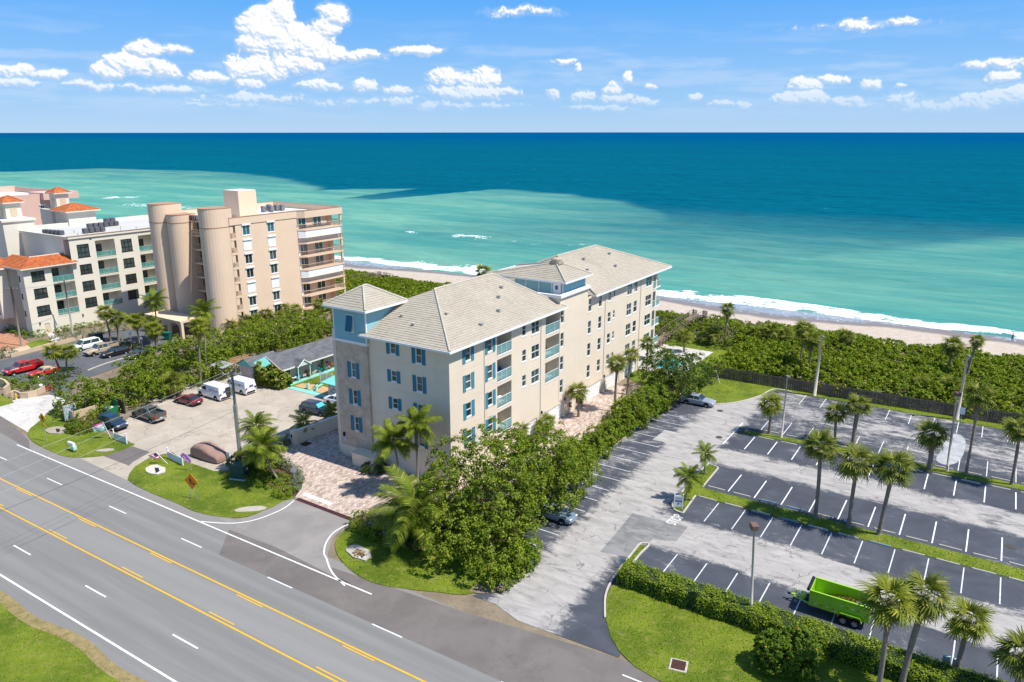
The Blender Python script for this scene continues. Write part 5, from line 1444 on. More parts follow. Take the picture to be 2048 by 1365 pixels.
# ------------------------------------------------------------------ motel
SHINGLE = mat('roof_shingle', (0.125, 0.13, 0.14), 0.9, 0.25, 0.8, 0.4, 10, island=0.18)
SHINGCAP = mat('shingle_cap', (0.14, 0.145, 0.15), 0.9, 0.2, 1)
MPINK = mat('motel_pink', (0.66, 0.50, 0.47), 0.85, 0.06, 0.5)
MTEAL = mat('motel_teal', (0.16, 0.52, 0.46), 0.7, 0.10, 0.8, streak=0.1)
MTEAL_W = mat('teal_paving', (0.22, 0.56, 0.48), 0.8, 0.14, 0.8, world=True)
def build_motel():
    o = G(567.2, 767.4); B = tag(empty('motel', o, R(57)), 'low pink motel with grey shingle roof and turquoise gables', 'building')
    S3 = lambda u, z, d: (u, d, z)
    X1 = 20.0
    holes = [(0.55, 1.5, 0.75, 2.05), (7.6, 8.5, 0.8, 2.05), (10.4, 11.6, 0.8, 2.05), (2.55, 3.5, 0, 2.1), (5.3, 6.25, 0, 2.1), (13.1, 14.1, 0, 2.1), (15.5, 16.5, 0.8, 2.0)]
    wall('wall', MPINK, B, 0, X1, 0, 2.62, holes, S3, 0.1)
    for k, (a, b, c, d) in enumerate(holes):
        if c > 0: window(B, ((a + b) / 2, 0.03, c), 0, b - a - 0.01, d - c - 0.01, 1)
        else: MB().box(a, b, 0.05, 0.09, 0, 2.08).obj('door', MTEAL, B)
    mb = MB(); mb.box(0.003, X1, 0.3, 5.9, 0, 2.6); mb.obj('core', MPINK, B)
    # main gabled roof running towards the sea
    x0, x1, y0, y1, yr, z, zr = -1.0, X1 + 1, -1.1, 5.9, 2.4, 2.55, 4.25
    d = MB(); d.add([(x0, y0, z), (x1, y0, z), (x1, yr, zr), (x0, yr, zr), (x0, y1, z), (x1, y1, z)], [(0, 1, 2, 3), (3, 2, 5, 4)]); rf = d.obj('roof', SHINGCAP, B)
    t = MB(); slope_tiles(t, (x0, y0, z), (x1, y0, z), (x1, yr, zr), (x0, yr, zr), 0.3, 0.9, 0.03); slope_tiles(t, (x1, y1, z), (x0, y1, z), (x0, yr, zr), (x1, yr, zr), 0.3, 0.9, 0.03)
    tag(t.obj('shingles', SHINGLE, rf), kind='stuff')
    f = MB(); f.box(x0, x1, y0 - 0.05, y0 - 0.003, z - 0.2, z); f.obj('fascia', WHITE, rf)
    g = MB(); g.add([(x0 + 0.25, y0, z - 0.1), (x0 + 0.25, yr, zr - 0.05), (x0 + 0.25, y1, z - 0.1)], [(0, 1, 2)]); g.obj('gable', MTEAL, rf)
    for p, q in (((x0, y0, z), (x0, yr, zr)), ((x0, y1, z), (x0, yr, zr))):
        MB().tube([(p[0] - .03, p[1], p[2]), (q[0] - .03, q[1], q[2])], 0.09, 4).obj('barge_board', mat('board_pink', (0.6, 0.42, 0.42), 0.7, 0.1, 1), rf)
    # turquoise sloping panel beside the wing
    MB().add([(-1.1, 1.0, 3.3), (-2.6, 2.0, 2.6), (-2.6, 3.3, 3.5), (-1.1, 2.4, 4.2)], [(0, 1, 2, 3)]).obj('turquoise_panel', MTEAL, rf)
    # porch gable
    p = MB(); px0, px1, pm = 1.55, 4.0, 2.75
    p.add([(px0, -1.75, 2.5), (pm, -1.75, 3.35), (px1, -1.75, 2.5)], [(0, 1, 2)]); pg = p.obj('porch_gable', mat('porch_aqua', (0.50, 0.70, 0.68), 0.7, 0.1, 1), B)
    t = MB(); slope_tiles(t, (px0 - .15, 0.2, 2.42), (px0 - .15, -1.85, 2.42), (pm, -1.85, 3.42), (pm, 0.6, 3.42), 0.3, 0.6, 0.03); slope_tiles(t, (px1 + .15, -1.85, 2.42), (px1 + .15, 0.2, 2.42), (pm, 0.6, 3.42), (pm, -1.85, 3.42), 0.3, 0.6, 0.03); tag(t.obj('porch_shingles', SHINGLE, pg), kind='stuff')
    for a_, b_ in (((px0 - .15, -1.87, 2.40), (pm, -1.87, 3.40)), ((px1 + .15, -1.87, 2.40), (pm, -1.87, 3.40))):
        MB().tube([a_, b_], 0.07, 4).obj('barge_board', WHITE, pg)
    for x in (px0 + 0.05, px1 - 0.05): MB().box(x - 0.05, x + 0.05, -1.72, -1.62, 0, 2.5).obj('porch_post', WHITE, B)
    # road-side wing with turquoise gable
    MB().box(-2.0, 0.0, 4.4, 7.5, 0, 2.5).obj('wing_wall', MPINK, B); wz, wr = 2.5, 3.65
    MB().box(-1.2, 0.0, 0.4, 4.4, 0, 2.5).obj('wing_link', MPINK, B)
    t = MB(); slope_tiles(t, (3, 3.3, wz), (-2.75, 3.3, wz), (-2.75, 5.5, wr), (3, 5.5, wr), 0.3, 0.9, 0.03); slope_tiles(t, (-2.75, 7.8, wz), (3, 7.8, wz), (3, 5.5, wr), (-2.75, 5.5, wr), 0.3, 0.9, 0.03)
    w_ = MB(); w_.add([(-2.75, 3.3, wz), (3, 3.3, wz), (3, 5.5, wr), (-2.75, 5.5, wr), (-2.75, 7.8, wz), (3, 7.8, wz)], [(0, 1, 2, 3), (3, 2, 5, 4)]); wr_ = w_.obj('wing_roof', SHINGCAP, B); tag(t.obj('shingles', SHINGLE, wr_), kind='stuff')
    MB().add([(-2.5, 3.35, wz - .05), (-2.5, 5.5, wr - .05), (-2.5, 7.75, wz - .05)], [(0, 1, 2)]).obj('gable', MTEAL, wr_)
    MB().box(-2.75, 3, 3.24, 3.297, wz - 0.18, wz).obj('fascia', WHITE, wr_)
    window(B, (-2.03, 5.0, 1.4), R(-90), 0.5, 0.6, 1)
    return Frame(o, 57)
MF = build_motel()
# turquoise walks, sand pads, garden of the motel
S(sheet('motel_lawn', [MF(-0.4, -1.6), MF(14, -1.9), MF(14, -9), MF(-0.2, -9.5)], 0.02, GRASS, 0.1)); LAWNS.append(([MF(-0.2, -1.8), MF(14, -1.9), MF(14, -9), MF(-0.2, -9.3)], 0.02))
S(sheet('turquoise_walk', [MF(-1.3, -0.9), MF(16, -0.15), MF(16, -1.5), MF(-0.3, -1.75)], 0.05, MTEAL_W, 0.1))
S(sheet('turquoise_walk', [MF(-1.25, -0.8), MF(-0.35, -1.7), MF(-0.1, -6.2), MF(-0.3, -10.4), MF(-1.2, -10.4)], 0.055, MTEAL_W, 0.1))
S(sheet('turquoise_walk', [MF(-0.2, -6.0), MF(-0.2, -6.5), MF(3.2, -5.4), MF(3.2, -4.9)], 0.06, MTEAL_W, 0.1))
ORSAND = mat('orange_sand', (0.55, 0.33, 0.17), 0.95, 0.2, 2, 0.3, 14, world=True)
S(sheet('sand_pad', [MF(0.0, -2.4), MF(1.6, -2.5), MF(2.2, -4.6), MF(0.1, -5.8)], 0.045, ORSAND, 0.06))
S(sheet('sand_pad', [MF(0.0, -6.8), MF(2.4, -6.0), MF(2.0, -9.2), MF(0.0, -9.6)], 0.045, ORSAND, 0.06))
def build_hut():
    o = MF(-0.6, -10.4); B = tag(empty('motel_hut', o, R(57)), 'small pink hut with turquoise roof and painted mural beside the stone tower', 'hut')
    MB().box(0, 3.4, -3.4, 0, 0, 2.3).obj('wall', MPINK, B)
    r = MB(); r.add([(-0.9, 0.5, 2.35), (-0.9, -3.9, 2.35), (4, -3.9, 2.9), (4, 0.5, 2.9), (-0.9, 0.5, 2.47), (-0.9, -3.9, 2.47), (4, -3.9, 3.02), (4, 0.5, 3.02)], [(0, 1, 2, 3), (4, 7, 6, 5), (0, 4, 5, 1), (0, 3, 7, 4)]); r.obj('roof', MTEAL, B)
    mm, w, bs = mat_new('mural'); tc = w.n('ShaderNodeTexCoord').outputs['Object']
    c = w.ramp(w.noise(tc, 1.1, 3, 0.6, 1.5), [(0.35, (0.68, 0.52, 0.5)), (0.46, (0.72, 0.70, 0.70)), (0.55, (0.05, 0.22, 0.12)), (0.62, (0.62, 0.28, 0.34)), (0.72, (0.25, 0.5, 0.5))]); w.l(c, bs.inputs['Base Color'])
    MB().box(-0.03, -0.004, -3.3, -0.1, 0.1, 2.2).obj('mural', mm, B)
build_hut()

# ================================================================== PLANTS
LEAF_GRAPE = leafmat('leaf_sea_grape', (0.060, 0.108, 0.008), (0.265, 0.345, 0.028), (0.44, 0.40, 0.06))
LEAF_DUNE = leafmat('leaf_dune', (0.070, 0.130, 0.008), (0.275, 0.345, 0.022), (0.45, 0.38, 0.06))
LEAF_HEDGE = leafmat('leaf_hedge', (0.100, 0.165, 0.008), (0.31, 0.40, 0.028), (0.45, 0.44, 0.06))
LEAF_BRIGHT = leafmat('leaf_bright', (0.065, 0.130, 0.010), (0.26, 0.36, 0.03), (0.45, 0.42, 0.06))
LEAF_SILVER = leafmat('leaf_silver', (0.12, 0.155, 0.09), (0.30, 0.345, 0.23))
LEAF_DARK = leafmat('leaf_dark', (0.030, 0.062, 0.010), (0.115, 0.165, 0.022))
LEAF_SCRUB = leafmat('leaf_scrub', (0.085, 0.105, 0.03), (0.22, 0.26, 0.06), (0.36, 0.28, 0.13))
FROND = leafmat('palm_frond', (0.075, 0.108, 0.014), (0.335, 0.350, 0.065), (0.46, 0.40, 0.14), 0.3)
FRONDB = leafmat('palm_frond_bright', (0.10, 0.140, 0.012), (0.38, 0.39, 0.05), (0.45, 0.40, 0.08), 0.3)
COCO = leafmat('coconut_frond', (0.055, 0.095, 0.010), (0.27, 0.315, 0.030), (0.42, 0.38, 0.07), 0.28)
DEADF = leafmat('dead_frond', (0.20, 0.14, 0.075), (0.38, 0.29, 0.17), None, 0.15)
BARK = mat('palm_bark', (0.25, 0.20, 0.16), 0.95, 0.35, 3.0, 0.9, 16)
BARKC = mat('coconut_bark', (0.30, 0.26, 0.205), 0.95, 0.25, 3.0, 0.7, 14)
BARKW = mat('branch_bark', (0.24, 0.20, 0.165), 0.95, 0.3, 3.0, 0.7, 14)
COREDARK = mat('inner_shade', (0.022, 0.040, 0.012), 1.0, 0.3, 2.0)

def leaves(C, N, size, rg, jitter=0.25, fold=0.22, aspect=0.8):
    """one four-cornered folded leaf per centre, facing about N"""
    n = len(C); N = N + rg.normal(size=(n, 3)) * 0.4; N /= np.linalg.norm(N, axis=1)[:, None] + 1e-9
    a = np.cross(N, rg.normal(size=(n, 3))); a /= np.linalg.norm(a, axis=1)[:, None] + 1e-9
    b = np.cross(N, a); s = (size * (1 + jitter * rg.normal(size=n)))[:, None].clip(size * 0.4, size * 1.8)
    k = aspect
    V = np.stack([C - a * s * 0.5, C + b * s * 0.5 * k + N * s * fold * 0.5, C + a * s * 0.55 - N * s * fold, C - b * s * 0.5 * k + N * s * fold * 0.5], 1).reshape(-1, 3)
    return V, np.arange(4 * n).reshape(n, 4)

def clump_points(lobes, spacing, rg, inner=0.25, zmin=0.05):
    """clump centres spread over the outside of a heap of ellipsoids, plus some inside"""
    P, Nn, Rr = [], [], []
    for i, (c, r) in enumerate(lobes):
        c, r = np.array(c, float), np.array(r, float)
        area = 4 * math.pi * ((r[0] * r[1]) ** 1.6 / 3 + (r[0] * r[2]) ** 1.6 / 3 + (r[1] * r[2]) ** 1.6 / 3) ** (1 / 1.6)
        n = int(area / (spacing * spacing))
        d = rg.normal(size=(n, 3)); d /= np.linalg.norm(d, axis=1)[:, None]
        rad = 1 + 0.10 * np.sin(d[:, 0] * 5 + i) + 0.10 * np.sin(d[:, 1] * 6 + 2 * i) + rg.normal(size=n) * 0.06
        p = c + d * r * rad[:, None]
        nn = d / r; nn /= np.linalg.norm(nn, axis=1)[:, None]
        ok = p[:, 2] > zmin
        for j, (c2, r2) in enumerate(lobes):
            if j != i:
                ok &= (((p - np.array(c2)) / np.array(r2)) ** 2).sum(1) > 0.72
        P.append(p[ok]); Nn.append(nn[ok])
        m = int(n * inner)
        d = rg.normal(size=(m, 3)); d /= np.linalg.norm(d, axis=1)[:, None]
        p = c + d * r * rg.uniform(0.55, 0.85, m)[:, None]; ok = p[:, 2] > zmin
        P.append(p[ok]); Nn.append(d[ok])
    return np.concatenate(P), np.concatenate(Nn)

def foliage_mesh(name, lobes, seed, spacing=0.75, clump=0.42, per=20, leaf=0.2, inner=0.25, zmin=0.05, up=0.55):
    rg = np.random.default_rng(seed)
    P, N = clump_points(lobes, spacing, rg, inner, zmin)
    n = len(P); cs = clump * rg.uniform(0.6, 1.35, n)
    d = rg.normal(size=(n, per, 3)); d /= np.linalg.norm(d, axis=2)[:, :, None]
    d = d + N[:, None, :] * 0.75 + np.array([0, 0, up * 0.7]); d /= np.linalg.norm(d, axis=2)[:, :, None]
    C = P[:, None, :] + d * cs[:, None, None] * rg.uniform(0.5, 1.05, (n, per, 1))
    Nl = d + np.array([0, 0, up])
    C = C.reshape(-1, 3); Nl = Nl.reshape(-1, 3); k = C[:, 2] > zmin * 0.5
    V, F = leaves(C[k], Nl[k], leaf, rg)
    return np_mesh(name, V, F)

def limbs(mb, base, lobes, r0, rg, forks=7):
    """trunk that forks into limbs reaching the lobes"""
    base = Vector(base)
    for k in range(forks):
        c, r = lobes[k % len(lobes)]
        tgt = Vector(c) + Vector((rg.uniform(-.55, .55) * r[0], rg.uniform(-.55, .55) * r[1], rg.uniform(-.1, .5) * r[2]))
        st = base + Vector((rg.uniform(-.4, .4), rg.uniform(-.4, .4), 0)); mid = st.lerp(tgt, 0.45) + Vector((rg.uniform(-.5, .5), rg.uniform(-.5, .5), 0.3))
        pts = smooth3([st, st + Vector((0, 0, 0.6)), mid, tgt], 4)
        mb.tube(pts, [r0 * (1 - 0.8 * i / (len(pts) - 1)) for i in range(len(pts))], 6)
def smooth3(P, n):
    P = [Vector(p) for p in P]; out = []
    for i in range(len(P) - 1):
        p0, p1, p2, p3 = P[max(i - 1, 0)], P[i], P[i + 1], P[min(i + 2, len(P) - 1)]
        for k in range(n):
            t = k / n
            out.append(0.5 * ((2 * p1) + (p2 - p0) * t + (2 * p0 - 5 * p1 + 4 * p2 - p3) * t * t + (3 * p1 - p0 - 3 * p2 + p3) * t ** 3))
    out.append(P[-1]); return out

def tree(name, label, base, lobes, seed, leafm=None, trunk=0.2, forks=7, group=None, cat='tree', **kw):
    """lobes in metres relative to the base"""
    T = tag(empty(name, base), label, cat, group)
    mb = MB(); limbs(mb, (0, 0, -0.05), lobes, trunk, random.Random(seed), forks); mb.obj('trunk', BARKW, T, smooth=True)
    link('crown', foliage_mesh('crown', lobes, seed, **kw), leafm or LEAF_GRAPE, T)
    return T
def shrub(name, label, base, lobes, seed, leafm=None, group=None, cat='shrub', core=True, **kw):
    T = tag(empty(name, base), label, cat, group)
    a = dict(spacing=0.42, clump=0.24, per=14, leaf=0.13, inner=0.15); a.update(kw)
    link('foliage', foliage_mesh('foliage', lobes, seed, **a), leafm or LEAF_HEDGE, T)
    for c, r in lobes[:3]:
        MB().tube([(c[0] * 0.6, c[1] * 0.6, -0.02), (c[0], c[1], c[2])], [0.05, 0.03], 5).obj('stem', BARKW, T)
    return T

# ------------------------------------------------------------------ palms
def fan_mesh(seed, seg=17, droop=0.35, pet=0.85, rad=1.05):
    """one cabbage-palm leaf: stalk along +x, fan of narrow blades drooping at the tips"""
    rg = random.Random(seed); mb = MB()
    sag = lambda x: -0.10 * x * x
    for i in range(4):
        x0, x1 = pet * i / 4, pet * (i + 1) / 4
        mb.add([(x0, -0.022, sag(x0)), (x0, 0.022, sag(x0)), (x1, 0.02, sag(x1)), (x1, -0.02, sag(x1))], [(0, 1, 2, 3)])
    for i in range(seg):
        f = (i + 0.5) / seg * 2 - 1
        a = f * 1.95 + rg.uniform(-.05, .05); L = rad * (1.0 - 0.22 * abs(f)) * rg.uniform(0.86, 1.1)
        ox = pet + 0.12 * (1 - abs(f)); w = 0.055
        dx, dy = math.cos(a), math.sin(a); nx, ny = -dy, dx
        base_z = sag(ox) + 0.10 * (abs(f)) * 1.2; prev = None
        pts = []
        for k, t in enumerate((0.0, 0.4, 0.75, 1.0)):
            z = base_z + 0.08 * t - droop * t * t * rg.uniform(0.7, 1.5) * L
            ww = w * (0.55, 1.0, 0.7, 0.12)[k]
            pts.append((Vector((ox + dx * L * t + nx * ww, dy * L * t + ny * ww, z)), Vector((ox + dx * L * t - nx * ww, dy * L * t - ny * ww, z))))
        vs = [p for pr in pts for p in pr]
        mb.add(vs, [(2 * k, 2 * k + 1, 2 * k + 3, 2 * k + 2) for k in range(3)])
    return mb.mesh('frond')
FANS = [fan_mesh(i, 17, 0.25 + 0.12 * (i % 4)) for i in range(6)]
for m_ in FANS: m_.materials.append(FROND)
FANS_B = [m_.copy() for m_ in FANS]
for m_ in FANS_B: m_.materials.clear(); m_.materials.append(FRONDB)
FANS_D = [fan_mesh(40 + i, 13, 0.9) for i in range(3)]
for m_ in FANS_D: m_.materials.append(DEADF)

def frond_set(n, rg, top=78, bottom=-42, sc=1.0):
    out = []
    for i in range(n):
        t = (i + 0.5) / n
        el = top + (bottom - top) * (t ** 0.85) + rg.uniform(-8, 8); az = i * 137.5 + rg.uniform(-14, 14)
        out.append((az, el, sc * rg.uniform(0.85, 1.12) * (0.82 if el > 55 else 1.0), rg.uniform(-25, 25)))
    return out
def mesh_arrays(me):
    v = np.empty(len(me.vertices) * 3, np.float32); me.vertices.foreach_get('co', v)
    f = np.array([p.vertices[:] for p in me.polygons], np.int32); return v.reshape(-1, 3), f
def merged_crown(name, meshes, fr, m):
    V, F, b = [], [], 0; arr = [mesh_arrays(x) for x in meshes]
    for i, (az, el, sc, roll) in enumerate(fr):
        v, f = arr[i % len(arr)]
        M = np.array((Matrix.Rotation(R(az), 3, 'Z') @ Matrix.Rotation(R(-el), 3, 'Y') @ Matrix.Rotation(R(roll), 3, 'X')))
        V.append((v * sc) @ M.T); F.append(f + b); b += len(v)
    me = np_mesh(name, np.concatenate(V), np.concatenate(F)); me.materials.append(m)
    return me
_cr = random.Random(5)
CROWNS = [merged_crown('crown', FANS, frond_set(30, random.Random(90 + k), sc=1.0), FROND) for k in range(5)]
CROWNS_B = [merged_crown('crown', FANS, frond_set(30, random.Random(70 + k), sc=1.0), FRONDB) for k in range(3)]
SKIRTS = [merged_crown('dead_fronds', FANS_D, frond_set(12, random.Random(20 + k), -35, -82, 0.9), DEADF) for k in range(3)]

def palm_trunk(pts, r, seed, boots=True):
    rg = random.Random(seed); mb = MB(); P = smooth3(pts, 5); n = len(P)
    mb.tube(P, [r * (1.25 - 0.35 * min(1, i / 2.0) + rg.uniform(-.04, .04)) * (1.0 if i < n - 3 else 1.1) for i in range(n)], 9)
    if boots:   # old leaf bases under the crown
        top, d = P[-1], (P[-1] - P[-2]).normalized()
        for k in range(18):
            a = k * 2.4; h = 0.06 + 0.055 * k
            o = top - d * h; s = Vector((math.cos(a), math.sin(a), 0))
            mb.add([o + s * r * 0.8 + Vector((-s.y, s.x, 0)) * 0.06, o + s * r * 0.8 - Vector((-s.y, s.x, 0)) * 0.06, o + s * (r + 0.14) + Vector((0, 0, 0.16))], [(0, 1, 2)])
    return mb.mesh('trunk', True)

def sabal(label, base, top, rad=2.1, seed=1, near=False, bright=False, skirt=False, r=0.19, group=None, boots=True):
    """cabbage palm; base (u, v) on the ground, top (u, v) of the crown's heart"""
    b = G(*base); X = (top[0] - CX) / FPX; Y = (top[1] - CY) / FPX
    t = b.y / (_c - Y * _s); tp = Vector((t * X, b.y, CAM_H + t * (-_s - Y * _c))) - b
    T = tag(empty('cabbage_palm', b), label, 'palm', group or 'cabbage palms')
    rg = random.Random(seed)
    mid = Vector((tp.x * 0.35, rg.uniform(-.15, .15), tp.z * 0.5))
    if tp.z > 0.9:
        link('trunk', palm_trunk([(0, 0, -0.1), mid, tp], r, seed, boots), BARK, T)
    k = rad / 1.9
    if near:
        fs = FANS_B if bright else FANS
        for i, (az, el, sc, roll) in enumerate(frond_set(28, rg, sc=k)):
            link('frond', fs[(i * 5 + seed) % 6], None, T, tp, rot=(Matrix.Rotation(R(az), 3, 'Z') @ Matrix.Rotation(R(-el), 3, 'Y') @ Matrix.Rotation(R(roll), 3, 'X')).to_euler(), scale=sc)
    else:
        cs = CROWNS_B if bright else CROWNS
        link('crown', cs[seed % len(cs)], None, T, tp, rz=rg.uniform(0, 6.28), scale=k)
    if skirt:
        link('dead_fronds', SKIRTS[seed % 3], None, T, tp - Vector((0, 0, 0.1)), rz=rg.uniform(0, 6.28), scale=k * 0.9)
    return T

def feather_mesh(seed, L=3.2, pairs=36, lf=0.75, arch=0.55):
    """one coconut leaf: arching midrib along +x with hanging leaflets"""
    rg = random.Random(seed); mb = MB()
    def rib(t): return Vector((L * (t - 0.12 * t * t * arch), 0, arch * L * (0.42 * t - 0.85 * t * t)))
    P = [rib(i / 10) for i in range(11)]
    for i in range(10):
        w0, w1 = 0.035 * (1 - i / 11), 0.035 * (1 - (i + 1) / 11)
        mb.add([P[i] + Vector((0, w0, 0)), P[i] - Vector((0, w0, 0)), P[i + 1] - Vector((0, w1, 0)), P[i + 1] + Vector((0, w1, 0))], [(0, 1, 2, 3)])
    for i in range(pairs):
        t = 0.14 + 0.86 * i / pairs; p = rib(t); d = (rib(min(1, t + 0.02)) - rib(t - 0.02)).normalized()
        ln = lf * (0.55 + 0.9 * math.sin(math.pi * min(1, 0.15 + t * 0.82))) * 0.75
        for s in (-1, 1):
            o = Vector((d.x * 0.55, s * 0.8, -0.22 + rg.uniform(-.12, .1))).normalized()
            q = p + o * ln * 0.55; e = p + o * ln + Vector((0, 0, -0.35 * ln)); w = 0.036
            mb.add([p - d * w, p + d * w, q + d * w, q - d * w, e], [(0, 1, 2, 3), (3, 2, 4)])
    me = mb.mesh('frond'); me.materials.append(COCO); return me
FEATH = [feather_mesh(i, 3.0 + 0.2 * (i % 3), 36, 0.95, 0.42 + 0.14 * (i % 4)) for i in range(6)]
def coconut(label, base, top, seed, rad=3.0, n=17, r=0.14, curve=(0, 0), name='coconut_palm', group='feather palms', lo=-38):
    b = G(*base); X = (top[0] - CX) / FPX; Y = (top[1] - CY) / FPX
    t = b.y / (_c - Y * _s); tp = Vector((t * X, b.y, CAM_H + t * (-_s - Y * _c))) - b
    T = tag(empty(name, b), label, 'palm', group); rg = random.Random(seed)
    mid = Vector((tp.x * 0.5 + curve[0], curve[1], tp.z * 0.45))
    link('trunk', palm_trunk([(0, 0, -0.1), mid, tp], r, seed, False), BARKC, T)
    n += 4
    for i in range(n):
        f = (i + 0.5) / n; el = 74 + (lo - 74) * f ** 0.9 + rg.uniform(-8, 8); az = i * 137.5 + rg.uniform(-15, 15)
        link('frond', FEATH[(i + seed) % 6], None, T, tp, rot=(Matrix.Rotation(R(az), 3, 'Z') @ Matrix.Rotation(R(-el), 3, 'Y') @ Matrix.Rotation(R(rg.uniform(-30, 30)), 3, 'X')).to_euler(), scale=rad / 3.0 * rg.uniform(0.85, 1.1))
    return T

# ------------------------------------------------------------------ palms of the car park
LG = 'cabbage palms on the car park islands'
sabal('straight cabbage palm, first of three on the near grass island', (1630, 1037), (1641, 893), 2.2, 1, True, False, False, 0.20, LG)
sabal('middle cabbage palm of three on the near grass island', (1697, 1056), (1716, 925), 2.2, 2, True, False, False, 0.20, LG)
sabal('leaning cabbage palm, last of three on the near grass island', (1757, 1070), (1788, 935), 2.25, 3, True, False, False, 0.21, LG)
sabal('young cabbage palm beside the lamp post on the far island', (1538, 868), (1541, 810), 1.9, 4, True, True, False, 0.2, LG)
sabal('slim small cabbage palm on the far island', (1669, 884), (1672, 828), 1.75, 5, True, False, False, 0.17, LG)
sabal('cabbage palm with shaggy trunk on the far island', (1705, 893), (1717, 812), 1.9, 6, True, False, False, 0.27, LG)
sabal('stout low cabbage palm left of the tall lamp post', (1858, 938), (1866, 868), 2.2, 7, True, False, True, 0.30, LG)
sabal('tall thin cabbage palm right of the tall lamp post', (1931, 950), (1959, 790), 1.9, 8, True, False, True, 0.16, LG)
sabal('cabbage palm leaning out at the right edge of the car park', (2023, 970), (2040, 860), 2.0, 9, True, False, False, 0.18, LG)
BG = 'cabbage palms by the near hedge'
sabal('cabbage palm just right of the green trailer', (1752, 1412), (1781, 1200), 2.05, 11, True, True, True, 0.19, BG)
sabal('tallest cabbage palm behind the near hedge', (1800, 1382), (1853, 1192), 2.15, 12, True, False, True, 0.22, BG)
sabal('small cabbage palm by the grey meter box', (1908, 1358), (1938, 1240), 1.7, 13, True, True, False, 0.19, BG)
sabal('cabbage palm cut by the right edge near the hedge', (2020, 1420), (2046, 1308), 1.9, 14, True, False, True, 0.19, BG)
# ------------------------------------------------------------------ palms beside the tall house
HG = 'cabbage palms beside the tall house'
sabal('short cabbage palm before the second garage door', (1157, 834), (1156, 783), 1.75, 21, True, False, False, 0.19, HG)
sabal('cabbage palm with pale crown before the fourth garage door', (1229, 824), (1235, 728), 1.75, 22, True, False, False, 0.19, HG)
sabal('slender cabbage palm before the last garage door', (1254, 790), (1262, 710), 1.5, 23, True, False, False, 0.19, HG)
sabal('cabbage palm by the pool corner of the tall house', (1293, 755), (1295, 687), 1.6, 24, True, False, False, 0.15, HG)
sabal('low cabbage palm before the first garage door', (1040, 885), (1040, 858), 1.5, 25, True, False, False, 0.15, HG)
sabal('low cabbage palm with two stems before the garages', (1092, 872), (1092, 846), 1.5, 26, True, False, True, 0.15, HG)
sabal('bushy stemless cabbage palm among the kerb shrubs', (1246, 838), (1246, 815), 1.9, 27, False, True, False, 0.15, HG)
# ------------------------------------------------------------------ palms in the dune scrub
DG = 'cabbage palms in the dune scrub'
for lab, b, t, rad, sk in [('lone tall cabbage palm standing against the beach', (1448, 690), (1456, 619), 1.75, True), ('tall cabbage palm behind the pale lamp post', (1597, 748), (1609, 658), 1.9, True),
                           ('cabbage palm just left of the pale lamp post', (1616, 758), (1623, 680), 1.9, True), ('cabbage palm alone right of the pale lamp post', (1694, 708), (1693, 672), 1.7, True),
                           ('round crowned cabbage palm at the far right dune', (1893, 756), (1906, 692), 2.0, True), ('leaning tall cabbage palm at the far right dune', (1928, 770), (1954, 682), 1.35, True),
                           ('bushy cabbage palm, left one of the low dune group', (1518, 690), (1515, 665), 1.9, True), ('bushy cabbage palm in the middle of the low dune group', (1545, 692), (1543, 662), 2.0, True),
                           ('bushy cabbage palm, right one of the low dune group', (1572, 694), (1572, 670), 1.9, True), ('low shaggy cabbage palm at the fence, right of the lamp posts', (1903, 800), (1903, 772), 2.0, True),
                           ('low shaggy cabbage palm at the fence, left of the lamp posts', (1846, 795), (1845, 772), 2.2, True), ('small cabbage palm in the scrub below the beach stair', (1425, 690), (1425, 668), 1.8, False),
                           ('small cabbage palm by the lawn in front of the beach stair', (1368, 705), (1368, 672), 1.7, False), ('ragged palm behind the ridge of the tall house', (968, 575), (966, 543), 2.4, False)]:
    sabal(lab, b, t, rad, int(b[0]) % 97, False, False, sk, 0.17, DG)
# ------------------------------------------------------------------ palms on the neighbour's ground
NG = 'palms round the peach tower'
for lab, b, t, rad, br in [('left cabbage palm of the pair by the red pickup', (121, 743), (105, 705), 1.9, True), ('right cabbage palm of the pair by the red pickup', (133, 742), (137, 704), 1.8, False),
                           ('cabbage palm before the cream house, leftmost of its row', (222, 684), (209, 624), 1.8, False), ('cabbage palm second in the row before the cream house', (238, 682), (232, 635), 1.9, False),
                           ('bright cabbage palm third in the row before the cream house', (280, 693), (271, 640), 2.0, True), ('bright cabbage palm nearest the green bin', (314, 700), (306, 660), 2.0, True),
                           ('dark cabbage palm behind the bright one by the bin', (302, 690), (300, 645), 1.8, False),
                           ('tall cabbage palm with dead skirt above the thicket', (402, 772), (397, 652), 1.9, True), ('cabbage palm low at the thicket edge by the red car', (350, 795), (346, 762), 2.0, False),
                           ('cabbage palm at the foot of the peach tower, left of its row', (459, 672), (458, 650), 2.0, True), ('second cabbage palm at the foot of the peach tower', (485, 665), (484, 640), 2.0, False),
                           ('third cabbage palm at the foot of the peach tower', (512, 662), (512, 640), 1.9, True), ('fourth cabbage palm at the foot of the peach tower', (530, 655), (530, 628), 1.9, False),
                           ('fifth cabbage palm at the foot of the peach tower', (557, 656), (557, 634), 1.8, False), ('sixth cabbage palm at the foot of the peach tower', (565, 645), (565, 618), 1.9, False),
                           ('seventh cabbage palm at the foot of the peach tower', (590, 645), (590, 620), 1.8, False), ('cabbage palm under the sea balconies of the peach tower', (637, 640), (637, 608), 1.8, False)]:
    sabal(lab, b, t, rad, int(b[0]) % 89, False, br, int(b[0]) % 2 == 0, 0.17, NG)
coconut('feather palm before the rounded shafts of the peach tower', (318, 684), (308, 602), 31, 2.6, 15, 0.13)
coconut('feather palm rising behind the tall skirted cabbage palm', (412, 745), (407, 622), 32, 2.4, 15, 0.13)
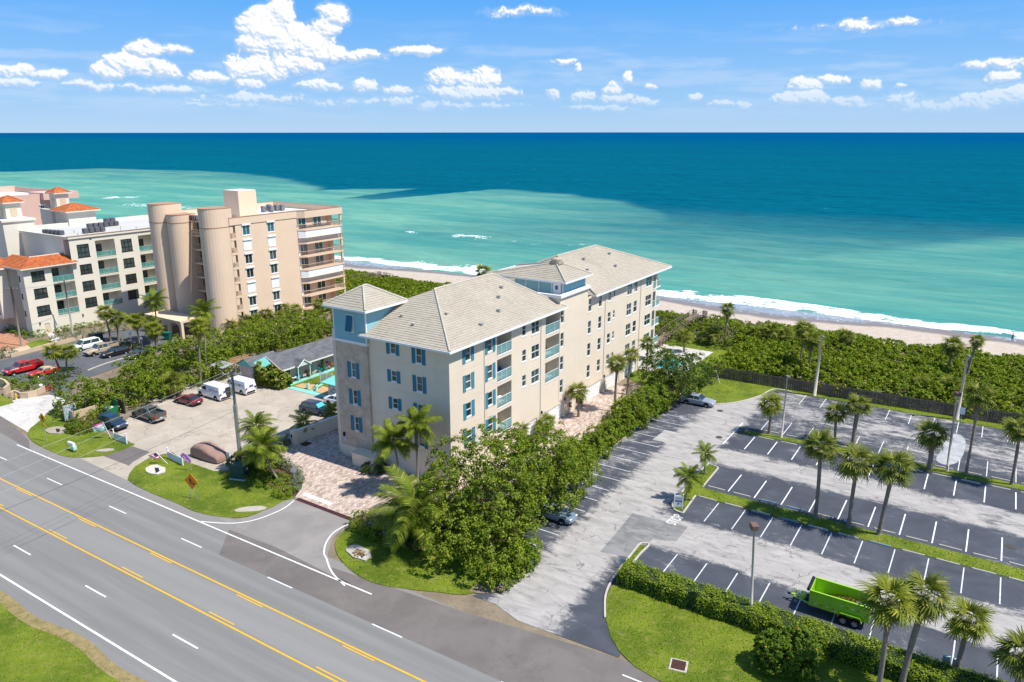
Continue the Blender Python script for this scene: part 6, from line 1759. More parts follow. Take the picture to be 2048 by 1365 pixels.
# ------------------------------------------------------------------ coconut palms of the entrance
coconut('windswept coconut palm with leaning trunk by the green transformer', (563, 968), (526, 893), 41, 2.6, 20, 0.13, (-0.2, 0))
coconut('second coconut palm behind the leaning one by the green transformer', (505, 944), (512, 852), 42, 2.3, 16, 0.12, (0.1, 0))
coconut('large coconut palm on the bed in front of the tall house', (845, 1090), (829, 1018), 43, 4.3, 19, 0.17, (0.25, 0), lo=-25)
coconut('tall coconut palm against the road wall of the tall house', (836, 985), (832, 848), 44, 2.5, 18, 0.14)
coconut('lower coconut palm left of the tall one by the road wall', (800, 985), (786, 880), 45, 2.7, 18, 0.14, (0.2, 0))
coconut('small dark feather palm at the near end of the white garden wall', (612, 872), (607, 846), 46, 1.7, 15, 0.08)
coconut('small dark feather palm behind the garden wall by the white car', (664, 850), (662, 824), 47, 1.6, 15, 0.08)
coconut('small glossy feather palm nearest the private sign', (1371, 1003), (1378, 953), 48, 1.75, 13, 0.10, name='christmas_palm')
coconut('small glossy feather palm at the far tip of the island', (1408, 950), (1411, 908), 49, 1.45, 13, 0.09, name='christmas_palm')

# ------------------------------------------------------------------ sea grape trees in front of the tall house
def rel(base, L):
    return [((LOT(p, q).x - base.x, LOT(p, q).y - base.y, z), (r, r, rz)) for p, q, z, r, rz in L]
b = LOT(-14.5, -19.5)
tree('sea_grape_tree', 'big spreading sea grape tree in front of the tall house', b, rel(b, [(-15.4, -18.6, 5.6, 4.6, 4.2), (-12.6, -20.8, 4.2, 4.0, 3.6), (-17.6, -21.0, 4.0, 3.4, 3.6), (-10.2, -24.4, 2.3, 3.0, 2.4), (-14.6, -24.6, 2.5, 3.2, 2.6), (-17.6, -24.4, 2.0, 2.4, 2.2), (-15.2, -15.0, 5.0, 3.4, 3.4)]), 3, LEAF_GRAPE, 0.20, 12,
     spacing=0.95, clump=0.50, per=32, leaf=0.19, inner=0.5)
b = LOT(-13.6, -11)
tree('sea_grape_tree', 'second sea grape tree overhanging the parking bays beside the tall house', b, rel(b, [(-13.6, -11.6, 4.3, 4.0, 3.4), (-11.6, -9.0, 3.4, 3.0, 2.4), (-15.2, -7.6, 3.4, 3.2, 2.6), (-11.2, -13.6, 3.2, 2.8, 2.2)]), 4, LEAF_GRAPE, 0.17, 9, spacing=0.95, clump=0.50, per=32, leaf=0.19, inner=0.5)
KG = 'shrubs along the kerb beside the tall house'
for i, (q, p, h, r, lm) in enumerate([(-4.2, -14.8, 2.6, 2.2, 0), (-0.8, -14.9, 2.4, 1.9, 0), (2.4, -14.9, 2.1, 1.8, 1), (5.2, -14.9, 2.2, 1.8, 0), (8.0, -14.8, 1.9, 1.6, 1), (10.8, -15.0, 2.6, 1.9, 0), (13.6, -14.7, 3.4, 2.1, 0), (17.0, -14.6, 3.6, 2.3, 1), (20.5, -14.6, 3.4, 2.2, 0)]):
    b = LOT(p, q); rr = random.Random(i)
    shrub('sea_grape_shrub', ['rounded sea grape shrub on the kerb bed by the parking bays, nearest the second tree', 'sea grape shrub second along the kerb bed', 'bright shrub third along the kerb bed', 'sea grape shrub fourth along the kerb bed', 'bright low shrub fifth along the kerb bed', 'sea grape shrub beside the blue kerb', 'tall sea grape shrub just past the blue kerb', 'tall bright shrub before the far tree', 'tall sea grape shrub at the foot of the far tree'][i],
          b, [((0, 0, h * 0.5), (r, r, h * 0.55)), ((rr.uniform(-.8, .8), 0.9, h * 0.42), (r * 0.7, r * 0.7, h * 0.45)), ((rr.uniform(-.8, .8), -0.9, h * 0.38), (r * 0.7, r * 0.7, h * 0.42))], 50 + i, LEAF_BRIGHT if lm else LEAF_GRAPE, KG, spacing=0.6, clump=0.36, per=20, leaf=0.19)
b = LOT(-14.3, 27)
tree('sea_grape_tree', 'broad tree at the far end of the kerb bed above the silver car', b, rel(b, [(-14.4, 26.0, 4.0, 3.7, 3.2), (-12.2, 28.2, 3.4, 2.9, 2.5), (-16.6, 28.2, 3.4, 3.0, 2.7), (-13.4, 23.0, 3.2, 2.6, 2.4), (-14.5, 30.4, 3.0, 2.8, 2.3)]), 5, leafmat('leaf_far_tree', (0.030, 0.070, 0.012), (0.15, 0.215, 0.030), (0.28, 0.24, 0.05)), 0.18, 10, spacing=0.95, clump=0.48, per=30, leaf=0.19, inner=0.5)
# low bright hedge round the corner of the drive lawn
b = G(1045, 1150)
shrub('corner_hedge', 'low bright green hedge curving round the corner under the big sea grape', b, [((G(u, v).x - b.x, G(u, v).y - b.y, 0.45), (1.0, 1.0, 0.62)) for u, v in ((1000, 1172), (1022, 1160), (1040, 1146), (1053, 1128), (1058, 1110), (1052, 1098), (1018, 1150), (1035, 1130))], 61, LEAF_BRIGHT, None, 'hedge', spacing=0.4, clump=0.25, per=16, leaf=0.14)
# clipped shrubs on the drive bed
def ball(label, u, v, r, h, seed, lm, n=1, name='clipped_shrub', group='clipped shrubs round the drive'):
    b = G(u, v)
    shrub(name, label, b, [((0.0, 0, h * 0.5), (r, r, h * 0.56))] + ([((r * 0.7, 0.2, h * 0.45), (r * 0.7, r * 0.7, h * 0.5)), ((-r * 0.7, -0.1, h * 0.45), (r * 0.7, r * 0.7, h * 0.5))] if n > 1 else []), seed, lm, group, spacing=0.3, clump=0.2, per=14, leaf=0.11)
ball('round clipped green shrub at the drive corner', 727, 1056, 1.15, 1.5, 71, LEAF_HEDGE)
ball('low clipped green shrub in front of the silver one', 757, 1074, 0.95, 0.9, 72, LEAF_HEDGE, 2)
ball('wide silver leaved shrub on the drive bed', 772, 1055, 1.3, 1.5, 73, LEAF_SILVER, 2)
ball('silver leaved shrub under the large coconut palm', 795, 1078, 1.1, 1.5, 74, LEAF_SILVER)
ball('dark shrub between the coconut palm and the big sea grape', 862, 1078, 1.6, 2.6, 75, LEAF_DARK, 2)
ball('round clipped shrub at the tip of the transformer bed', 571, 990, 1.05, 1.1, 76, LEAF_HEDGE)
ball('flat topped bright hedge on the transformer bed', 540, 966, 1.5, 0.75, 77, LEAF_BRIGHT, 2)
ball('bright low hedge left of the leaning palm', 522, 960, 1.2, 0.75, 78, LEAF_BRIGHT, 2)
ball('loose dark shrub behind the green transformer', 500, 940, 1.7, 2.0, 79, LEAF_DARK, 2)
ball('loose green shrub under the leaning coconut palm', 530, 935, 1.5, 1.8, 80, LEAF_HEDGE, 2)
ball('red flowered bush in the corner by the dark blue car', 168, 862, 1.5, 1.6, 81, leafmat('leaf_flower', (0.05, 0.10, 0.012), (0.20, 0.27, 0.03), (0.60, 0.06, 0.02)), 2, 'flowering_bush', 'loose bushes')
ball('clipped bush by the planter at the tower foot', 730, 925, 0.9, 0.9, 82, LEAF_DARK, 2)
ball('clipped bush beside the tall coconut palms', 748, 945, 1.1, 1.0, 83, LEAF_DARK, 2)
# silver hedge following the curved kerb
kb = smooth_line(px(*[zb(*p) for p in [(1500, 610), (1525, 550), (1510, 480), (1430, 420), (1330, 380), (1290, 330), (1330, 290), (1400, 235), (1465, 195)]]), 4)
b = kb[0].copy()
shrub('silver_hedge', 'curved clipped silver hedge along the drive kerb', b, [((p.x - b.x, p.y - b.y, 0.5), (0.55, 0.55, 0.6)) for p in kb[::2]], 84, LEAF_SILVER, None, 'hedge', spacing=0.3, clump=0.2, per=14, leaf=0.10)

# ------------------------------------------------------------------ clipped hedge along the near row
def hedge_box(name, label, F, p0, p1, q0, q1, h, seed, lm, cat='hedge', leaf=0.12, dens=120, wob=0.12):
    rg = np.random.default_rng(seed); b = F(p0, (q0 + q1) / 2); pts = []; nn = []
    L, Wd = p1 - p0, q1 - q0
    for (n, mk, nv) in ((int(L * Wd * dens), lambda n: np.stack([rg.uniform(0, L, n), rg.uniform(-Wd / 2, Wd / 2, n), np.full(n, h)], 1), (0, 0, 1)),
                        (int(L * h * dens), lambda n: np.stack([rg.uniform(0, L, n), np.full(n, -Wd / 2), rg.uniform(0.05, h, n)], 1), (0, -1, 0.3)), (int(L * h * dens), lambda n: np.stack([rg.uniform(0, L, n), np.full(n, Wd / 2), rg.uniform(0.05, h, n)], 1), (0, 1, 0.3)),
                        (int(Wd * h * dens), lambda n: np.stack([np.zeros(n), rg.uniform(-Wd / 2, Wd / 2, n), rg.uniform(0.05, h, n)], 1), (-1, 0, 0.3)), (int(Wd * h * dens), lambda n: np.stack([np.full(n, L), rg.uniform(-Wd / 2, Wd / 2, n), rg.uniform(0.05, h, n)], 1), (1, 0, 0.3))):
        P = mk(n)
        lump = 0.10 * np.sin(P[:, 0] * 1.7) + 0.08 * np.sin(P[:, 0] * 4.1 + P[:, 1] * 3) + rg.normal(size=n) * 0.06
        P = P + np.array(nv) * (lump[:, None] + rg.uniform(-wob, 0.04, (n, 1)))
        pts.append(P); nn.append(np.tile(nv, (n, 1)))
    P = np.concatenate(pts); N = np.concatenate(nn).astype(float)
    N += np.array([0, 0, 0.7])
    V, Fc = leaves(P, N, leaf, rg)
    T = tag(empty(name, b, F.a), label, cat)
    link('foliage', np_mesh('foliage', V, Fc), lm, T)
    MB().box(0.12, L - 0.12, -Wd / 2 + 0.12, Wd / 2 - 0.12, 0, h - 0.12).obj('shade_core', COREDARK, T)  # dark box standing in for the shade inside the hedge
    return T
hedge_box('clipped_hedge', 'long clipped green hedge along the near edge of the car park', LOT, -0.6, 44, -20.7, -18.5, 1.4, 91, LEAF_HEDGE, dens=150)
b = G(1570, 1290)
shrub('sea_grape_bush', 'big rounded sea grape bush standing before the clipped hedge', G(1572, 1338), [((0, 0, 1.35), (1.9, 1.7, 1.6)), ((0.95, 0.3, 1.2), (1.4, 1.2, 1.3)), ((-1.0, 0.0, 1.15), (1.2, 1.1, 1.25))], 92, leafmat('leaf_bush', (0.035, 0.085, 0.010), (0.19, 0.28, 0.022), (0.5, 0.36, 0.05)), None, 'bush', spacing=0.42, clump=0.28, per=22, leaf=0.2)

# ------------------------------------------------------------------ thicket between the motel and the peach tower
def mass(name, label, pts, seed, lm, h0, h1, rad, per=20, leaf=0.24, spacing=0.95, clump=0.55, kind='stuff'):
    rr = random.Random(seed); L = []
    for (x, y) in pts:
        h = rr.uniform(h0, h1); r = rad * rr.uniform(0.8, 1.2)
        L.append(((x, y, h * 0.52), (r, r, h * 0.5)))
    o = link(name, foliage_mesh(name, L, seed, spacing, clump, per, leaf, 0.18), lm)
    return tag(o, label, 'thicket', kind=kind)
def band(pa, pb, n, wid, seed):
    rr = random.Random(seed); out = []
    for i in range(n):
        t = (i + rr.random()) / n; a = Vector(pa).lerp(Vector(pb), t)
        out.append((a.x + rr.uniform(-wid, wid), a.y + rr.uniform(-wid, wid)))
    return out
th = band(G(155, 828), G(330, 785), 22, 2.6, 1) + band(G(255, 770), G(420, 760), 16, 3.2, 2) + band(G(320, 735), G(470, 705), 20, 3.6, 3) + band(G(430, 720), G(660, 672), 26, 3.0, 4) + band(G(480, 690), G(690, 650), 22, 3.0, 5)
mass('sea_grape_thicket', 'dense sea grape thicket between the motel and the peach tower', th, 101, LEAF_GRAPE, 2.6, 4.4, 2.2)
# trunk-dark stems show under its near edge
st = MB(); rr = random.Random(9)
for i in range(26):
    t = i / 25; a = G(165, 832).lerp(G(345, 792), t); st.tube([(a.x, a.y, 0), (a.x + rr.uniform(-.6, .6), a.y + rr.uniform(0, 1), 1.6)], [0.07, 0.04], 5)
tag(st.obj('thicket_stems', BARKW), 'thin crooked stems under the near edge of the thicket', 'stems', kind='stuff')

# ------------------------------------------------------------------ dune scrub along the beach
def dune():
    rr = random.Random(3); pts = []; hs = []
    def ground(n): return float(np.interp(n, [-75, -46, -40, -32, -26], [0, 0.1, 0.35, -0.3, -1.6]))
    for blk, (t0, t1, n0, n1, step) in enumerate([(-16, 90, -66.0, -27, 2.5), (-135, -40, -62, -29.0, 2.6), (-44, 0, -46, -30, 2.6)]):
        t = t0
        while t < t1:
            n = n0
            while n < n1:
                tt, nn = t + rr.uniform(-1, 1), n + rr.uniform(-1, 1)
                p = COAST(tt, nn); lp, lq = LOT.inv(p)
                foot = 2.2 * math.sin(tt * 0.11) + 1.2 * math.sin(tt * 0.31)
                ok = nn < -32.5 + foot and (lq > 40.6 or lp < -30)
                if lp < -12.5 and lq < 56 and lp > -32: ok = False
                if blk == 2 and -31 < tt < -12 and nn < -36: ok = ok and lq > 60
                if ok:
                    h = np.interp(nn, [-64, -56, -44, -34, -28], [2.5, 2.3, 1.6, 1.0, 0.6]) * rr.uniform(0.8, 1.2)
                    if lq < 43.5: h *= 0.85
                    pts.append((p.x, p.y, ground(nn))); hs.append(h)
                n += step
            t += step
    return pts, hs
def dune_mesh(name, label, sel, seed, lm, rad=1.9, **kw):
    L = []; rr = random.Random(seed)
    for (p, h) in sel:
        r = rad * rr.uniform(0.8, 1.2); L.append(((p[0], p[1], p[2] + h * 0.45), (r, r, h * 0.55)))
    rg = np.random.default_rng(seed); a = dict(spacing=0.85, clump=0.45, per=20, leaf=0.27); a.update(kw)
    # only the upper shell is seen: sample it directly
    C, N = [], []
    for c, r in L:
        n = int(6.0 * r[0] * r[0] / (a['spacing'] ** 2) * 1.1)
        d = rg.normal(size=(n, 3)); d[:, 2] = np.abs(d[:, 2]) * 0.9 - 0.12; d /= np.linalg.norm(d, axis=1)[:, None]
        C.append(np.array(c) + d * np.array(r) * (1 + rg.normal(size=(n, 1)) * 0.08)); N.append(d)
    P = np.concatenate(C); N = np.concatenate(N); n = len(P); per = a['per']
    d = rg.normal(size=(n, per, 3)); d /= np.linalg.norm(d, axis=2)[:, :, None]
    d = d + N[:, None, :] * 0.6 + np.array([0, 0, 0.4]); d /= np.linalg.norm(d, axis=2)[:, :, None]
    Cc = (P[:, None, :] + d * (a['clump'] * rg.uniform(0.6, 1.3, (n, 1, 1))) * rg.uniform(0.5, 1.05, (n, per, 1))).reshape(-1, 3)
    V, F = leaves(Cc, d.reshape(-1, 3) + np.array([0, 0, 0.5]), a['leaf'], rg)
    return tag(link(name, np_mesh(name, V, F), lm), label, 'scrub', kind='stuff')
_p, _h = dune()
_i = list(range(len(_p))); _rr = random.Random(8)
_sc = [i for i in _i if (COAST.inv(_p[i])[0] < 14 and COAST.inv(_p[i])[1] > -52 and COAST.inv(_p[i])[0] > -6) and _rr.random() < 0.75]
dune_mesh('dune_scrub', 'dense sea grape scrub covering the dune behind the beach', [(_p[i], _h[i]) for i in _i if i not in set(_sc)], 111, LEAF_DUNE, 1.9, leaf=0.30, per=16)
dune_mesh('beach_shrubbery', 'paler mixed scrub below the wooden beach stair', [(_p[i], _h[i] * 0.7) for i in _sc], 112, LEAF_SCRUB, 1.7, leaf=0.22, per=18)
# shaded soil mound under the scrub
mb = MB()
pr_ = [(-48, -0.02), (-42, 0.3), (-32, -0.9), (-30, -2.2)]
for (n0, h0), (n1, h1) in zip(pr_[:-1], pr_[1:]): mb.quad(COAST(-140, n0, h0), COAST(95, n0, h0), COAST(95, n1, h1), COAST(-140, n1, h1))
S(mb.obj('dune', SOIL))
# plants along the cream house and the neighbour's car park edge
NP = 'garden plants by the cream house'
for i, (lab, pts, lm, h) in enumerate([('clipped green hedge by the brick drive of the cream house', [(25, 662), (35, 668), (45, 672), (60, 676), (72, 675), (84, 672)], LEAF_BRIGHT, 0.9), ('low yellow green planting along the cream house wall', [(125, 664), (140, 661), (155, 658), (170, 656), (190, 654), (205, 650)], LEAF_BRIGHT, 0.8),
                                       ('silver hedge beside the white van', [(115, 684), (130, 682), (145, 680), (160, 678), (172, 674)], LEAF_SILVER, 1.1), ('silver hedge along the neighbour kerb', [(200, 668), (215, 665), (230, 662), (245, 660)], LEAF_SILVER, 1.0),
                                       ('silver hedge at the left edge by the tan wall', [(0, 716), (8, 714), (-12, 718), (18, 712)], LEAF_SILVER, 1.3), ('broad green bed of shrubs inside the curved tan wall', [(0, 762), (20, 768), (40, 772), (60, 768), (80, 764), (45, 780), (25, 776), (70, 778), (95, 778)], LEAF_BRIGHT, 1.0),
                                       ('dark silver shrubs by the red convertible', [(112, 758), (128, 755), (145, 752), (120, 766), (108, 772)], LEAF_DARK, 1.4), ('low dark planting round the lamp globes', [(250, 690), (262, 696), (275, 700), (288, 704)], LEAF_DARK, 0.7)]):
    b = G(*pts[0]); shrub('garden_hedge', lab, b, [((G(u, v).x - b.x, G(u, v).y - b.y, h * 0.5), (1.05, 1.05, h * 0.6)) for u, v in pts], 120 + i, lm, NP, 'hedge', spacing=0.55, clump=0.3, per=14, leaf=0.16)
b = G(545, 772)
shrub('banana_plant', 'clump of yellow green broad leaved plants beside the motel', b, [((0, 0, 1.5), (1.5, 1.4, 1.3)), ((1.6, -0.6, 1.1), (1.2, 1.2, 1.1)), ((-1.4, 0.6, 1.9), (1.1, 1.1, 1.3))], 130, leafmat('leaf_banana', (0.06, 0.12, 0.012), (0.32, 0.34, 0.05), (0.5, 0.33, 0.12)), None, 'plant', spacing=0.6, clump=0.5, per=10, leaf=0.5)
b = MF(-2.4, 2.0)
shrub('garden_bush', 'dark green bush against the motel wing', b, [((0, 0, 1.0), (1.1, 1.1, 1.2))], 131, LEAF_HEDGE, None, 'bush')
# small staked tree on the beach-end lawn
b = G(1428, 768)
T = tree('young_tree', 'young staked tree on the lawn by the wooden fence', b, [((0, 0, 3.0), (1.3, 1.3, 1.2)), ((0.4, 0.2, 3.8), (0.8, 0.8, 0.8))], 140, LEAF_GRAPE, 0.07, 3, spacing=0.7, clump=0.35, per=14, leaf=0.2)
for dx in (-0.9, 0.9):
    MB().tube([(dx, 0, 0), (dx * 0.15, 0, 2.2)], 0.045, 6).obj('stake', WHITE, T)

# ------------------------------------------------------------------ grass tufts on the lawns
def tufts():
    rg = np.random.default_rng(77); C = []
    for pts, z in LAWNS + [([ROAD(-20, -18.2), ROAD(75, -18.2), ROAD(75, -30), ROAD(-20, -30)], 0.03)]:
        P = np.array([(p[0], p[1]) for p in pts]); lo, hi = P.min(0), P.max(0); lo = np.maximum(lo, [-75, 25]); hi = np.minimum(hi, [75, 190])
        if (hi <= lo).any(): continue
        d = np.hypot(*((lo + hi) / 2)); dens = 42 if d < 75 else 16
        n = int(min(90000, (hi - lo).prod() * dens)); q = rg.uniform(lo, hi, (n, 2)); ins = np.zeros(n, bool)
        for i in range(len(P)):
            a, b_ = P[i], P[(i + 1) % len(P)]
            c = ((a[1] > q[:, 1]) != (b_[1] > q[:, 1]))
            with np.errstate(divide='ignore', invalid='ignore'):
                xi = (b_[0] - a[0]) * (q[:, 1] - a[1]) / (b_[1] - a[1]) + a[0]
            ins ^= c & (q[:, 0] < xi)
        q = q[ins]; C.append(np.column_stack([q, np.full(len(q), z)]))
    C = np.concatenate(C); n = len(C)
    a = rg.uniform(0, 6.28, n); h = rg.uniform(0.05, 0.12, n); w = rg.uniform(0.02, 0.05, n)
    dx, dy = np.cos(a) * w, np.sin(a) * w; lx, ly = rg.normal(size=n) * 0.04, rg.normal(size=n) * 0.04
    V = np.stack([C + np.stack([-dx, -dy, 0 * h], 1), C + np.stack([dx, dy, 0 * h], 1), C + np.stack([lx, ly, h], 1)], 1).reshape(-1, 3)
    me = np_mesh('grass', V, np.arange(3 * n).reshape(n, 3))
    tag(link('grass', me, leafmat('grass_blade', (0.085, 0.165, 0.010), (0.25, 0.34, 0.025), (0.42, 0.37, 0.12), 0.3)), 'short grass standing on the lawns and verges', 'grass', kind='stuff')
tufts()

# ================================================================== VEHICLES
TYRE = mat('tyre', (0.014, 0.014, 0.015), 0.85, 0.2, 4); RIM = mat('wheel_rim', (0.42, 0.43, 0.45), 0.3, 0.1, 4, metal=0.8)
CARGLASS = glassmat('car_glass', (0.012, 0.018, 0.022), 0.05, 1.0)
LAMPW = mat('headlamp', (0.75, 0.76, 0.78), 0.15, 0.05, 4, spec=0.8); LAMPR = mat('tail_lamp', (0.42, 0.012, 0.012), 0.25, 0.1, 4)
def paint(name, c, rough=0.28):
    m = mat(name, c, rough, 0.04, 1.0, spec=0.6)
    b = m.node_tree.nodes['Principled BSDF']; b.inputs['Coat Weight'].default_value = 0.7; b.inputs['Coat Roughness'].default_value = 0.06
    return m
def wheel(parent, x, y, r=0.33, w=0.22, rim=None):
    s = 1 if y > 0 else -1
    def mk(rad, wd, dish):
        mb = MB(); k = 16; prof = [(rad * 0.62, -wd / 2), (rad * 0.94, -wd / 2), (rad, -wd * 0.36), (rad, wd * 0.36), (rad * 0.94, wd / 2), (rad * 0.62, wd / 2)]
        vs = [(a * math.cos(2 * math.pi * j / k), b, a * math.sin(2 * math.pi * j / k)) for (a, b) in prof for j in range(k)]
        n = len(prof); fs = [(i * k + j, i * k + (j + 1) % k, (i + 1) * k + (j + 1) % k, (i + 1) * k + j) for i in range(n - 1) for j in range(k)]
        return mb.add(vs, fs).mesh('wheel', True)
    def mkrim(rad):
        mb = MB(); k = 16; R_ = rad * 0.62
        vs = [(R_ * math.cos(2 * math.pi * j / k), 0, R_ * math.sin(2 * math.pi * j / k)) for j in range(k)] + [(R_ * 0.8 * math.cos(2 * math.pi * j / k), -0.03, R_ * 0.8 * math.sin(2 * math.pi * j / k)) for j in range(k)]
        mb.add(vs, [(j, (j + 1) % k, k + (j + 1) % k, k + j) for j in range(k)])
        for j in range(5):
            a = 2 * math.pi * j / 5; c, d = math.cos(a), math.sin(a); t = 0.05
            mb.add([(-d * t, 0.0, c * t), (d * t, 0.0, -c * t), (c * R_ * 0.85 + d * t, -0.02, d * R_ * 0.85 - c * t), (c * R_ * 0.85 - d * t, -0.02, d * R_ * 0.85 + c * t)], [(0, 1, 2, 3)])
        return mb.mesh('rim')
    o = link('wheel', cached(('wh', r, w), lambda: mk(r, w, 0)), TYRE, parent, (x, y, r))
    link('rim', cached(('rim', r), lambda: mkrim(r)), rim or RIM, o, (0, s * (w / 2 - 0.02), 0), rz=0 if s > 0 else math.pi)
    return o
def car(name, label, cat, pos, head, body, kind='sedan', rim=None, roof=None, hood=None, group=None):
    """x forward, y left. body shell lofted from stations; greenhouse, roof skin, pillars, wheels, lamps, mirrors, bumpers are parts"""
    T = tag(empty(name, (pos[0], pos[1], 0.012), R(head)), label, cat, group)
    D = dict(sedan=(4.75, 1.82, 1.44, 0.92, 0.98, 0.98, 0.85, 0.15, -1.0, -1.75), suv=(4.65, 1.86, 1.68, 1.02, 1.08, 1.10, 1.0, 0.45, -1.75, -2.15), van=(5.5, 2.0, 2.1, 1.15, 1.2, 1.2, 1.75, 1.05, -2.55, -2.7),
             coupe=(4.5, 1.82, 1.32, 0.86, 0.92, 0.95, 0.65, -0.1, -0.95, -1.75), pickup=(5.6, 1.95, 1.78, 1.08, 1.14, 1.14, 1.15, 0.6, -0.75, -0.95), minivan=(5.0, 1.95, 1.75, 1.05, 1.1, 1.1, 1.45, 0.6, -2.0, -2.35), convertible=(4.5, 1.8, 1.3, 0.88, 0.9, 0.92, 0.6, 0.0, -1.0, -1.5))[kind]
    L, W, H_, zh, zb_, zt, xw0, xw1, xr1, xr0 = D; h = L / 2; w = W / 2; z0 = 0.24 if kind != 'pickup' else 0.36
    st = [(h, 0.66, z0 + 0.14, zh * 0.66), (h - 0.12, 0.86, z0 + 0.02, zh * 0.80), (h - 0.55, 0.97, z0, zh * 0.93), (xw0 + 0.25, 1.0, z0, zh), (xw0 - 0.25, 1.0, z0, zb_), (xr0 + 0.3, 1.0, z0, zb_), (xr0 - 0.1, 1.0, z0, zt), (-h + 0.35, 0.97, z0 + 0.03, zt * 0.98), (-h + 0.08, 0.9, z0 + 0.08, zt * 0.93), (-h, 0.78, z0 + 0.2, zt * 0.78)]
    rings = []
    for (x, k, a, b) in st:
        ww = w * k; zm = a + (b - a) * 0.45
        rings.append([(x, -ww * 0.93, a), (x, -ww, a + 0.1), (x, -ww * 1.0, zm), (x, -ww * 0.965, a + (b - a) * 0.82), (x, -ww * 0.84, b), (x, ww * 0.84, b), (x, ww * 0.965, a + (b - a) * 0.82), (x, ww, zm), (x, ww, a + 0.1), (x, ww * 0.93, a)])
    o = recalc(MB().loft(rings).obj('body', body, T, smooth=False))
    if kind == 'pickup':     # cargo bed: dark tub let into the rear deck with raised sides
        b0, b1 = xr0 - 0.08, -h + 0.1
        MB().box(b1, b0, -w * 0.78, w * 0.78, zt - 0.02, zt + 0.012).obj('bed_floor', mat('bed_liner', (0.03, 0.03, 0.032), 0.8, 0.2, 3), T)
        bs_ = MB(); bs_.box(b1, b0, w * 0.79, w * 0.95, zt - 0.2, zt + 0.26); bs_.box(b1, b0, -w * 0.95, -w * 0.79, zt - 0.2, zt + 0.26); bs_.box(b1 - 0.04, b1 + 0.04, -w * 0.785, w * 0.785, zt - 0.2, zt + 0.25); bs_.obj('bed_sides', body, T)
    if hood: MB().box(xw0 + 0.15, h - 0.45, -w * 0.8, w * 0.8, zh * 0.93 + 0.02, zh + 0.02).obj('hood', hood, T)
    g = zb_ - 0.03; tw, bw = w * 0.74, w * 0.90
    if kind == 'van': tw, bw = w * 0.86, w * 0.965
    def ring(z, a, b, ww): return [(a, -ww, z), (b, -ww, z), (b, ww, z), (a, ww, z)]
    solid = kind == 'van'
    cb = MB(); cb.loft([ring(g, xw0, xr0, bw), ring(H_ - 0.07, xw1, xr1, tw)], True); recalc(cb.obj('greenhouse', roof if (kind == 'convertible') else (body if solid else CARGLASS), T))
    rf = MB(); rf.loft([ring(H_ - 0.075, xw1 + 0.06, xr1 - 0.05, tw + 0.02), ring(H_ - 0.03, xw1 - 0.02, xr1 + 0.03, tw), ring(H_, xw1 - 0.25, xr1 + 0.25, tw * 0.8)], True); recalc(rf.obj('roof', roof or body, T))
    if solid:
        ws = MB(); e = 0.012
        ws.add([(xw0 - 0.05 + e, -bw * 0.9, g + 0.12), (xw0 - 0.05 + e, bw * 0.9, g + 0.12), (xw1 + 0.08 + e, tw * 0.9, H_ - 0.2), (xw1 + 0.08 + e, -tw * 0.9, H_ - 0.2)], [(0, 1, 2, 3)]); ws.obj('windscreen', CARGLASS, T)
        for s in (-1, 1):
            def P(x, f): return (x, s * (bw + (tw - bw) * f + 0.012), g + (H_ - 0.07 - g) * f)
            MB().add([P(xw0 - 0.3, 0.12), P(0.35, 0.12), P(0.35, 0.68), P(xw1 - 0.05, 0.68)], [(0, 1, 2, 3)]).obj('side_window', CARGLASS, T)
            MB().add([P(-0.3, 0.1), P(-2.3, 0.1), P(-2.3, 0.5), P(-0.3, 0.5)], [(0, 1, 2, 3)]).obj('printed_panel', mat('panel_grey_print', (0.45, 0.50, 0.55), 0.4, 0.3, 3), T)
            MB().add([P(-1.3, 0.16), P(-1.65, 0.16), P(-1.65, 0.44), P(-1.3, 0.44)], [(3, 2, 1, 0)]).obj('emblem', mat('emblem_red', (0.45, 0.03, 0.04), 0.4, 0.1, 3), T, (0, s * 0.006, 0))
        MB().box(-h - 0.012, -h - 0.002, -0.45, 0.25, 1.15, 1.45).obj('rear_print', mat('print_blue', (0.06, 0.09, 0.28), 0.4, 0.3, 5), T)
    else:
        for s in (-1, 1):
            for (xa, xb, tq) in ((xw0, xw1, 0.05), ((xw0 + xr0) / 2 + 0.05, (xw1 + xr1) / 2 + 0.05, 0.045), (xr0 + (0.25 if kind in ('suv', 'minivan') else 0.0), xr1, 0.10 if kind != 'pickup' else 0.07)):
                MB().add([(xa - tq, s * (bw + .006), g), (xa + tq, s * (bw + .006), g), (xb + tq, s * (tw + .012), H_ - 0.07), (xb - tq, s * (tw + .012), H_ - 0.07)], [(0, 1, 2, 3)]).obj('pillar', roof if kind == 'convertible' else body, T)
            if kind == 'convertible':
                MB().add([(xw0 - 0.1, s * (bw + .01), g + 0.05), (-0.7, s * (bw + .01), g + 0.05), (-0.75, s * (tw + .02), H_ - 0.14), (xw1 - 0.1, s * (tw + .02), H_ - 0.14)], [(0, 1, 2, 3)]).obj('side_window', CARGLASS, T)
        if kind == 'convertible':
            MB().add([(xw0 + 0.012, -bw * .9, g + .05), (xw0 + 0.012, bw * .9, g + .05), (xw1 + 0.05, tw * .9, H_ - .12), (xw1 + 0.05, -tw * .9, H_ - .12)], [(0, 1, 2, 3)]).obj('windscreen', CARGLASS, T)
    r = 0.33 if kind in ('sedan', 'coupe', 'convertible') else 0.37
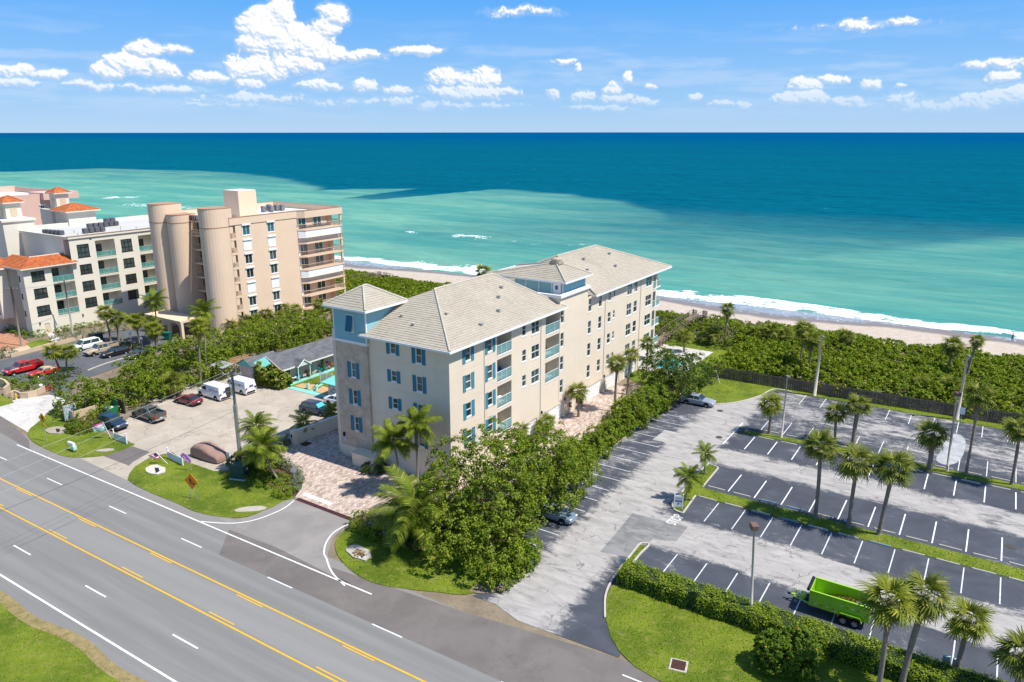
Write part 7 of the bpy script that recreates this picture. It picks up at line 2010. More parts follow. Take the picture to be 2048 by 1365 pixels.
    for x in (h - 0.92, -h + 0.98):
        for s in (-1, 1):
            wheel(T, x, s * (w - 0.10), r, 0.22, rim)
            a = MB(); k = 10; pts = [(x + (r + 0.06) * math.cos(math.pi * i / k), (r + 0.06) * math.sin(math.pi * i / k) + r) for i in range(k + 1)]
            a.add([(p[0], s * (w + 0.006), max(z0, p[1])) for p in pts], [tuple(range(k + 1))]); a.obj('wheel_arch', BLACK, T)
    for s in (-1, 1):
        MB().bevbox(h - 0.30, h - 0.03, s * w * 0.62 - 0.17, s * w * 0.62 + 0.17, zh * 0.64, zh * 0.80, 0.03).obj('headlight', LAMPW, T)
        MB().bevbox(-h + 0.0, -h + 0.16, s * w * 0.74 - 0.14, s * w * 0.74 + 0.14, zt * 0.70, zt * 0.90, 0.02).obj('tail_light', LAMPR, T)
        MB().bevbox(xw0 - 0.42, xw0 - 0.22, s * (w + 0.08) - 0.09, s * (w + 0.08) + 0.09, zb_ - 0.02, zb_ + 0.12, 0.02).obj('mirror', body, T)
    MB().bevbox(h - 0.12, h + 0.04, -w * 0.62, w * 0.62, z0 + 0.08, z0 + 0.26, 0.03).obj('front_bumper', BLACK if kind in ('pickup', 'van', 'suv') else body, T)
    MB().bevbox(-h - 0.05, -h + 0.1, -w * 0.72, w * 0.72, z0 + 0.1, z0 + 0.3, 0.03).obj('rear_bumper', mat('chrome', (0.6, 0.6, 0.62), 0.2, 0.05, 2, metal=0.9) if kind == 'pickup' else BLACK, T)
    MB().box(-h - 0.062, -h - 0.052, -0.17, 0.17, z0 + 0.32, z0 + 0.45).obj('number_plate', WHITE, T)
    return T
def off(p, d, ang): return (p[0] + d * math.cos(R(ang)), p[1] + d * math.sin(R(ang)))
SILV = paint('paint_silver', (0.30, 0.32, 0.35)); BLK = paint('paint_black', (0.010, 0.011, 0.014)); NAVY = paint('paint_navy', (0.012, 0.030, 0.065)); RED = paint('paint_red', (0.50, 0.016, 0.018)); MAROON = paint('paint_maroon', (0.17, 0.010, 0.018)); VWHITE = paint('paint_white', (0.78, 0.79, 0.80)); BEIGE = paint('paint_beige', (0.42, 0.34, 0.25)); OLIVE = paint('paint_olive', (0.075, 0.070, 0.055))
car('parked_car', 'silver sedan parked tail first under the far tree', 'car', LOT(-10.0, 25.8), -31, SILV, 'sedan')
car('parked_car', 'blue grey sedan with its nose poking out from under the sea grape tree', 'car', LOT(-10.9, -13.6), -33, paint('paint_bluegrey', (0.16, 0.21, 0.26)), 'sedan')
car('parked_suv', 'dark blue estate car parked by the white fence panel', 'car', off((-52.72, 90.84), 0.9, 58), -31, NAVY, 'suv')
car('parked_pickup', 'dark olive pickup truck with silver roll bar in the motel lot', 'truck', off((-49.4, 93.72), 0.95, 57), 147.5, OLIVE, 'pickup')
car('parked_car', 'dark red coupe parked next to the white vans', 'car', off((-46.56, 99.78), 0.9, 57), 150, MAROON, 'coupe')
v1 = car('cargo_van', 'white cargo van with its rear door standing open', 'van', off((-44.0, 102.4), 1.0, 57), 146, VWHITE, 'van', group='white cargo vans')
v2 = car('cargo_van', 'white cargo van behind the utility pole nearest the motel', 'van', off((-41.2, 104.9), 1.0, 57), 147, VWHITE, 'van', group='white cargo vans')
MB().box(-3.55, -2.72, -0.95, -0.88, 0.5, 1.9).obj('open_rear_door', VWHITE, v1)
MB().box(-2.77, -2.755, -0.85, -0.1, 0.55, 1.85).obj('cargo_opening', DARKIN, v1)
for z in (0.95, 1.35): MB().box(-3.3, -3.0, -0.875, -0.865, z, z + 0.28).obj('warning_patch', mat('patch_yellow', (0.62, 0.66, 0.04), 0.5, 0.1, 3), v1)
c_ = car('parked_car', 'blue hatchback with a turquoise sun shade by the garden wall', 'car', off((-27.3, 95.8), 0.9, 60), -25, NAVY, 'suv')
MB().add([(0.99, -0.72, 1.13), (0.99, 0.72, 1.13), (0.52, 0.6, 1.56), (0.52, -0.6, 1.56)], [(0, 1, 2, 3)]).obj('sun_shade', mat('sunshade_teal', (0.08, 0.45, 0.52), 0.4, 0.4, 5), c_)
car('parked_car', 'white sedan half hidden behind the stone tower', 'car', off((-24.6, 99.6), 0.5, 60), -25, VWHITE, 'sedan')
car('parked_pickup', 'red pickup truck with a dark blue hood', 'truck', off((-77.8, 114.5), 0.95, 147), -123, RED, 'pickup', hood=paint('paint_bluehood', (0.03, 0.06, 0.10)))
car('parked_convertible', 'small red convertible with tan soft top', 'car', off((-73.9, 113.2), 0.6, 147), -123, RED, 'convertible', roof=mat('soft_top_tan', (0.55, 0.40, 0.24), 0.9, 0.1, 2))
car('parked_minivan', 'white minivan by the silver hedge', 'van', off((-75.0, 127.9), 0.95, 147), -123, VWHITE, 'minivan')
car('parked_pickup', 'beige pickup truck between the white minivan and the black car', 'truck', off((-70.9, 125.2), 0.95, 147), -123, BEIGE, 'pickup')
car('parked_car', 'black sedan next to the beige pickup', 'car', off((-67.9, 123.9), 0.9, 147), -123, BLK, 'sedan')
car('parked_car', 'dark car half hidden by the thicket', 'car', G(281, 714), -123, BLK, 'sedan')
rb = MB(); rb.tube([(-1.05, -0.8, 1.35), (-1.05, -0.7, 1.95), (-1.05, 0.7, 1.95), (-1.05, 0.8, 1.35)], 0.05, 6); rb.tube([(-1.05, 0.7, 1.9), (-1.8, 0.8, 1.36)], 0.045, 6); rb.tube([(-1.05, -0.7, 1.9), (-1.8, -0.8, 1.36)], 0.045, 6)
rb.obj('roll_bar', mat('chrome', (0.6, 0.6, 0.62)), [o for o in bpy.data.objects if o.get('label', '').startswith('dark olive pickup')][0])

def covered_car():
    T = tag(empty('covered_car', (*off((-36.25, 81.2), 0.85, 58), 0.012), R(-31)), 'car under a brown fitted cover with small flag patches', 'car')
    T.scale = (1.06, 1.06, 1.1)
    prof = [(-2.35, 0.35), (-2.3, 0.95), (-1.95, 1.28), (-1.2, 1.52), (-0.3, 1.56), (0.45, 1.44), (1.1, 1.08), (1.75, 0.98), (2.15, 0.82), (2.32, 0.4)]
    rg = random.Random(4); rings = []
    for (x, zt) in prof:
        k = 1 - 0.16 * (abs(x) / 2.35) ** 4; w = 0.93 * k; n = 14; ring = []
        for i in range(n + 1):
            a = math.pi * i / n; y = -w * math.cos(a) * (1.02 if 0.1 < i / n < 0.9 else 1.0); y = max(-w, min(w, y * 1.25)); z = 0.12 + (zt - 0.12) * min(1, math.sin(a) * 1.18) ** 0.75
            ring.append((x + rg.uniform(-.025, .025), y + rg.uniform(-.02, .02), z + rg.uniform(-.02, .02)))
        rings.append(ring)
    mb = MB(); k = len(rings[0])
    mb.add([p for r in rings for p in r], [(i * k + j, i * k + j + 1, (i + 1) * k + j + 1, (i + 1) * k + j) for i in range(len(rings) - 1) for j in range(k - 1)] + [tuple(range(k)), tuple(range((len(rings) - 1) * k, len(rings) * k))])
    o = recalc(mb.obj('cover', mat('car_cover', (0.30, 0.185, 0.15), 0.85, 0.14, 1.5, 0.5, 5), T, smooth=False))
    s = o.modifiers.new('soft', 'SUBSURF'); s.levels = s.render_levels = 1
    MB().box(0.2, 0.5, -0.96, -0.93, 0.95, 1.1).obj('flag_patch', mat('patch_orange', (0.6, 0.2, 0.08), 0.7, 0.2, 4), T)
    for x in (-1.42, 1.42):
        for s in (-1, 1): wheel(T, x, s * 0.78, 0.32, 0.2)
covered_car()

def trailer():
    GREEN = paint('paint_lime', (0.31, 0.58, 0.012), 0.45); T = tag(empty('dump_trailer', LOT(16.15, -14.75, 0.012), R(147)), 'lime green dump trailer with two axles standing in the parking bays', 'trailer')
    L, w, z0, z1 = 4.45, 1.04, 0.72, 1.98; a, b = -L / 2, L / 2; t = 0.06
    MB().box(a, b, -w, w, z0 - 0.06, z0).obj('bed_floor', GREEN, T)
    for s in (-1, 1):
        y0, y1 = (w - t, w) if s > 0 else (-w, -w + t)
        sd = MB().box(a, b, y0, y1, z0 + 0.002, z1).obj('side_wall', GREEN, T)
        for x in (a + 0.04, a + 0.9, a + 1.9, a + 2.9, b - 0.1):
            MB().box(x, x + 0.08, s * (w + 0.035) - 0.034, s * (w + 0.035) + 0.034, z0, z1 - 0.06).obj('stake_post', GREEN, sd)
        MB().box(a - 0.02, b + 0.02, s * (w + 0.01) - 0.07, s * (w + 0.01) + 0.07, z1 + 0.002, z1 + 0.07).obj('top_rail', GREEN, sd)
        for k, (x, z) in enumerate([(1.6, 0.92), (1.2, 0.92), (0.7, 0.92), (0.3, 0.92), (-0.3, 1.42), (-0.7, 1.42), (-1.1, 1.42), (-1.5, 1.42)]):
            MB().box(x, x + 0.22, s * (w + 0.004) - 0.006, s * (w + 0.004) + 0.006, z, z + 0.06).obj('reflector', LAMPR if k % 2 else WHITE, sd)
        fd = MB(); pts = [(-1.75, 0.55), (-1.6, 0.95), (-0.15, 0.95), (0.05, 0.55)]
        fd.loft([[(x, s * (w + 0.002), z), (x, s * (w + 0.27), z), (x, s * (w + 0.27), z + 0.06), (x, s * (w + 0.002), z + 0.06)] for x, z in pts]); fd.obj('fender', GREEN, T)
        for x in (-0.42, -1.26): wheel(T, x, s * (w + 0.13), 0.37, 0.24, BLACK)
    MB().box(b - t, b, -w + t + 0.002, w - t - 0.002, z0 + 0.002, z1).obj('front_wall', GREEN, T); MB().box(a, a + t, -w + t + 0.002, w - t - 0.002, z0 + 0.002, z1 - 0.05).obj('tailgate', GREEN, T)
    MB().tube([(b + 0.14, -w + 0.05, z1 + 0.02), (b + 0.14, w - 0.05, z1 + 0.02)], 0.13, 10).obj('tarp_roll', BLACK, T)
    MB().box(b - 0.02, b + 0.02, -w, w, z1 - 0.5, z1 - 0.05).obj('tarp_plate', mat('tarp_grey', (0.10, 0.10, 0.115), 0.7, 0.2, 2), T)
    fr = MB()
    for s in (-1, 1): fr.tube([(b - 0.4, s * 0.85, z0 - 0.16), (b + 1.55, s * 0.06, z0 - 0.2)], 0.075, 4); fr.box(a, b, s * 0.7 - 0.05, s * 0.7 + 0.05, z0 - 0.2, z0 - 0.065)
    fr.obj('tongue_frame', GREEN, T)
    MB().bevbox(b + 0.42, b + 0.85, -0.34, 0.34, z0 - 0.12, z0 + 0.22, 0.04).obj('pump_box', GREEN, T); MB().box(b + 0.08, b + 0.38, -0.4, 0.4, z0 - 0.1, z0 + 0.05).obj('battery_tray', BLACK, T)
    MB().tube([(b + 1.6, 0, z0 - 0.2), (b + 1.85, 0, z0 - 0.2)], 0.09, 6).obj('coupler', BLACK, T)
    j = MB(); j.tube([(b + 1.15, 0.1, 0.02), (b + 1.15, 0.1, z0 + 0.35)], 0.05, 6); j.box(b + 1.02, b + 1.28, -0.03, 0.23, 0, 0.04); j.obj('jack', METALGREY, T); MB().lathe([(0.09, z0 + 0.35), (0.1, z0 + 0.42), (0.0, z0 + 0.5)], 8, b + 1.15, 0.1).obj('jack_head', GREEN, T)
    rg = np.random.default_rng(5); n = 2600; P = np.stack([rg.uniform(a + 0.1, b - 0.7, n), rg.uniform(-w + 0.1, w - 0.1, n), np.zeros(n)], 1); P[:, 2] = z0 + 0.05 + 0.55 * np.exp(-((P[:, 0] + 0.5) ** 2) / 2.2) * rg.uniform(0.3, 1, n)
    V, F = leaves(P, np.tile([0, 0, 1.0], (n, 1)), 0.12, rg)
    tag(link('garden_waste', np_mesh('garden_waste', V, F), leafmat('waste_leaf', (0.10, 0.08, 0.02), (0.30, 0.26, 0.05), (0.5, 0.55, 0.08)), None, T.location, R(147)), 'heap of cut branches and leaves inside the green trailer', 'garden waste', kind='stuff')
    bd = MB(); bd.box(-1.75, -0.9, 0.0, 0.5, z0 + 0.5, z0 + 0.62); bd.box(-2.0, -1.0, -0.45, -0.35, z0 + 0.5, z0 + 0.6); tag(bd.obj('scrap_board', mat('scrap_grey', (0.22, 0.23, 0.25), 0.8, 0.4, 4), None, T.location, R(147)), 'grey broken boards lying in the green trailer', 'boards', kind='stuff')
trailer()

# ================================================================== STREET FURNITURE AND SMALL THINGS
POLEC = mat('pole_concrete', (0.50, 0.46, 0.40), 0.85, 0.12, 1.0, 0.3, 14); POLEW = mat('pole_wood', (0.21, 0.175, 0.14), 0.95, 0.25, 1.0, 0.5, 10)
POLEG = mat('pole_wood_grey', (0.27, 0.28, 0.25), 0.95, 0.2, 1.0, 0.4, 10); GALV = mat('galvanised', (0.46, 0.50, 0.49), 0.45, 0.12, 3, metal=0.5)
OLDWOOD = mat('weathered_wood', (0.155, 0.125, 0.10), 0.95, 0.25, 0.8, 0.4, 12, island=0.25); DECKW = mat('deck_wood', (0.24, 0.175, 0.13), 0.95, 0.25, 1.0, 0.4, 12, island=0.25)
TANWALL = mat('tan_wall', (0.55, 0.42, 0.29), 0.9, 0.1, 0.6, 0.2, 14, world=True, streak=0.1)
def up(base, top):
    """foot and head of an upright surveyed at two pixels"""
    b = G(*base); X = (top[0] - CX) / FPX; Y = (top[1] - CY) / FPX; t = b.y / (_c - Y * _s)
    return b, Vector((t * X - b.x, 0, CAM_H + t * (-_s - Y * _c)))
def lamp(label, base, top, r=0.13, head='box', m=None):
    b, tp = up(base, top); T = tag(empty('lamp_post', b), label, 'lamp post', 'car park lamp posts')
    MB().tube([(0, 0, -0.1), tp], [r * 1.25, r * 0.75], 8).obj('pole', m or POLEC, T, smooth=True)
    hd = MB()
    if head == 'box':
        hd.bevbox(tp.x - 0.28, tp.x + 0.28, -0.36, 0.36, tp.z + 0.02, tp.z + 0.42, 0.05); h = hd.obj('lamp_head', mat('lamp_rust', (0.17, 0.10, 0.075), 0.7, 0.3, 4), T); MB().box(tp.x - 0.24, tp.x + 0.24, -0.3, 0.3, tp.z - 0.01, tp.z + 0.018).obj('lens', WHITE, h); MB().box(tp.x + 0.281, tp.x + 0.29, -0.3, 0.3, tp.z + 0.05, tp.z + 0.36).obj('lamp_panel', mat('lamp_red', (0.34, 0.09, 0.07), 0.7, 0.2, 4), h)
    else:
        hd.bevbox(tp.x - 0.2, tp.x + 0.2, -0.55, 0.2, tp.z, tp.z + 0.2, 0.05); hd.obj('lamp_head', mat('lamp_grey', (0.16, 0.16, 0.16), 0.6, 0.1, 3), T)
    return T
lamp('lamp post with a rusty box lamp rising from the near hedge', (1502, 1240), (1508, 1058), 0.10)
lamp('thin lamp post beside the young palm on the far island', (1563, 876), (1575, 754), 0.11, 'arm')
lamp('pale leaning lamp post against the wooden fence', (1629, 792), (1644, 674), 0.19, 'arm', mat('pole_pale', (0.56, 0.49, 0.41), 0.85, 0.1, 1))
lamp('lamp post with a square lamp on the far island by the stout palm', (1894, 943), (1914, 792), 0.12)
lamp('tall pale lamp post by the fence behind the stout palm', (1914, 840), (1935, 713), 0.17, 'arm', MATS['pole_pale'])
def utility(label, base, top, m, r=0.15, arm=True):
    b, tp = up(base, top); T = tag(empty('utility_pole', b), label, 'utility pole', 'utility poles')
    MB().tube([(0, 0, -0.1), tp], [r * 1.15, r * 0.8], 8).obj('pole', m, T, smooth=True)
    if arm:
        MB().box(tp.x - 1.1, tp.x + 1.1, -0.06, 0.06, tp.z - 0.5, tp.z - 0.36).obj('crossarm', m, T)
        for x in (-1.0, -0.4, 0.4, 1.0): MB().lathe([(0.05, tp.z - 0.36), (0.07, tp.z - 0.25), (0.03, tp.z - 0.16)], 8, tp.x + x, 0).obj('insulator', GALV, T)
    for k in range(3): MB().tube([(tp.x + 0.1, -0.16, tp.z - 1.0 - k * 0.5), (tp.x + 0.25, -0.3, tp.z - 1.5 - k * 0.5), (tp.x + 0.14, -0.14, tp.z - 2.2 - k * 0.4)], 0.025, 5).obj('cable_loop', BLACK, T)
    return b + tp
tpA = utility('grey utility pole standing in front of the white vans', (482, 926), (463, 742), POLEG, 0.19)
MB().bevbox(-0.32, 0.32, -0.3, 0.3, 0, 7.2, 0.05).obj('pole_wrap', POLEG, [o for o in bpy.data.objects if o.get('label', '').startswith('grey utility')][0]).scale = (0.62, 0.62, 1)
tpB = utility('brown utility pole before the garage of the cream house', (43, 692), (22, 574), POLEW)
tpC = utility('grey utility pole before the balconies of the cream house', (146, 668), (128, 562), POLEG)
def wire(label, a, b, sag, m, r=0.015):
    a, b = Vector(a), Vector(b); o = a.copy(); n = 18
    pts = [(a.lerp(b, i / n) - Vector((0, 0, sag * 4 * (i / n) * (1 - i / n)))) - o for i in range(n + 1)]
    tag(MB().tube(pts, r, 4).obj('overhead_wire', m, None, o), label, 'wire', 'overhead wires')
WIREL = mat('wire_grey', (0.36, 0.35, 0.32), 0.7, 0.1, 1); WIRED = mat('wire_dark', (0.05, 0.05, 0.05), 0.7, 0.1, 1)
far = G(-420, 1112, 9.6)
wire('upper pale wire from the pole by the vans across the road', tpA + Vector((-1.0, 0, -0.2)), far + Vector((0, 1.0, 1.0)), 0.5, WIREL); wire('second pale wire from the pole by the vans across the road', tpA + Vector((-0.4, 0, -0.25)), far + Vector((0, 0, -0.4)), 0.6, WIREL); wire('third pale wire from the pole by the vans across the road', tpA + Vector((0, 0, -1.2)), far + Vector((0.5, 0, -1.6)), 0.6, WIREL)
wire('low dark cable from the pole by the vans across the road', tpA + Vector((0.1, 0, -4.7)), G(-300, 1140, 5.6), 0.4, WIRED, 0.018)
wire('wire between the two poles of the cream house', tpB + Vector((0, 0, -0.3)), tpC + Vector((0, 0, -0.3)), 0.3, WIRED, 0.02)

# --- wheel stops
STOPM = mat('wheel_stop', (0.47, 0.42, 0.36), 0.9, 0.2, 1.5, 0.3, 14, world=True); STOPB = mat('wheel_stop_blue', (0.17, 0.26, 0.33), 0.85, 0.2, 2, world=True)
def stop_mesh(): return MB().loft([[(x, -0.09, 0), (x, -0.065, 0.11), (x, -0.04, 0.13), (x, 0.04, 0.13), (x, 0.065, 0.11), (x, 0.09, 0)] for x in (-0.92, 0.92)]).mesh('wheel_stop')
ORD = 'first second third fourth fifth sixth seventh eighth ninth tenth eleventh twelfth thirteenth'.split()
SM = stop_mesh(); SM.materials.append(STOPM); SMB = SM.copy(); SMB.materials.clear(); SMB.materials.append(STOPB)
for (q, n, p0, pit, lab, bl) in [(-1.38, 13, 0.75, 2.762, 'below near grass island', (3, 6)), (1.47, 13, 0.75, 2.762, 'above near grass island', (2, 3)), (18.3, 12, 1.55, 2.775, 'below far grass island', (5,)), (20.85, 12, -1.2, 2.775, 'above far grass island', ())]:
    for k in range(n):
        blue = k in bl
        o = link('wheel_stop', SMB if blue else SM, None, None, LOT(p0 + pit * k, q, 0.012), LOT.a + R(((k * 37) % 5 - 2) * 0.7))
        tag(o, ('blue painted' if blue else 'pale concrete') + ' wheel stop, ' + ORD[k] + ' from main lane, ' + lab, 'wheel stop', 'wheel stops ' + lab)
for u, v, wd in ((325, 809, 'olive pickup'), (358, 800, 'red coupe')):
    tag(link('wheel_stop', SM, None, None, G(u, v, 0.012), R(57)), 'pale wheel stop before the ' + wd + ' in the motel lot', 'wheel stop', 'wheel stops in the motel lot')

# --- weathered picket fence at the beach end
def fence():
    A, B_, C_ = LOT(-13.4, 38.9), LOT(7.8, 39.5), LOT(62, 41.8); T = tag(empty('wooden_fence', A), 'long weathered wooden fence of overlapping pickets below the dune scrub', 'fence')
    pk = MB(); rg = random.Random(2)
    for P, Q in ((A, B_), (B_, C_)):
        L = (Q - P).length; d = (Q - P) / L; nrm = Vector((-d.y, d.x, 0)); n = int(L / 0.165)
        for i in range(n):
            c = P + d * (i * 0.165 + 0.08) - A + nrm * (0.05 if i % 2 else -0.05); h = 1.80 + rg.uniform(-.05, .04)
            a, b = c - d * 0.073 - nrm * 0.009, c + d * 0.073 + nrm * 0.009; hx = d * 0.146; hn = nrm * 0.018
            v = [a, a + hx, b, b - hx]
            pk.add([p + Vector((0, 0, 0.03)) for p in v] + [p + Vector((0, 0, h)) for p in v], [(0, 1, 5, 4), (1, 2, 6, 5), (2, 3, 7, 6), (3, 0, 4, 7), (4, 5, 6, 7)])
        m = int(L / 2.4)
        for i in range(m + 1):
            p = P + d * (L * i / m) - A; MB().box(-0.055, 0.055, -0.035, 0.035, 0, 1.72).obj('post', OLDWOOD, T, p, math.atan2(d.y, d.x))
        for z in (0.4, 1.0, 1.55): MB().box(0, L, -0.03, 0.03, z, z + 0.09).obj('rail', OLDWOOD, T, P - A, math.atan2(d.y, d.x))
    tag(pk.obj('pickets', OLDWOOD, T), kind='stuff')
fence()
# --- dune crossovers of timber
def crossover(label, P, w, seed):
    """P: list of (point, deck height)"""
    o = Vector((P[0][0].x, P[0][0].y, 0)); T = tag(empty('beach_stair', o), label, 'boardwalk', 'wooden dune crossings')
    pl = MB(); rg = random.Random(seed)
    for (a, za_), (b, zb_) in zip(P[:-1], P[1:]):
        a, b = Vector((a.x, a.y, za_)) - o, Vector((b.x, b.y, zb_)) - o; L = (b - a).length; d = (b - a) / L; n = Vector((-d.y, d.x, 0)).normalized(); k = int(L / 0.16)
        for i in range(k):
            c = a + d * (i + 0.5) * L / k; e = d * 0.07
            pl.add([c - n * w - e, c + n * w - e, c + n * w + e, c - n * w + e] + [q - Vector((0, 0, 0.05)) for q in (c - n * w - e, c + n * w - e, c + n * w + e, c - n * w + e)], [(0, 1, 2, 3), (0, 4, 5, 1), (1, 5, 6, 2), (2, 6, 7, 3), (3, 7, 4, 0)])
        m = max(1, round(L / 1.9))
        for s in (-1, 1):
            for i in range(m + 1):
                c = a + d * L * i / m + n * s * (w + 0.05); MB().box(-0.06, 0.06, -0.06, 0.06, -1.6, 1.0).obj('post', OLDWOOD, T, c, math.atan2(d.y, d.x))
            for z in (0.5, 0.98): MB().tube([a + n * s * (w + 0.05) + Vector((0, 0, z)), b + n * s * (w + 0.05) + Vector((0, 0, z))], 0.06, 4).obj('handrail', OLDWOOD, T)
    tag(pl.obj('deck_planks', DECKW, T), kind='stuff')
crossover('brown timber stair crossing the dune beside the tall house', [(G(1308, 690, 0.6), 0.6), (G(1345, 660, 0.9), 0.9), (G(1396, 630, 2.2), 2.2), (G(1404, 626, 1.0), 0.4)], 1.0, 1)
crossover('far timber walkway behind the peach tower', [(G(700, 560, 0.9), 0.9), (G(762, 552, 1.6), 1.6), (G(780, 556, 0.2), 0.2)], 0.8, 2)

# --- signs, flags, boxes
def board_shape(pts, t=0.03): return MB().add([(x, -t / 2, z) for x, z in pts] + [(x, t / 2, z) for x, z in pts], [tuple(range(len(pts))), tuple(reversed(range(len(pts), 2 * len(pts))))] + [(i, len(pts) + i, len(pts) + (i + 1) % len(pts), (i + 1) % len(pts)) for i in range(len(pts))])
def glyph(parent, polys, m, loc):
    for p in polys: board_shape(p, 0.012).obj('symbol', m, parent, loc)
DIA = lambda r: [(0, -r), (r, 0), (0, r), (-r, 0)]
WALK = [[(-.05, .32), (.0, .38), (.06, .34), (.05, .27), (-.02, .26)], [(-.1, .22), (.08, .22), (.1, -.02), (-.04, -.04)], [(-.08, .2), (-.2, .05), (-.16, .02), (-.05, .14)], [(.08, .2), (.2, .08), (.17, .04), (.07, .12)], [(-.04, -.03), (.02, -.02), (-.1, -.38), (-.17, -.36)], [(.02, -.03), (.1, -.02), (.17, -.36), (.1, -.38)]]
b, _ = up((93, 884), (88, 825)); T = tag(empty('crossing_sign', b, R(-24)), 'yellow diamond pedestrian warning sign on the left lawn', 'sign'); YEL = mat('sign_yellow', (0.80, 0.46, 0.01), 0.5, 0.05, 2)
MB().tube([(0, 0.04, 0), (0, 0.04, 3.4)], 0.045, 6).obj('post', GALV, T); p_ = board_shape(DIA(0.72)).obj('panel', YEL, T, (0, 0, 3.15)); glyph(p_, [[(x * 1.15, z * 1.15) for x, z in q] for q in WALK], BLACK, (0, -0.025, 0)); board_shape([(-.42, -.16), (.42, -.16), (.42, .16), (-.42, .16)]).obj('plate', YEL, T, (0, 0, 2.15))
b = G(387, 999); T = tag(empty('road_work_sign', b, R(-22)), 'orange diamond road work sign on two posts in the flag lawn', 'sign'); ORG = mat('sign_orange', (0.85, 0.26, 0.005), 0.5, 0.05, 2)
for x in (-0.38, 0.38): MB().box(x - 0.035, x + 0.035, 0.02, 0.07, 0, 1.75).obj('post', GALV, T)
p_ = board_shape(DIA(0.92)).obj('panel', ORG, T, (0, 0, 2.05)); glyph(p_, [[(x * 1.0 - 0.12, z * 1.0 + 0.05) for x, z in q] for q in WALK] + [[(.1, -.3), (.45, -.3), (.35, -.05), (.22, -.12)], [(.05, -.1), (.3, .05), (.28, .09), (.03, -.05)]], BLACK, (0, -0.025, 0))
def flag(label, base, lean, cloth, hgt, parts, text=None, tm=None):
    b = G(*base); T = tag(empty('flag', b), label, 'flag', 'flags on the lawns'); tip = Vector((lean[0], lean[1], hgt))
    MB().tube([(0, 0, 0), tip], 0.03, 6).obj('pole', WHITE, T)
    n = 8; W_, H_ = cloth; nst = len(parts); d = tip.normalized()
    def P(u, v): return tip - d * (0.05 + v * H_) + Vector((-1, -0.15, -0.32)).normalized() * (u * W_) + Vector((0, 1, 0)) * 0.06 * math.sin(u * 7 + v * 2)
    for k, m in enumerate(parts):
        f = MB()
        for i in range(n): f.quad(P(i / n, k / nst), P((i + 1) / n, k / nst), P((i + 1) / n, (k + 1) / nst), P(i / n, (k + 1) / nst))
        f.obj('stripe', m, T)
    if text:
        me = text_mesh(text, 0.42, 0.004); o = link('lettering', me, tm or BLACK, T, P(0.5, 0.5) + Vector((0.0, -0.09, 0))); x = (P(0.3, 0.5) - P(0.7, 0.5)).normalized(); y = (P(0.5, 0.3) - P(0.5, 0.7)).normalized(); z = x.cross(y); o.rotation_euler = Matrix((x, y, z)).transposed().to_euler(); o.scale = (0.62, 0.8, 1)
    return T, P
FW = mat('cloth_white', (0.78, 0.78, 0.78), 0.85, 0.05, 2); FP = mat('cloth_pink', (0.62, 0.10, 0.30), 0.85, 0.05, 2); FT = mat('cloth_teal', (0.22, 0.55, 0.50), 0.85, 0.05, 2); FR = mat('cloth_red', (0.52, 0.03, 0.04), 0.85, 0.05, 2); FB = mat('cloth_navy', (0.02, 0.035, 0.14), 0.85, 0.05, 2); FV = mat('cloth_violet', (0.38, 0.10, 0.42), 0.85, 0.08, 2)
flag('pink white and green welcome flag by the white fence panel', (223, 878), (-0.85, 0.1), (1.5, 0.95), 2.25, [FP, FW, FW, FT], 'WELCOME', mat('ink_dark', (0.06, 0.05, 0.1), 0.8, 0.1, 1))
T, P_ = flag('small striped flag with blue corner leaning over the flag lawn', (336, 929), (-1.25, 0.1), (1.0, 0.75), 1.45, [FR, FW] * 3 + [FR])
f = MB()
for i in range(4):
    f.quad(*[P_(u, v) + Vector((0, -0.03, 0)) for u, v in ((i / 10, 0), ((i + 1) / 10, 0), ((i + 1) / 10, 0.55), (i / 10, 0.55))])
f.obj('canton', FB, T)
b = G(384, 943); T = tag(empty('flag', b), 'purple feather flag with white script beside the covered car', 'flag', 'flags on the lawns')
MB().tube([(0, 0, 0), (-0.25, 0.1, 1.0), (-1.15, 0.2, 2.1)], 0.025, 6).obj('pole', METALGREY, T); f = MB()
pts = [((-0.2, 0.08, 0.85), (0.0, 0.1, 1.15)), ((-0.55, 0.1, 1.05), (-0.2, 0.14, 1.5)), ((-0.85, 0.14, 1.4), (-0.5, 0.18, 1.95)), ((-1.2, 0.2, 1.85), (-0.9, 0.2, 2.2))]
for (a, c), (a2, c2) in zip(pts[:-1], pts[1:]): f.quad(a, c, c2, a2)
f.obj('cloth', FV, T); o = link('lettering', text_mesh('Open', 0.5, 0.004), FW, T, (-0.55, 0.03, 1.42)); o.rotation_euler = (R(90), R(42), 0); o.scale = (0.8, 0.9, 1)
def white_panel(label, a, b, h=0.95):
    A, B_ = G(*a), G(*b); d = B_ - A; L = d.length; an = math.atan2(d.y, d.x); T = tag(empty('vinyl_fence', A, an), label, 'fence', 'white fence panels by the motel lot')
    MB().box(0.06, L - 0.06, -0.03, 0.03, 0.12, h).obj('panel', mat('vinyl_white', (0.62, 0.66, 0.68), 0.5, 0.08, 2), T)
    for x in (0, L):
        p = MB(); p.box(x - 0.06, x + 0.06, -0.06, 0.06, 0, h + 0.32); p.lathe([(0.04, h + 0.32), (0.1, h + 0.4), (0.1, h + 0.46), (0, h + 0.54)], 8, x, 0); p.obj('post', WHITE, T)
white_panel('white fence panel in front of the dark blue car', (229, 880), (254, 889)); white_panel('white fence panel left of the covered car', (337, 918), (366, 932)); 
A = G(459, 941); T = tag(empty('gate_post', A), 'tall white post with a ball top right of the covered car', 'post'); MB().box(-0.09, 0.09, -0.09, 0.09, 0, 1.9).obj('shaft', WHITE, T); MB().lathe([(0.07, 1.9), (0.15, 2.0), (0.15, 2.1), (0, 2.22)], 10).obj('ball_cap', WHITE, T)
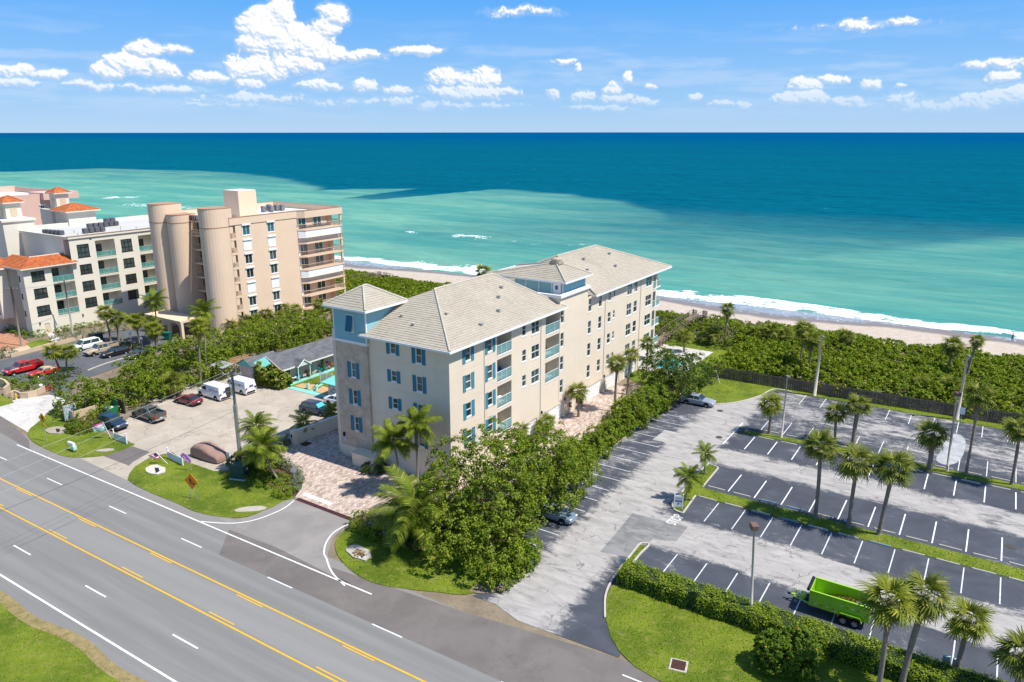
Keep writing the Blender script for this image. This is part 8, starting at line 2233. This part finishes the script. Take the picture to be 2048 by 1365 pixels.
A = G(443, 915); T = tag(empty('chain_fence', A, R(-25)), 'low chain fence with grey posts behind the covered car', 'fence')
for x in (0, 2.2): MB().tube([(x, 0, 0), (x, 0, 1.1)], 0.06, 6).obj('post', METALGREY, T)
for z in (0.35, 0.9): MB().tube([(0, 0, z), (1.1, 0, z - 0.08), (2.2, 0, z)], 0.02, 4).obj('chain', GALV, T)
tag(recalc(MB().bevbox(-0.95, 0.95, -0.8, 0.8, 0, 0.12, 0.03).obj('transformer_pad', CONC2, None, (*G(482, 956)[:2], 0.05), R(-12))), 'pale concrete pad under the green transformer', 'pad')
T = tag(empty('transformer_box', (*G(482, 956)[:2], 0.17), R(-12)), 'dark green transformer cabinet on the flag lawn', 'cabinet'); GRN = mat('cabinet_green', (0.020, 0.075, 0.060), 0.5, 0.12, 2); MB().bevbox(-0.85, 0.85, -0.68, 0.68, 0, 1.5, 0.05).obj('cabinet', GRN, T); MB().box(-0.86, 0.86, -0.705, -0.684, 1.28, 1.48).obj('lid_lip', GRN, T); MB().box(0.855, 0.87, -0.15, 0.15, 0.9, 1.15).obj('warning_label', WHITE, T)
b = G(149, 904); T = tag(empty('mailbox', b, R(-30)), 'white and mint mailbox on a post by the road', 'mailbox'); MB().box(-0.07, 0.07, -0.07, 0.07, 0, 0.75).obj('post', WHITE, T); mbx = MB(); n = 8
mbx.loft([[(x, 0.17 * math.cos(math.pi * i / n), 1.05 + 0.17 * math.sin(math.pi * i / n)) for i in range(n + 1)] + [(x, -0.17, 0.78), (x, 0.17, 0.78)] for x in (-0.95, 0.15)]); mbx.obj('box', WHITE, T); MB().bevbox(-0.3, 0.3, -0.22, 0.22, 0.3, 0.76, 0.04).obj('newspaper_box', mat('mint', (0.40, 0.68, 0.60), 0.6, 0.1, 2), T)
# culvert ends of pale concrete in the lawns
for i, (lab, u, v, sx, sy, rz, m) in enumerate([('tan concrete culvert end near the pedestrian sign', 113, 862, 1.5, 1.0, -35, (0.36, 0.30, 0.23)), ('white concrete culvert end in the flag lawn', 311, 941, 1.5, 0.95, -42, (0.55, 0.50, 0.44)), ('flat pale culvert slab at the tip of the flag lawn', 501, 1019, 1.5, 0.6, 10, (0.42, 0.38, 0.33)), ('pale concrete culvert end with dead palm leaves on the drive lawn', 718, 1107, 1.5, 0.85, -45, (0.44, 0.40, 0.35)), ('small flat slab in the left lawn', 210, 902, 1.0, 0.4, 12, (0.40, 0.36, 0.3))]):
    b = G(u, v, 0.05); T = tag(empty('culvert_end', b, R(rz)), lab, 'culvert', 'concrete culvert ends'); rg = random.Random(i); n = 14
    pts = [(sx * math.cos(2 * math.pi * k / n) * (1 + 0.1 * rg.uniform(-1, 1)) * (1.12 if k % 4 == 1 else 1), sy * math.sin(2 * math.pi * k / n) * (1 + 0.12 * rg.uniform(-1, 1))) for k in range(n)]
    MB().prism(pts, -0.1, 0.12 if i != 2 else 0.05).obj('slab', mat('culvert_%d' % i, m, 0.9, 0.18, 1.5, 0.5, 8), T)
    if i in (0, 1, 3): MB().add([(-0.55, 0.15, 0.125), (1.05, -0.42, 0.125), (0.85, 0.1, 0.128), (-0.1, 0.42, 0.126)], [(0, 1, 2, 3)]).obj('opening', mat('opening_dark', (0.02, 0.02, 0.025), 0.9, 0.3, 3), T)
    if i == 3:
        rg2 = np.random.default_rng(1); P = np.stack([rg2.normal(0.2, .35, 60), rg2.normal(-.1, .3, 60), np.full(60, 0.17)], 1); V, F = leaves(P, np.tile([0, 0, 1.], (60, 1)), 0.3, rg2); link('dead_leaves', np_mesh('dead_leaves', V, F), DEADF, T)
# iron grates and covers
def grate(label, u, v, s, rz, rim=True):
    b = G(u, v, 0.055); T = tag(empty('drain_grate', b, R(rz)), label, 'grate'); RU = mat('grate_rust', (0.12, 0.045, 0.03), 0.8, 0.3, 5)
    if rim: MB().bevbox(-s - 0.14, s + 0.14, -s - 0.14, s + 0.14, -0.08, 0.03, 0.02).obj('frame', KERB, T)
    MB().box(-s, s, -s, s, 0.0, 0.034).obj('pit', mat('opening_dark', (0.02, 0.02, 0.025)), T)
    for k in range(7): MB().box(-s, s, -s + 0.06 + k * 2 * s / 7, -s + 0.06 + k * 2 * s / 7 + s * 0.14, 0.036, 0.06).obj('bar', RU, T)
grate('rusty iron grate in a concrete frame on the corner lawn', 1357, 1331, 0.5, -20); grate('dark drain grate in the pavers by the garden wall', 612, 888, 0.5, -30, False)
for lab, u, v in (('iron manhole cover beside the drive lawn', 952, 1176), ('dark round cover in the car park near the right edge', 2022, 1094), ('brown round cover in the lane by the silver car', 1440, 822), ('brown round cover in the main lane', 1438, 875)):
    tag(MB().lathe([(0.42, 0), (0.42, 0.018), (0.0, 0.02)], 18).obj('manhole_cover', mat('iron_cover', (0.075, 0.06, 0.05), 0.7, 0.3, 6), None, G(u, v, 0.012)), lab, 'manhole')
# island sign, small signs and posts
b = G(1356, 1020); T = tag(empty('notice_sign', b, R(-12)), 'white notice board with a blue bar at the tip of the grass island', 'sign')
for x in (-0.42, 0.42): MB().box(x - 0.05, x + 0.05, -0.05, 0.05, 0, 1.75).obj('post', WHITE, T)
p_ = MB().box(-0.37, 0.37, -0.03, 0.03, 0.35, 1.6).obj('panel', WHITE, T); MB().box(-0.35, 0.35, -0.045, -0.031, 0.92, 1.05).obj('blue_bar', mat('sign_navy', (0.03, 0.04, 0.16), 0.5, 0.1, 2), p_); MB().box(-0.33, 0.33, -0.045, -0.031, 1.2, 1.45).obj('print', mat('print_grey', (0.42, 0.47, 0.46), 0.6, 0.3, 8), p_); MB().box(-0.06, 0.06, -0.045, -0.031, 0.62, 0.78).obj('arrow', BLACK, p_)
b = G(1246, 1138); T = tag(empty('small_sign', b, R(-30)), 'small grey sign seen edge on at the corner of the clipped hedge', 'sign'); MB().box(-0.03, 0.03, -0.03, 0.03, 0, 1.0).obj('post', GALV, T); MB().box(-0.25, 0.25, -0.045, -0.031, 0.55, 1.05).obj('panel', mat('sign_bluegrey', (0.42, 0.52, 0.58), 0.5, 0.1, 2), T)
b = G(590, 973); T = tag(empty('stop_sign', b, R(-155)), 'back of a small octagonal sign on a post in the curved hedge', 'sign'); MB().tube([(0, 0.03, 0), (0, 0.03, 2.1)], 0.03, 6).obj('post', GALV, T); board_shape([(0.34 * math.cos(R(22.5 + 45 * k)), 0.34 * math.sin(R(22.5 + 45 * k))) for k in range(8)]).obj('panel', METALGREY, T, (0, 0, 1.95))
b = G(975, 1160); T = tag(empty('marker_post', b), 'thin red marker post at the corner under the big sea grape', 'post'); MB().box(-0.05, 0.05, -0.02, 0.02, 0, 1.5).obj('blade', mat('marker_red', (0.30, 0.08, 0.07), 0.7, 0.15, 3), T); MB().box(-0.052, 0.052, -0.022, 0.022, 1.2, 1.45).obj('cap_band', BLACK, T)
b = G(545, 918); T = tag(empty('entry_box', b), 'small white box on a stand in the curved silver hedge', 'box'); MB().box(-0.05, 0.05, -0.05, 0.05, 0, 0.9).obj('stand', GALV, T); MB().bevbox(-0.2, 0.2, -0.14, 0.14, 0.9, 1.45, 0.03).obj('housing', WHITE, T)
b = G(1899, 1345); T = tag(empty('meter_box', b, R(-33)), 'grey electrical boxes on a frame by the small palm', 'box')
for x in (-0.32, 0.3): MB().bevbox(x - 0.25, x + 0.25, -0.12, 0.12, 0.45, 1.25, 0.03).obj('cabinet', mat('box_grey', (0.40, 0.48, 0.48), 0.5, 0.1, 2), T); MB().box(x - 0.03, x + 0.03, -0.03, 0.03, 0, 0.45).obj('leg', GALV, T)
b = G(1912, 850); T = tag(empty('fence_sign', b, R(-33)), 'white notice panel standing before the fence by the tall lamp post', 'sign'); MB().box(0.4, 0.48, -0.04, 0.04, 0, 1.6).obj('post', GALV, T); MB().box(0.15, 0.75, -0.07, -0.05, 1.6, 2.5).obj('panel', WHITE, T)
# garden wall of the drive with pillar
A, B_ = G(588, 889), G(690, 851); d = B_ - A; T = tag(empty('garden_wall', A, math.atan2(d.y, d.x)), 'cream garden wall with white coping between the motel lot and the drive', 'wall'); L = d.length
MB().box(0.45, L, -0.1, 0.1, 0, 1.65).obj('wall', STUCCO, T); MB().box(0.45, L, -0.16, 0.16, 1.652, 1.76).obj('coping', WHITE, T); MB().bevbox(-0.25, 0.448, -0.32, 0.32, 0, 1.85, 0.03).obj('pillar', STUCCO, T); MB().bevbox(-0.3, -0.26, -0.15, 0.12, 1.0, 1.4, 0.01).obj('lantern', BLACK, T)
# dumpster yard
def lowwall(label, pts, h, t=0.2, m=None):
    P = [G(*p) for p in pts]; o = P[0]; T = tag(empty('low_wall', o), label, 'wall')
    for i, (a, b) in enumerate(zip(P[:-1], P[1:])):
        d = b - a; MB().box(0, d.length, -t / 2 - 0.002 * (i % 2), t / 2 + 0.002 * (i % 2), 0, h + 0.003 * (i % 2)).obj('wall_section', m or TANWALL, T, a - o, math.atan2(d.y, d.x))
    return T
lowwall('tan block wall round the dumpster', [(133, 836), (150, 847), (196, 832)], 1.6); T = lowwall('grey wooden screen beside the dumpster', [(236, 818), (252, 828)], 1.7, 0.08, OLDWOOD)
b = G(143, 842); T = tag(empty('motel_sign', b, R(57)), 'upright painted sign board at the corner of the tan block wall', 'sign'); MB().box(-0.8, 0.8, -0.08, 0.08, 0.2, 2.3).obj('board', KERB, T); mm, w_, bs_ = mat_new('sign_print'); w_.l(w_.ramp(w_.noise(w_.n('ShaderNodeTexCoord').outputs['Object'], 3.0, 4, 0.6), [(0.35, (0.05, 0.08, 0.3)), (0.5, (0.5, 0.55, 0.62)), (0.65, (0.05, 0.3, 0.28))]), bs_.inputs['Base Color']); MB().box(-0.7, 0.7, 0.085, 0.1, 0.5, 2.2).obj('print', mm, T); MB().box(-0.7, 0.7, -0.1, -0.085, 0.5, 2.2).obj('print', mm, T)
b = G(219, 830); T = tag(empty('dumpster', b, R(-32)), 'dark green dumpster with bags in the tan yard', 'dumpster'); GD = mat('dumpster_green', (0.015, 0.17, 0.075), 0.55, 0.2, 2)
MB().add([(-0.95, -0.7, 0.1), (0.95, -0.7, 0.1), (0.95, 0.7, 0.1), (-0.95, 0.7, 0.1), (-1.0, -0.75, 1.05), (1.0, -0.75, 1.05), (1.0, 0.75, 1.4), (-1.0, 0.75, 1.4)], [(0, 1, 5, 4), (1, 2, 6, 5), (2, 3, 7, 6), (3, 0, 4, 7), (0, 3, 2, 1)]).obj('bin', GD, T); MB().box(-0.95, 0.95, 0.78, 0.84, 0.7, 2.0).obj('open_lid', GD, T); MB().box(-0.93, 0.93, -0.68, 0.68, 0.75, 0.8).obj('contents', mat('rubbish', (0.35, 0.33, 0.34), 0.8, 0.5, 3), T)
for x, wd in ((-0.4, 'left'), (0.2, 'middle'), (0.5, 'right')): tag(recalc(MB().lathe([(0.05, 0.8), (0.28, 0.95), (0.24, 1.15), (0.05, 1.25)], 8).obj('rubbish_bag', mat('bag_white', (0.7, 0.7, 0.72), 0.5, 0.1, 3), None, b + Vector((x, 0.2 * x, 0)))), 'white rubbish bag lying on the ' + wd + ' side in the dumpster', 'bag', 'rubbish bags')
# neighbour's tan walls, hydrant, globes, bin
lowwall('curved tan wall along the neighbour drive', [(22, 797), (30, 792), (42, 797), (56, 797), (75, 792), (90, 784)], 0.9, 0.25); lowwall('tan boundary wall by the left lawn', [(-15, 766), (12, 775), (20, 784), (10, 792)], 1.2, 0.3)
S(sheet('side_path', px((-40, 722), (22, 714), (28, 705), (110, 690), (205, 664), (225, 658), (210, 654), (100, 680), (0, 706), (-40, 712)), 0.03, TANWALL, 0.05)); lowwall('tan retaining wall between the neighbour lot and the cream house', [(22, 716), (110, 692), (178, 675)], 0.7, 0.25)
S(sheet('brick_drive', px((-60, 668), (0, 657), (30, 668), (66, 690), (46, 700), (0, 708), (-60, 718)), 0.02, BRICKPAVE)); S(sheet('lawn_patch', px((52, 688), (85, 678), (107, 684), (62, 697)), 0.04, GRASS, 0.05)); S(sheet('front_path', px((92, 668), (105, 667), (128, 682), (110, 686)), 0.045, CONC2, 0.05)); S(sheet('lawn_patch', px((112, 672), (215, 650), (222, 656), (130, 681)), 0.035, SOIL, 0.05)); lawn('lawn_left_edge', px((-60, 800), (0, 790), (22, 800), (28, 806), (0, 814), (-60, 822)))
b = G(33, 799); T = tag(empty('fire_hydrant', b), 'yellow fire hydrant beside the curved tan wall', 'hydrant'); HY = mat('hydrant_yellow', (0.62, 0.42, 0.10), 0.5, 0.1, 3); MB().lathe([(0.2, 0), (0.2, 0.06), (0.13, 0.08), (0.13, 0.62), (0.17, 0.64), (0.17, 0.7), (0.12, 0.82), (0.04, 0.9), (0.04, 0.96), (0, 0.97)], 12).obj('barrel', HY, T, smooth=True); MB().tube([(-0.28, 0, 0.5), (0.28, 0, 0.5)], 0.08, 8).obj('side_nozzle', HY, T); MB().tube([(0, -0.25, 0.45), (0, 0, 0.45)], 0.1, 8).obj('pump_nozzle', HY, T)
for lab, u, v, h in (('white globe lamp on a short post above the curved wall', 84, 786, 0.9), ('white globe lamp on a thin post in the neighbour lot', 263, 694, 2.2), ('white globe lamp by the dark planting', 286, 702, 2.0)):
    T = tag(empty('globe_lamp', G(u, v)), lab, 'lamp', 'white globe lamps'); MB().tube([(0, 0, 0), (0, 0, h)], 0.05, 6).obj('post', WHITE, T); MB().lathe([(0.06, h), (0.22, h + 0.1), (0.28, h + 0.26), (0.2, h + 0.44), (0, h + 0.5)], 12).obj('globe', WHITE, T, smooth=True)
b = G(336, 680); T = tag(empty('wheeled_bin', b), 'dark green wheeled bin under the peach canopy', 'bin'); MB().loft([[(-s, -s, z), (s, -s, z), (s, s, z), (-s, s, z)] for s, z in ((0.42, 0.05), (0.55, 1.35))]).obj('tub', mat('bin_green', (0.01, 0.13, 0.09), 0.5, 0.1, 2), T); MB().bevbox(-0.6, 0.6, -0.6, 0.6, 1.352, 1.5, 0.05).obj('lid', MATS['bin_green'], T)
b = G(193, 682); T = tag(empty('utility_cabinet', b, R(57)), 'dark green utility cabinet by the neighbour kerb', 'cabinet'); MB().bevbox(-1.0, 1.0, -0.7, 0.7, 0, 1.4, 0.05).obj('cabinet', GRN, T); MB().box(-1.02, 1.02, -0.72, 0.72, 1.401, 1.45).obj('lid', GRN, T)
def scooter():
    b = G(96, 783); T = tag(empty('motor_scooter', b, R(20)), 'red motor scooter by the green bed', 'scooter')
    for x in (-0.6, 0.6): wheel(T, x, 0.0, 0.24, 0.12)
    MB().bevbox(-0.75, 0.1, -0.16, 0.16, 0.4, 0.72, 0.08).obj('body', RED, T); MB().bevbox(-0.7, 0.0, -0.14, 0.14, 0.722, 0.8, 0.03).obj('seat', BLACK, T); MB().box(0.08, 0.5, -0.15, 0.15, 0.25, 0.3).obj('footboard', RED, T); MB().tube([(0.6, 0, 0.25), (0.42, 0, 1.0)], 0.09, 6).obj('front_shield', RED, T); MB().tube([(0.4, -0.32, 1.0), (0.4, 0.32, 1.0)], 0.025, 6).obj('handlebar', METALGREY, T)
scooter()
# motel furniture
for i, (lab, x, y, rz) in enumerate([('turquoise garden chair left of the round table', 0.3, -0.6, 40), ('turquoise garden chair right of the round table', 2.2, -0.9, -130), ('turquoise garden chair by the red flowers', 8.2, -0.6, -60), ('turquoise garden chair on the walk between the doors', 6.9, -0.7, 20)]):
    T = tag(empty('garden_chair', MF(x, y, 0.055), MF.a + R(rz)), lab, 'chair', 'motel garden chairs'); CH = mat('chair_teal', (0.03, 0.34, 0.42), 0.5, 0.1, 3)
    MB().box(-0.28, 0.28, -0.3, 0.3, 0.34, 0.4).obj('seat', CH, T); MB().add([(-0.28, -0.3, 0.4), (-0.28, 0.3, 0.4), (-0.5, 0.3, 1.0), (-0.5, -0.3, 1.0), (-0.24, -0.3, 0.4), (-0.24, 0.3, 0.4), (-0.46, 0.3, 1.0), (-0.46, -0.3, 1.0)], [(0, 1, 2, 3), (4, 7, 6, 5), (0, 4, 5, 1), (3, 2, 6, 7)]).obj('backrest', CH, T)
    for sx in (-0.24, 0.24):
        for sy in (-0.26, 0.26): MB().box(sx - 0.03, sx + 0.03, sy - 0.03, sy + 0.03, 0, 0.34).obj('leg', CH, T)
    for sy in (-0.33, 0.33): MB().box(-0.3, 0.3, sy - 0.05, sy + 0.05, 0.58, 0.62).obj('armrest', CH, T)
T = tag(empty('round_table', MF(1.3, -0.75, 0.055)), 'round white table on the motel walk', 'table'); MB().lathe([(0.52, 0.7), (0.52, 0.74), (0, 0.745)], 18).obj('top', WHITE, T); MB().tube([(0, 0, 0), (0, 0, 0.7)], 0.05, 6).obj('stem', WHITE, T)
for i, (x, y) in enumerate(((0.3, -5.1), (0.55, -6.6))):
    T = tag(empty('litter_bin', MF(x, y, 0.05)), ['mint litter bin on the sand pad, the left one', 'mint litter bin on the sand pad, the right one'][i], 'bin', 'mint litter bins'); MB().lathe([(0.24, 0), (0.26, 0.75), (0.2, 0.85), (0.0, 0.86)], 12).obj('drum', mat('mint', (0.40, 0.68, 0.60)), T); MB().lathe([(0.14, 0.861), (0.14, 0.95), (0, 0.96)], 10).obj('lid', BLACK, T)
T = tag(empty('garden_gate', MF(3.0, -4.9, 0.03), MF.a + R(-75)), 'white double slatted garden gate on the motel lawn', 'gate')
for k in (0, 1):
    for x in (0, 0.95): MB().box(k * 1.1 + x - 0.05, k * 1.1 + x + 0.05, -0.05, 0.05, 0, 1.9).obj('post', WHITE, T)
    for i in range(9): MB().box(k * 1.1 + 0.05, k * 1.1 + 0.9, -0.02, 0.02, 0.3 + i * 0.17, 0.37 + i * 0.17).obj('slat', WHITE, T)
for lab, x, y, c in (('red flowering pot plant by the motel door', 8.9, -0.4, (0.5, 0.03, 0.05)), ('yellow flowering pot plant by the motel door', 10.3, -0.5, (0.55, 0.4, 0.06)), ('dark leaved pot plant between the motel doors', 4.6, -0.6, (0.16, 0.05, 0.06)), ('leafy pot plant beside the turquoise chair', 7.4, -0.5, (0.12, 0.2, 0.04))):
    shrub('pot_plant', lab, MF(x, y, 0.05), [((0, 0, 0.6), (0.5, 0.5, 0.5))], int(x * 10), leafmat('pot_%d' % int(x * 10), (0.05, 0.10, 0.02), c), 'motel pot plants', 'plant', spacing=0.3, clump=0.2, per=12, leaf=0.13)
T = tag(empty('carport', G(474, 757), R(57)), 'open timber and glass lean-to behind the white vans', 'carport'); 
for x in (0, 3.4):
    for y in (0, 2.6): MB().box(x - 0.06, x + 0.06, y - 0.06, y + 0.06, 0, 2.4).obj('post', WHITE, T)
for y in (0.2, 1.0, 1.8, 2.6): MB().box(-0.4, 3.8, y - 0.08, y + 0.08, 2.402, 2.55).obj('rafter', mat('rafter_wood', (0.42, 0.24, 0.14), 0.8, 0.2, 2), T)
MB().add([(-2.6, -0.3, 2.35), (-0.5, -0.3, 2.6), (-0.5, 2.9, 2.6), (-2.6, 2.9, 2.35), (-2.6, -0.3, 2.3), (-0.5, -0.3, 2.55), (-0.5, 2.9, 2.55), (-2.6, 2.9, 2.3)], [(0, 1, 2, 3), (4, 7, 6, 5), (0, 4, 5, 1), (1, 5, 6, 2), (2, 6, 7, 3), (3, 7, 4, 0)]).obj('glass_roof', clearglass('carport_glass', (0.5, 0.55, 0.55), 0.5), T)
# pool behind the tall house
S(sheet('pool_deck', [BF(50, -7), BF(66, -7), BF(66, 9), BF(50, 9)], 0.072, CONC2, 0.05)); S(sheet('pool', [BF(52.5, -4.8), BF(58.5, -4.8), BF(58.5, -1.2), BF(52.5, -1.2)], 0.078, mat('pool_water', (0.03, 0.42, 0.48), 0.08, 0.15, 0.8, 0.3, 4, spec=0.5), 0.04))
T = tag(empty('pool_fence', BF(51.2, -6.2), R(57)), 'low dark metal pool fence past the last garage', 'fence')
for i in range(14): MB().tube([(0, i * 0.42, 0), (0, i * 0.42, 1.1)], 0.025, 5).obj('bar', BLACK, T)
for z in (0.15, 1.05): MB().box(-0.02, 0.02, 0, 5.5, z, z + 0.05).obj('rail', BLACK, T)
# things on the balconies of the tall house
for lab, x, z, m in (('brown wicker cabinet on the top balcony', 9.6, 12.68, (0.20, 0.10, 0.05)), ('yellow surfboard leaning on the third floor balcony', 9.1, 9.48, (0.62, 0.42, 0.05)), ('blue chair on the third floor balcony', 11.2, 9.48, (0.04, 0.10, 0.35)), ('white table on the second floor balcony', 10.6, 6.27, (0.7, 0.7, 0.7)), ('dark sofa on the top balcony beside the stair tower', 20.6, 12.68, (0.10, 0.05, 0.03)), ('tan egg chair on the balcony beside the stair tower', 20.9, 9.48, (0.55, 0.38, 0.22))):
    T = tag(empty('balcony_furniture', BF(x, 1.1, z), R(57)), lab, 'furniture'); mm = mat('bf_%d' % int(x * 10 + z), m, 0.7, 0.15, 3)
    if 'surf' in lab: recalc(MB().loft([[(-.03, -w_ * .5, zz), (.03, -w_ * .5, zz), (.03, w_ * .5, zz), (-.03, w_ * .5, zz)] for w_, zz in ((.1, 0), (.45, .4), (.5, 1.1), (.3, 1.8), (.04, 2.05))]).obj('board', mm, T))
    elif 'cabinet' in lab: MB().bevbox(-.7, .7, .2, .7, 0, 1.5, .03).obj('case', mm, T); MB().box(-.02, .02, .18, .2, .1, 1.4).obj('door_gap', BLACK, T)
    elif 'table' in lab: MB().lathe([(.5, .7), (.5, .74), (0, .745)], 14).obj('top', mm, T); MB().tube([(0, 0, 0), (0, 0, .7)], .05, 6).obj('stem', mm, T)
    elif 'egg' in lab: MB().lathe([(.05, .3), (.42, .5), (.55, .95), (.45, 1.45), (.15, 1.75), (0, 1.78)], 12).obj('shell', mm, T, smooth=True); MB().lathe([(.4, 0), (.4, .05), (.05, .08), (.05, .32)], 12).obj('foot', BLACK, T)
    else: MB().bevbox(-.6, .6, -.3, .3, .12, .42, .05).obj('seat', mm, T); MB().bevbox(-.6, .6, .3, .48, .12, .85, .05).obj('backrest', mm, T); MB().box(-.55, -.45, -.25, -.15, 0, .12).obj('leg', BLACK, T); MB().box(.45, .55, -.25, -.15, 0, .12).obj('leg', BLACK, T)
T = tag(empty('hose_reel', BF(26.6, -0.12, 0.6), R(57)), 'red hose reel on the wall between the garages', 'hose reel'); MB().box(-.1, .1, .0, .1, .2, .9).obj('bracket', BLACK, T); MB().tube([(-.3, 0, .6), (0, -.12, .95), (.3, 0, .6), (0, -.12, .25), (-.3, 0, .6)], .09, 6).obj('coil', mat('hose_red', (.4, .03, .03), .6, .2, 3), T)
b = G(797, 1058); T = tag(empty('kayak_rack', b, R(-40)), 'red garden sculpture between the silver shrubs', 'sculpture'); MB().tube([(-.9, 0, .1), (-.6, 0, 1.3), (.1, .1, 1.9), (.8, .1, 2.2)], [.12, .2, .16, .1], 7).obj('arch', mat('sculpture_red', (.36, .01, .03), .4, .15, 3), T); MB().tube([(-.6, 0, 1.3), (-.3, .2, .6), (-.4, .2, .05)], [.12, .1, .08], 7).obj('branch', MATS['sculpture_red'], T)
# puddle on the far lane, its sky glare painted as a pale sheet
PUD = mat('puddle_glare', (0.40, 0.40, 0.40), 0.5, 0.4, 0.8, world=True)
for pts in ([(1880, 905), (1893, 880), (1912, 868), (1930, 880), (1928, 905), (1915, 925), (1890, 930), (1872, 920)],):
    S(sheet('puddle_glare', smooth_line(px(*pts) + [G(*pts[0])], 4)[:-1], 0.0135, PUD))
S(sheet('dry_soil_patch', smooth_line(px(*[(955, 1170), (985, 1165), (1020, 1176), (975, 1188), (940, 1184), (955, 1170)]), 4)[:-1], 0.058, SOIL))

# --- the walker on the beach
def person():
    b = G(2024, 684, -2.75); T = tag(empty('person', b, R(150)), 'person in red top and teal shorts walking along the wet sand', 'person')
    me = bpy.data.meshes.new('body'); J = [(0, 0, 0.95, .14), (0, 0, 1.2, .125), (0, 0, 1.42, .145), (0, 0, 1.53, .06), (0.02, 0, 1.66, .085), (0.02, 0, 1.74, .075), (0, .2, 1.4, .055), (-.08, .26, 1.12, .042), (0.08, .27, .88, .035), (0, -.2, 1.4, .055), (.1, -.26, 1.12, .042), (.28, -.26, .95, .035), (.02, .1, .9, .095), (.14, .11, .5, .065), (.05, .11, .1, .045), (.22, .12, .04, .04), (.02, -.1, .9, .095), (-.08, -.11, .5, .065), (-.28, -.11, .16, .045), (-.16, -.12, .06, .04)]
    E_ = [(0, 1), (1, 2), (2, 3), (3, 4), (4, 5), (2, 6), (6, 7), (7, 8), (2, 9), (9, 10), (10, 11), (0, 12), (12, 13), (13, 14), (14, 15), (0, 16), (16, 17), (17, 18), (18, 19)]
    me.from_pydata([j[:3] for j in J], E_, [])
    o = link('body', me, mat('skin', (.42, .24, .16), .6, .08, 4), T); md = o.modifiers.new('skin', 'SKIN')
    for i, j in enumerate(J): me.skin_vertices[0].data[i].radius = (j[3], j[3])
    me.skin_vertices[0].data[0].use_root = True
    o.modifiers.new('sub', 'SUBSURF').render_levels = 1
    MB().loft([[(r * 1.15 * math.cos(2 * math.pi * k / 10), r * 1.45 * math.sin(2 * math.pi * k / 10), z) for k in range(10)] for r, z in ((.15, 1.0), (.145, 1.2), (.165, 1.4), (.08, 1.52))]).obj('top', mat('top_red', (.42, .03, .06), .8, .1, 4), T)
    MB().loft([[(r * 1.2 * math.cos(2 * math.pi * k / 10) + .02, r * 1.4 * math.sin(2 * math.pi * k / 10), z) for k in range(10)] for r, z in ((.19, .6), (.18, .8), (.16, 1.02))]).obj('shorts', mat('shorts_teal', (.02, .35, .42), .8, .1, 4), T)
    MB().lathe([(.04, 1.7), (.1, 1.72), (.1, 1.79), (.05, 1.85), (0, 1.86)], 10, .01, 0).obj('hair', BLACK, T)
person()
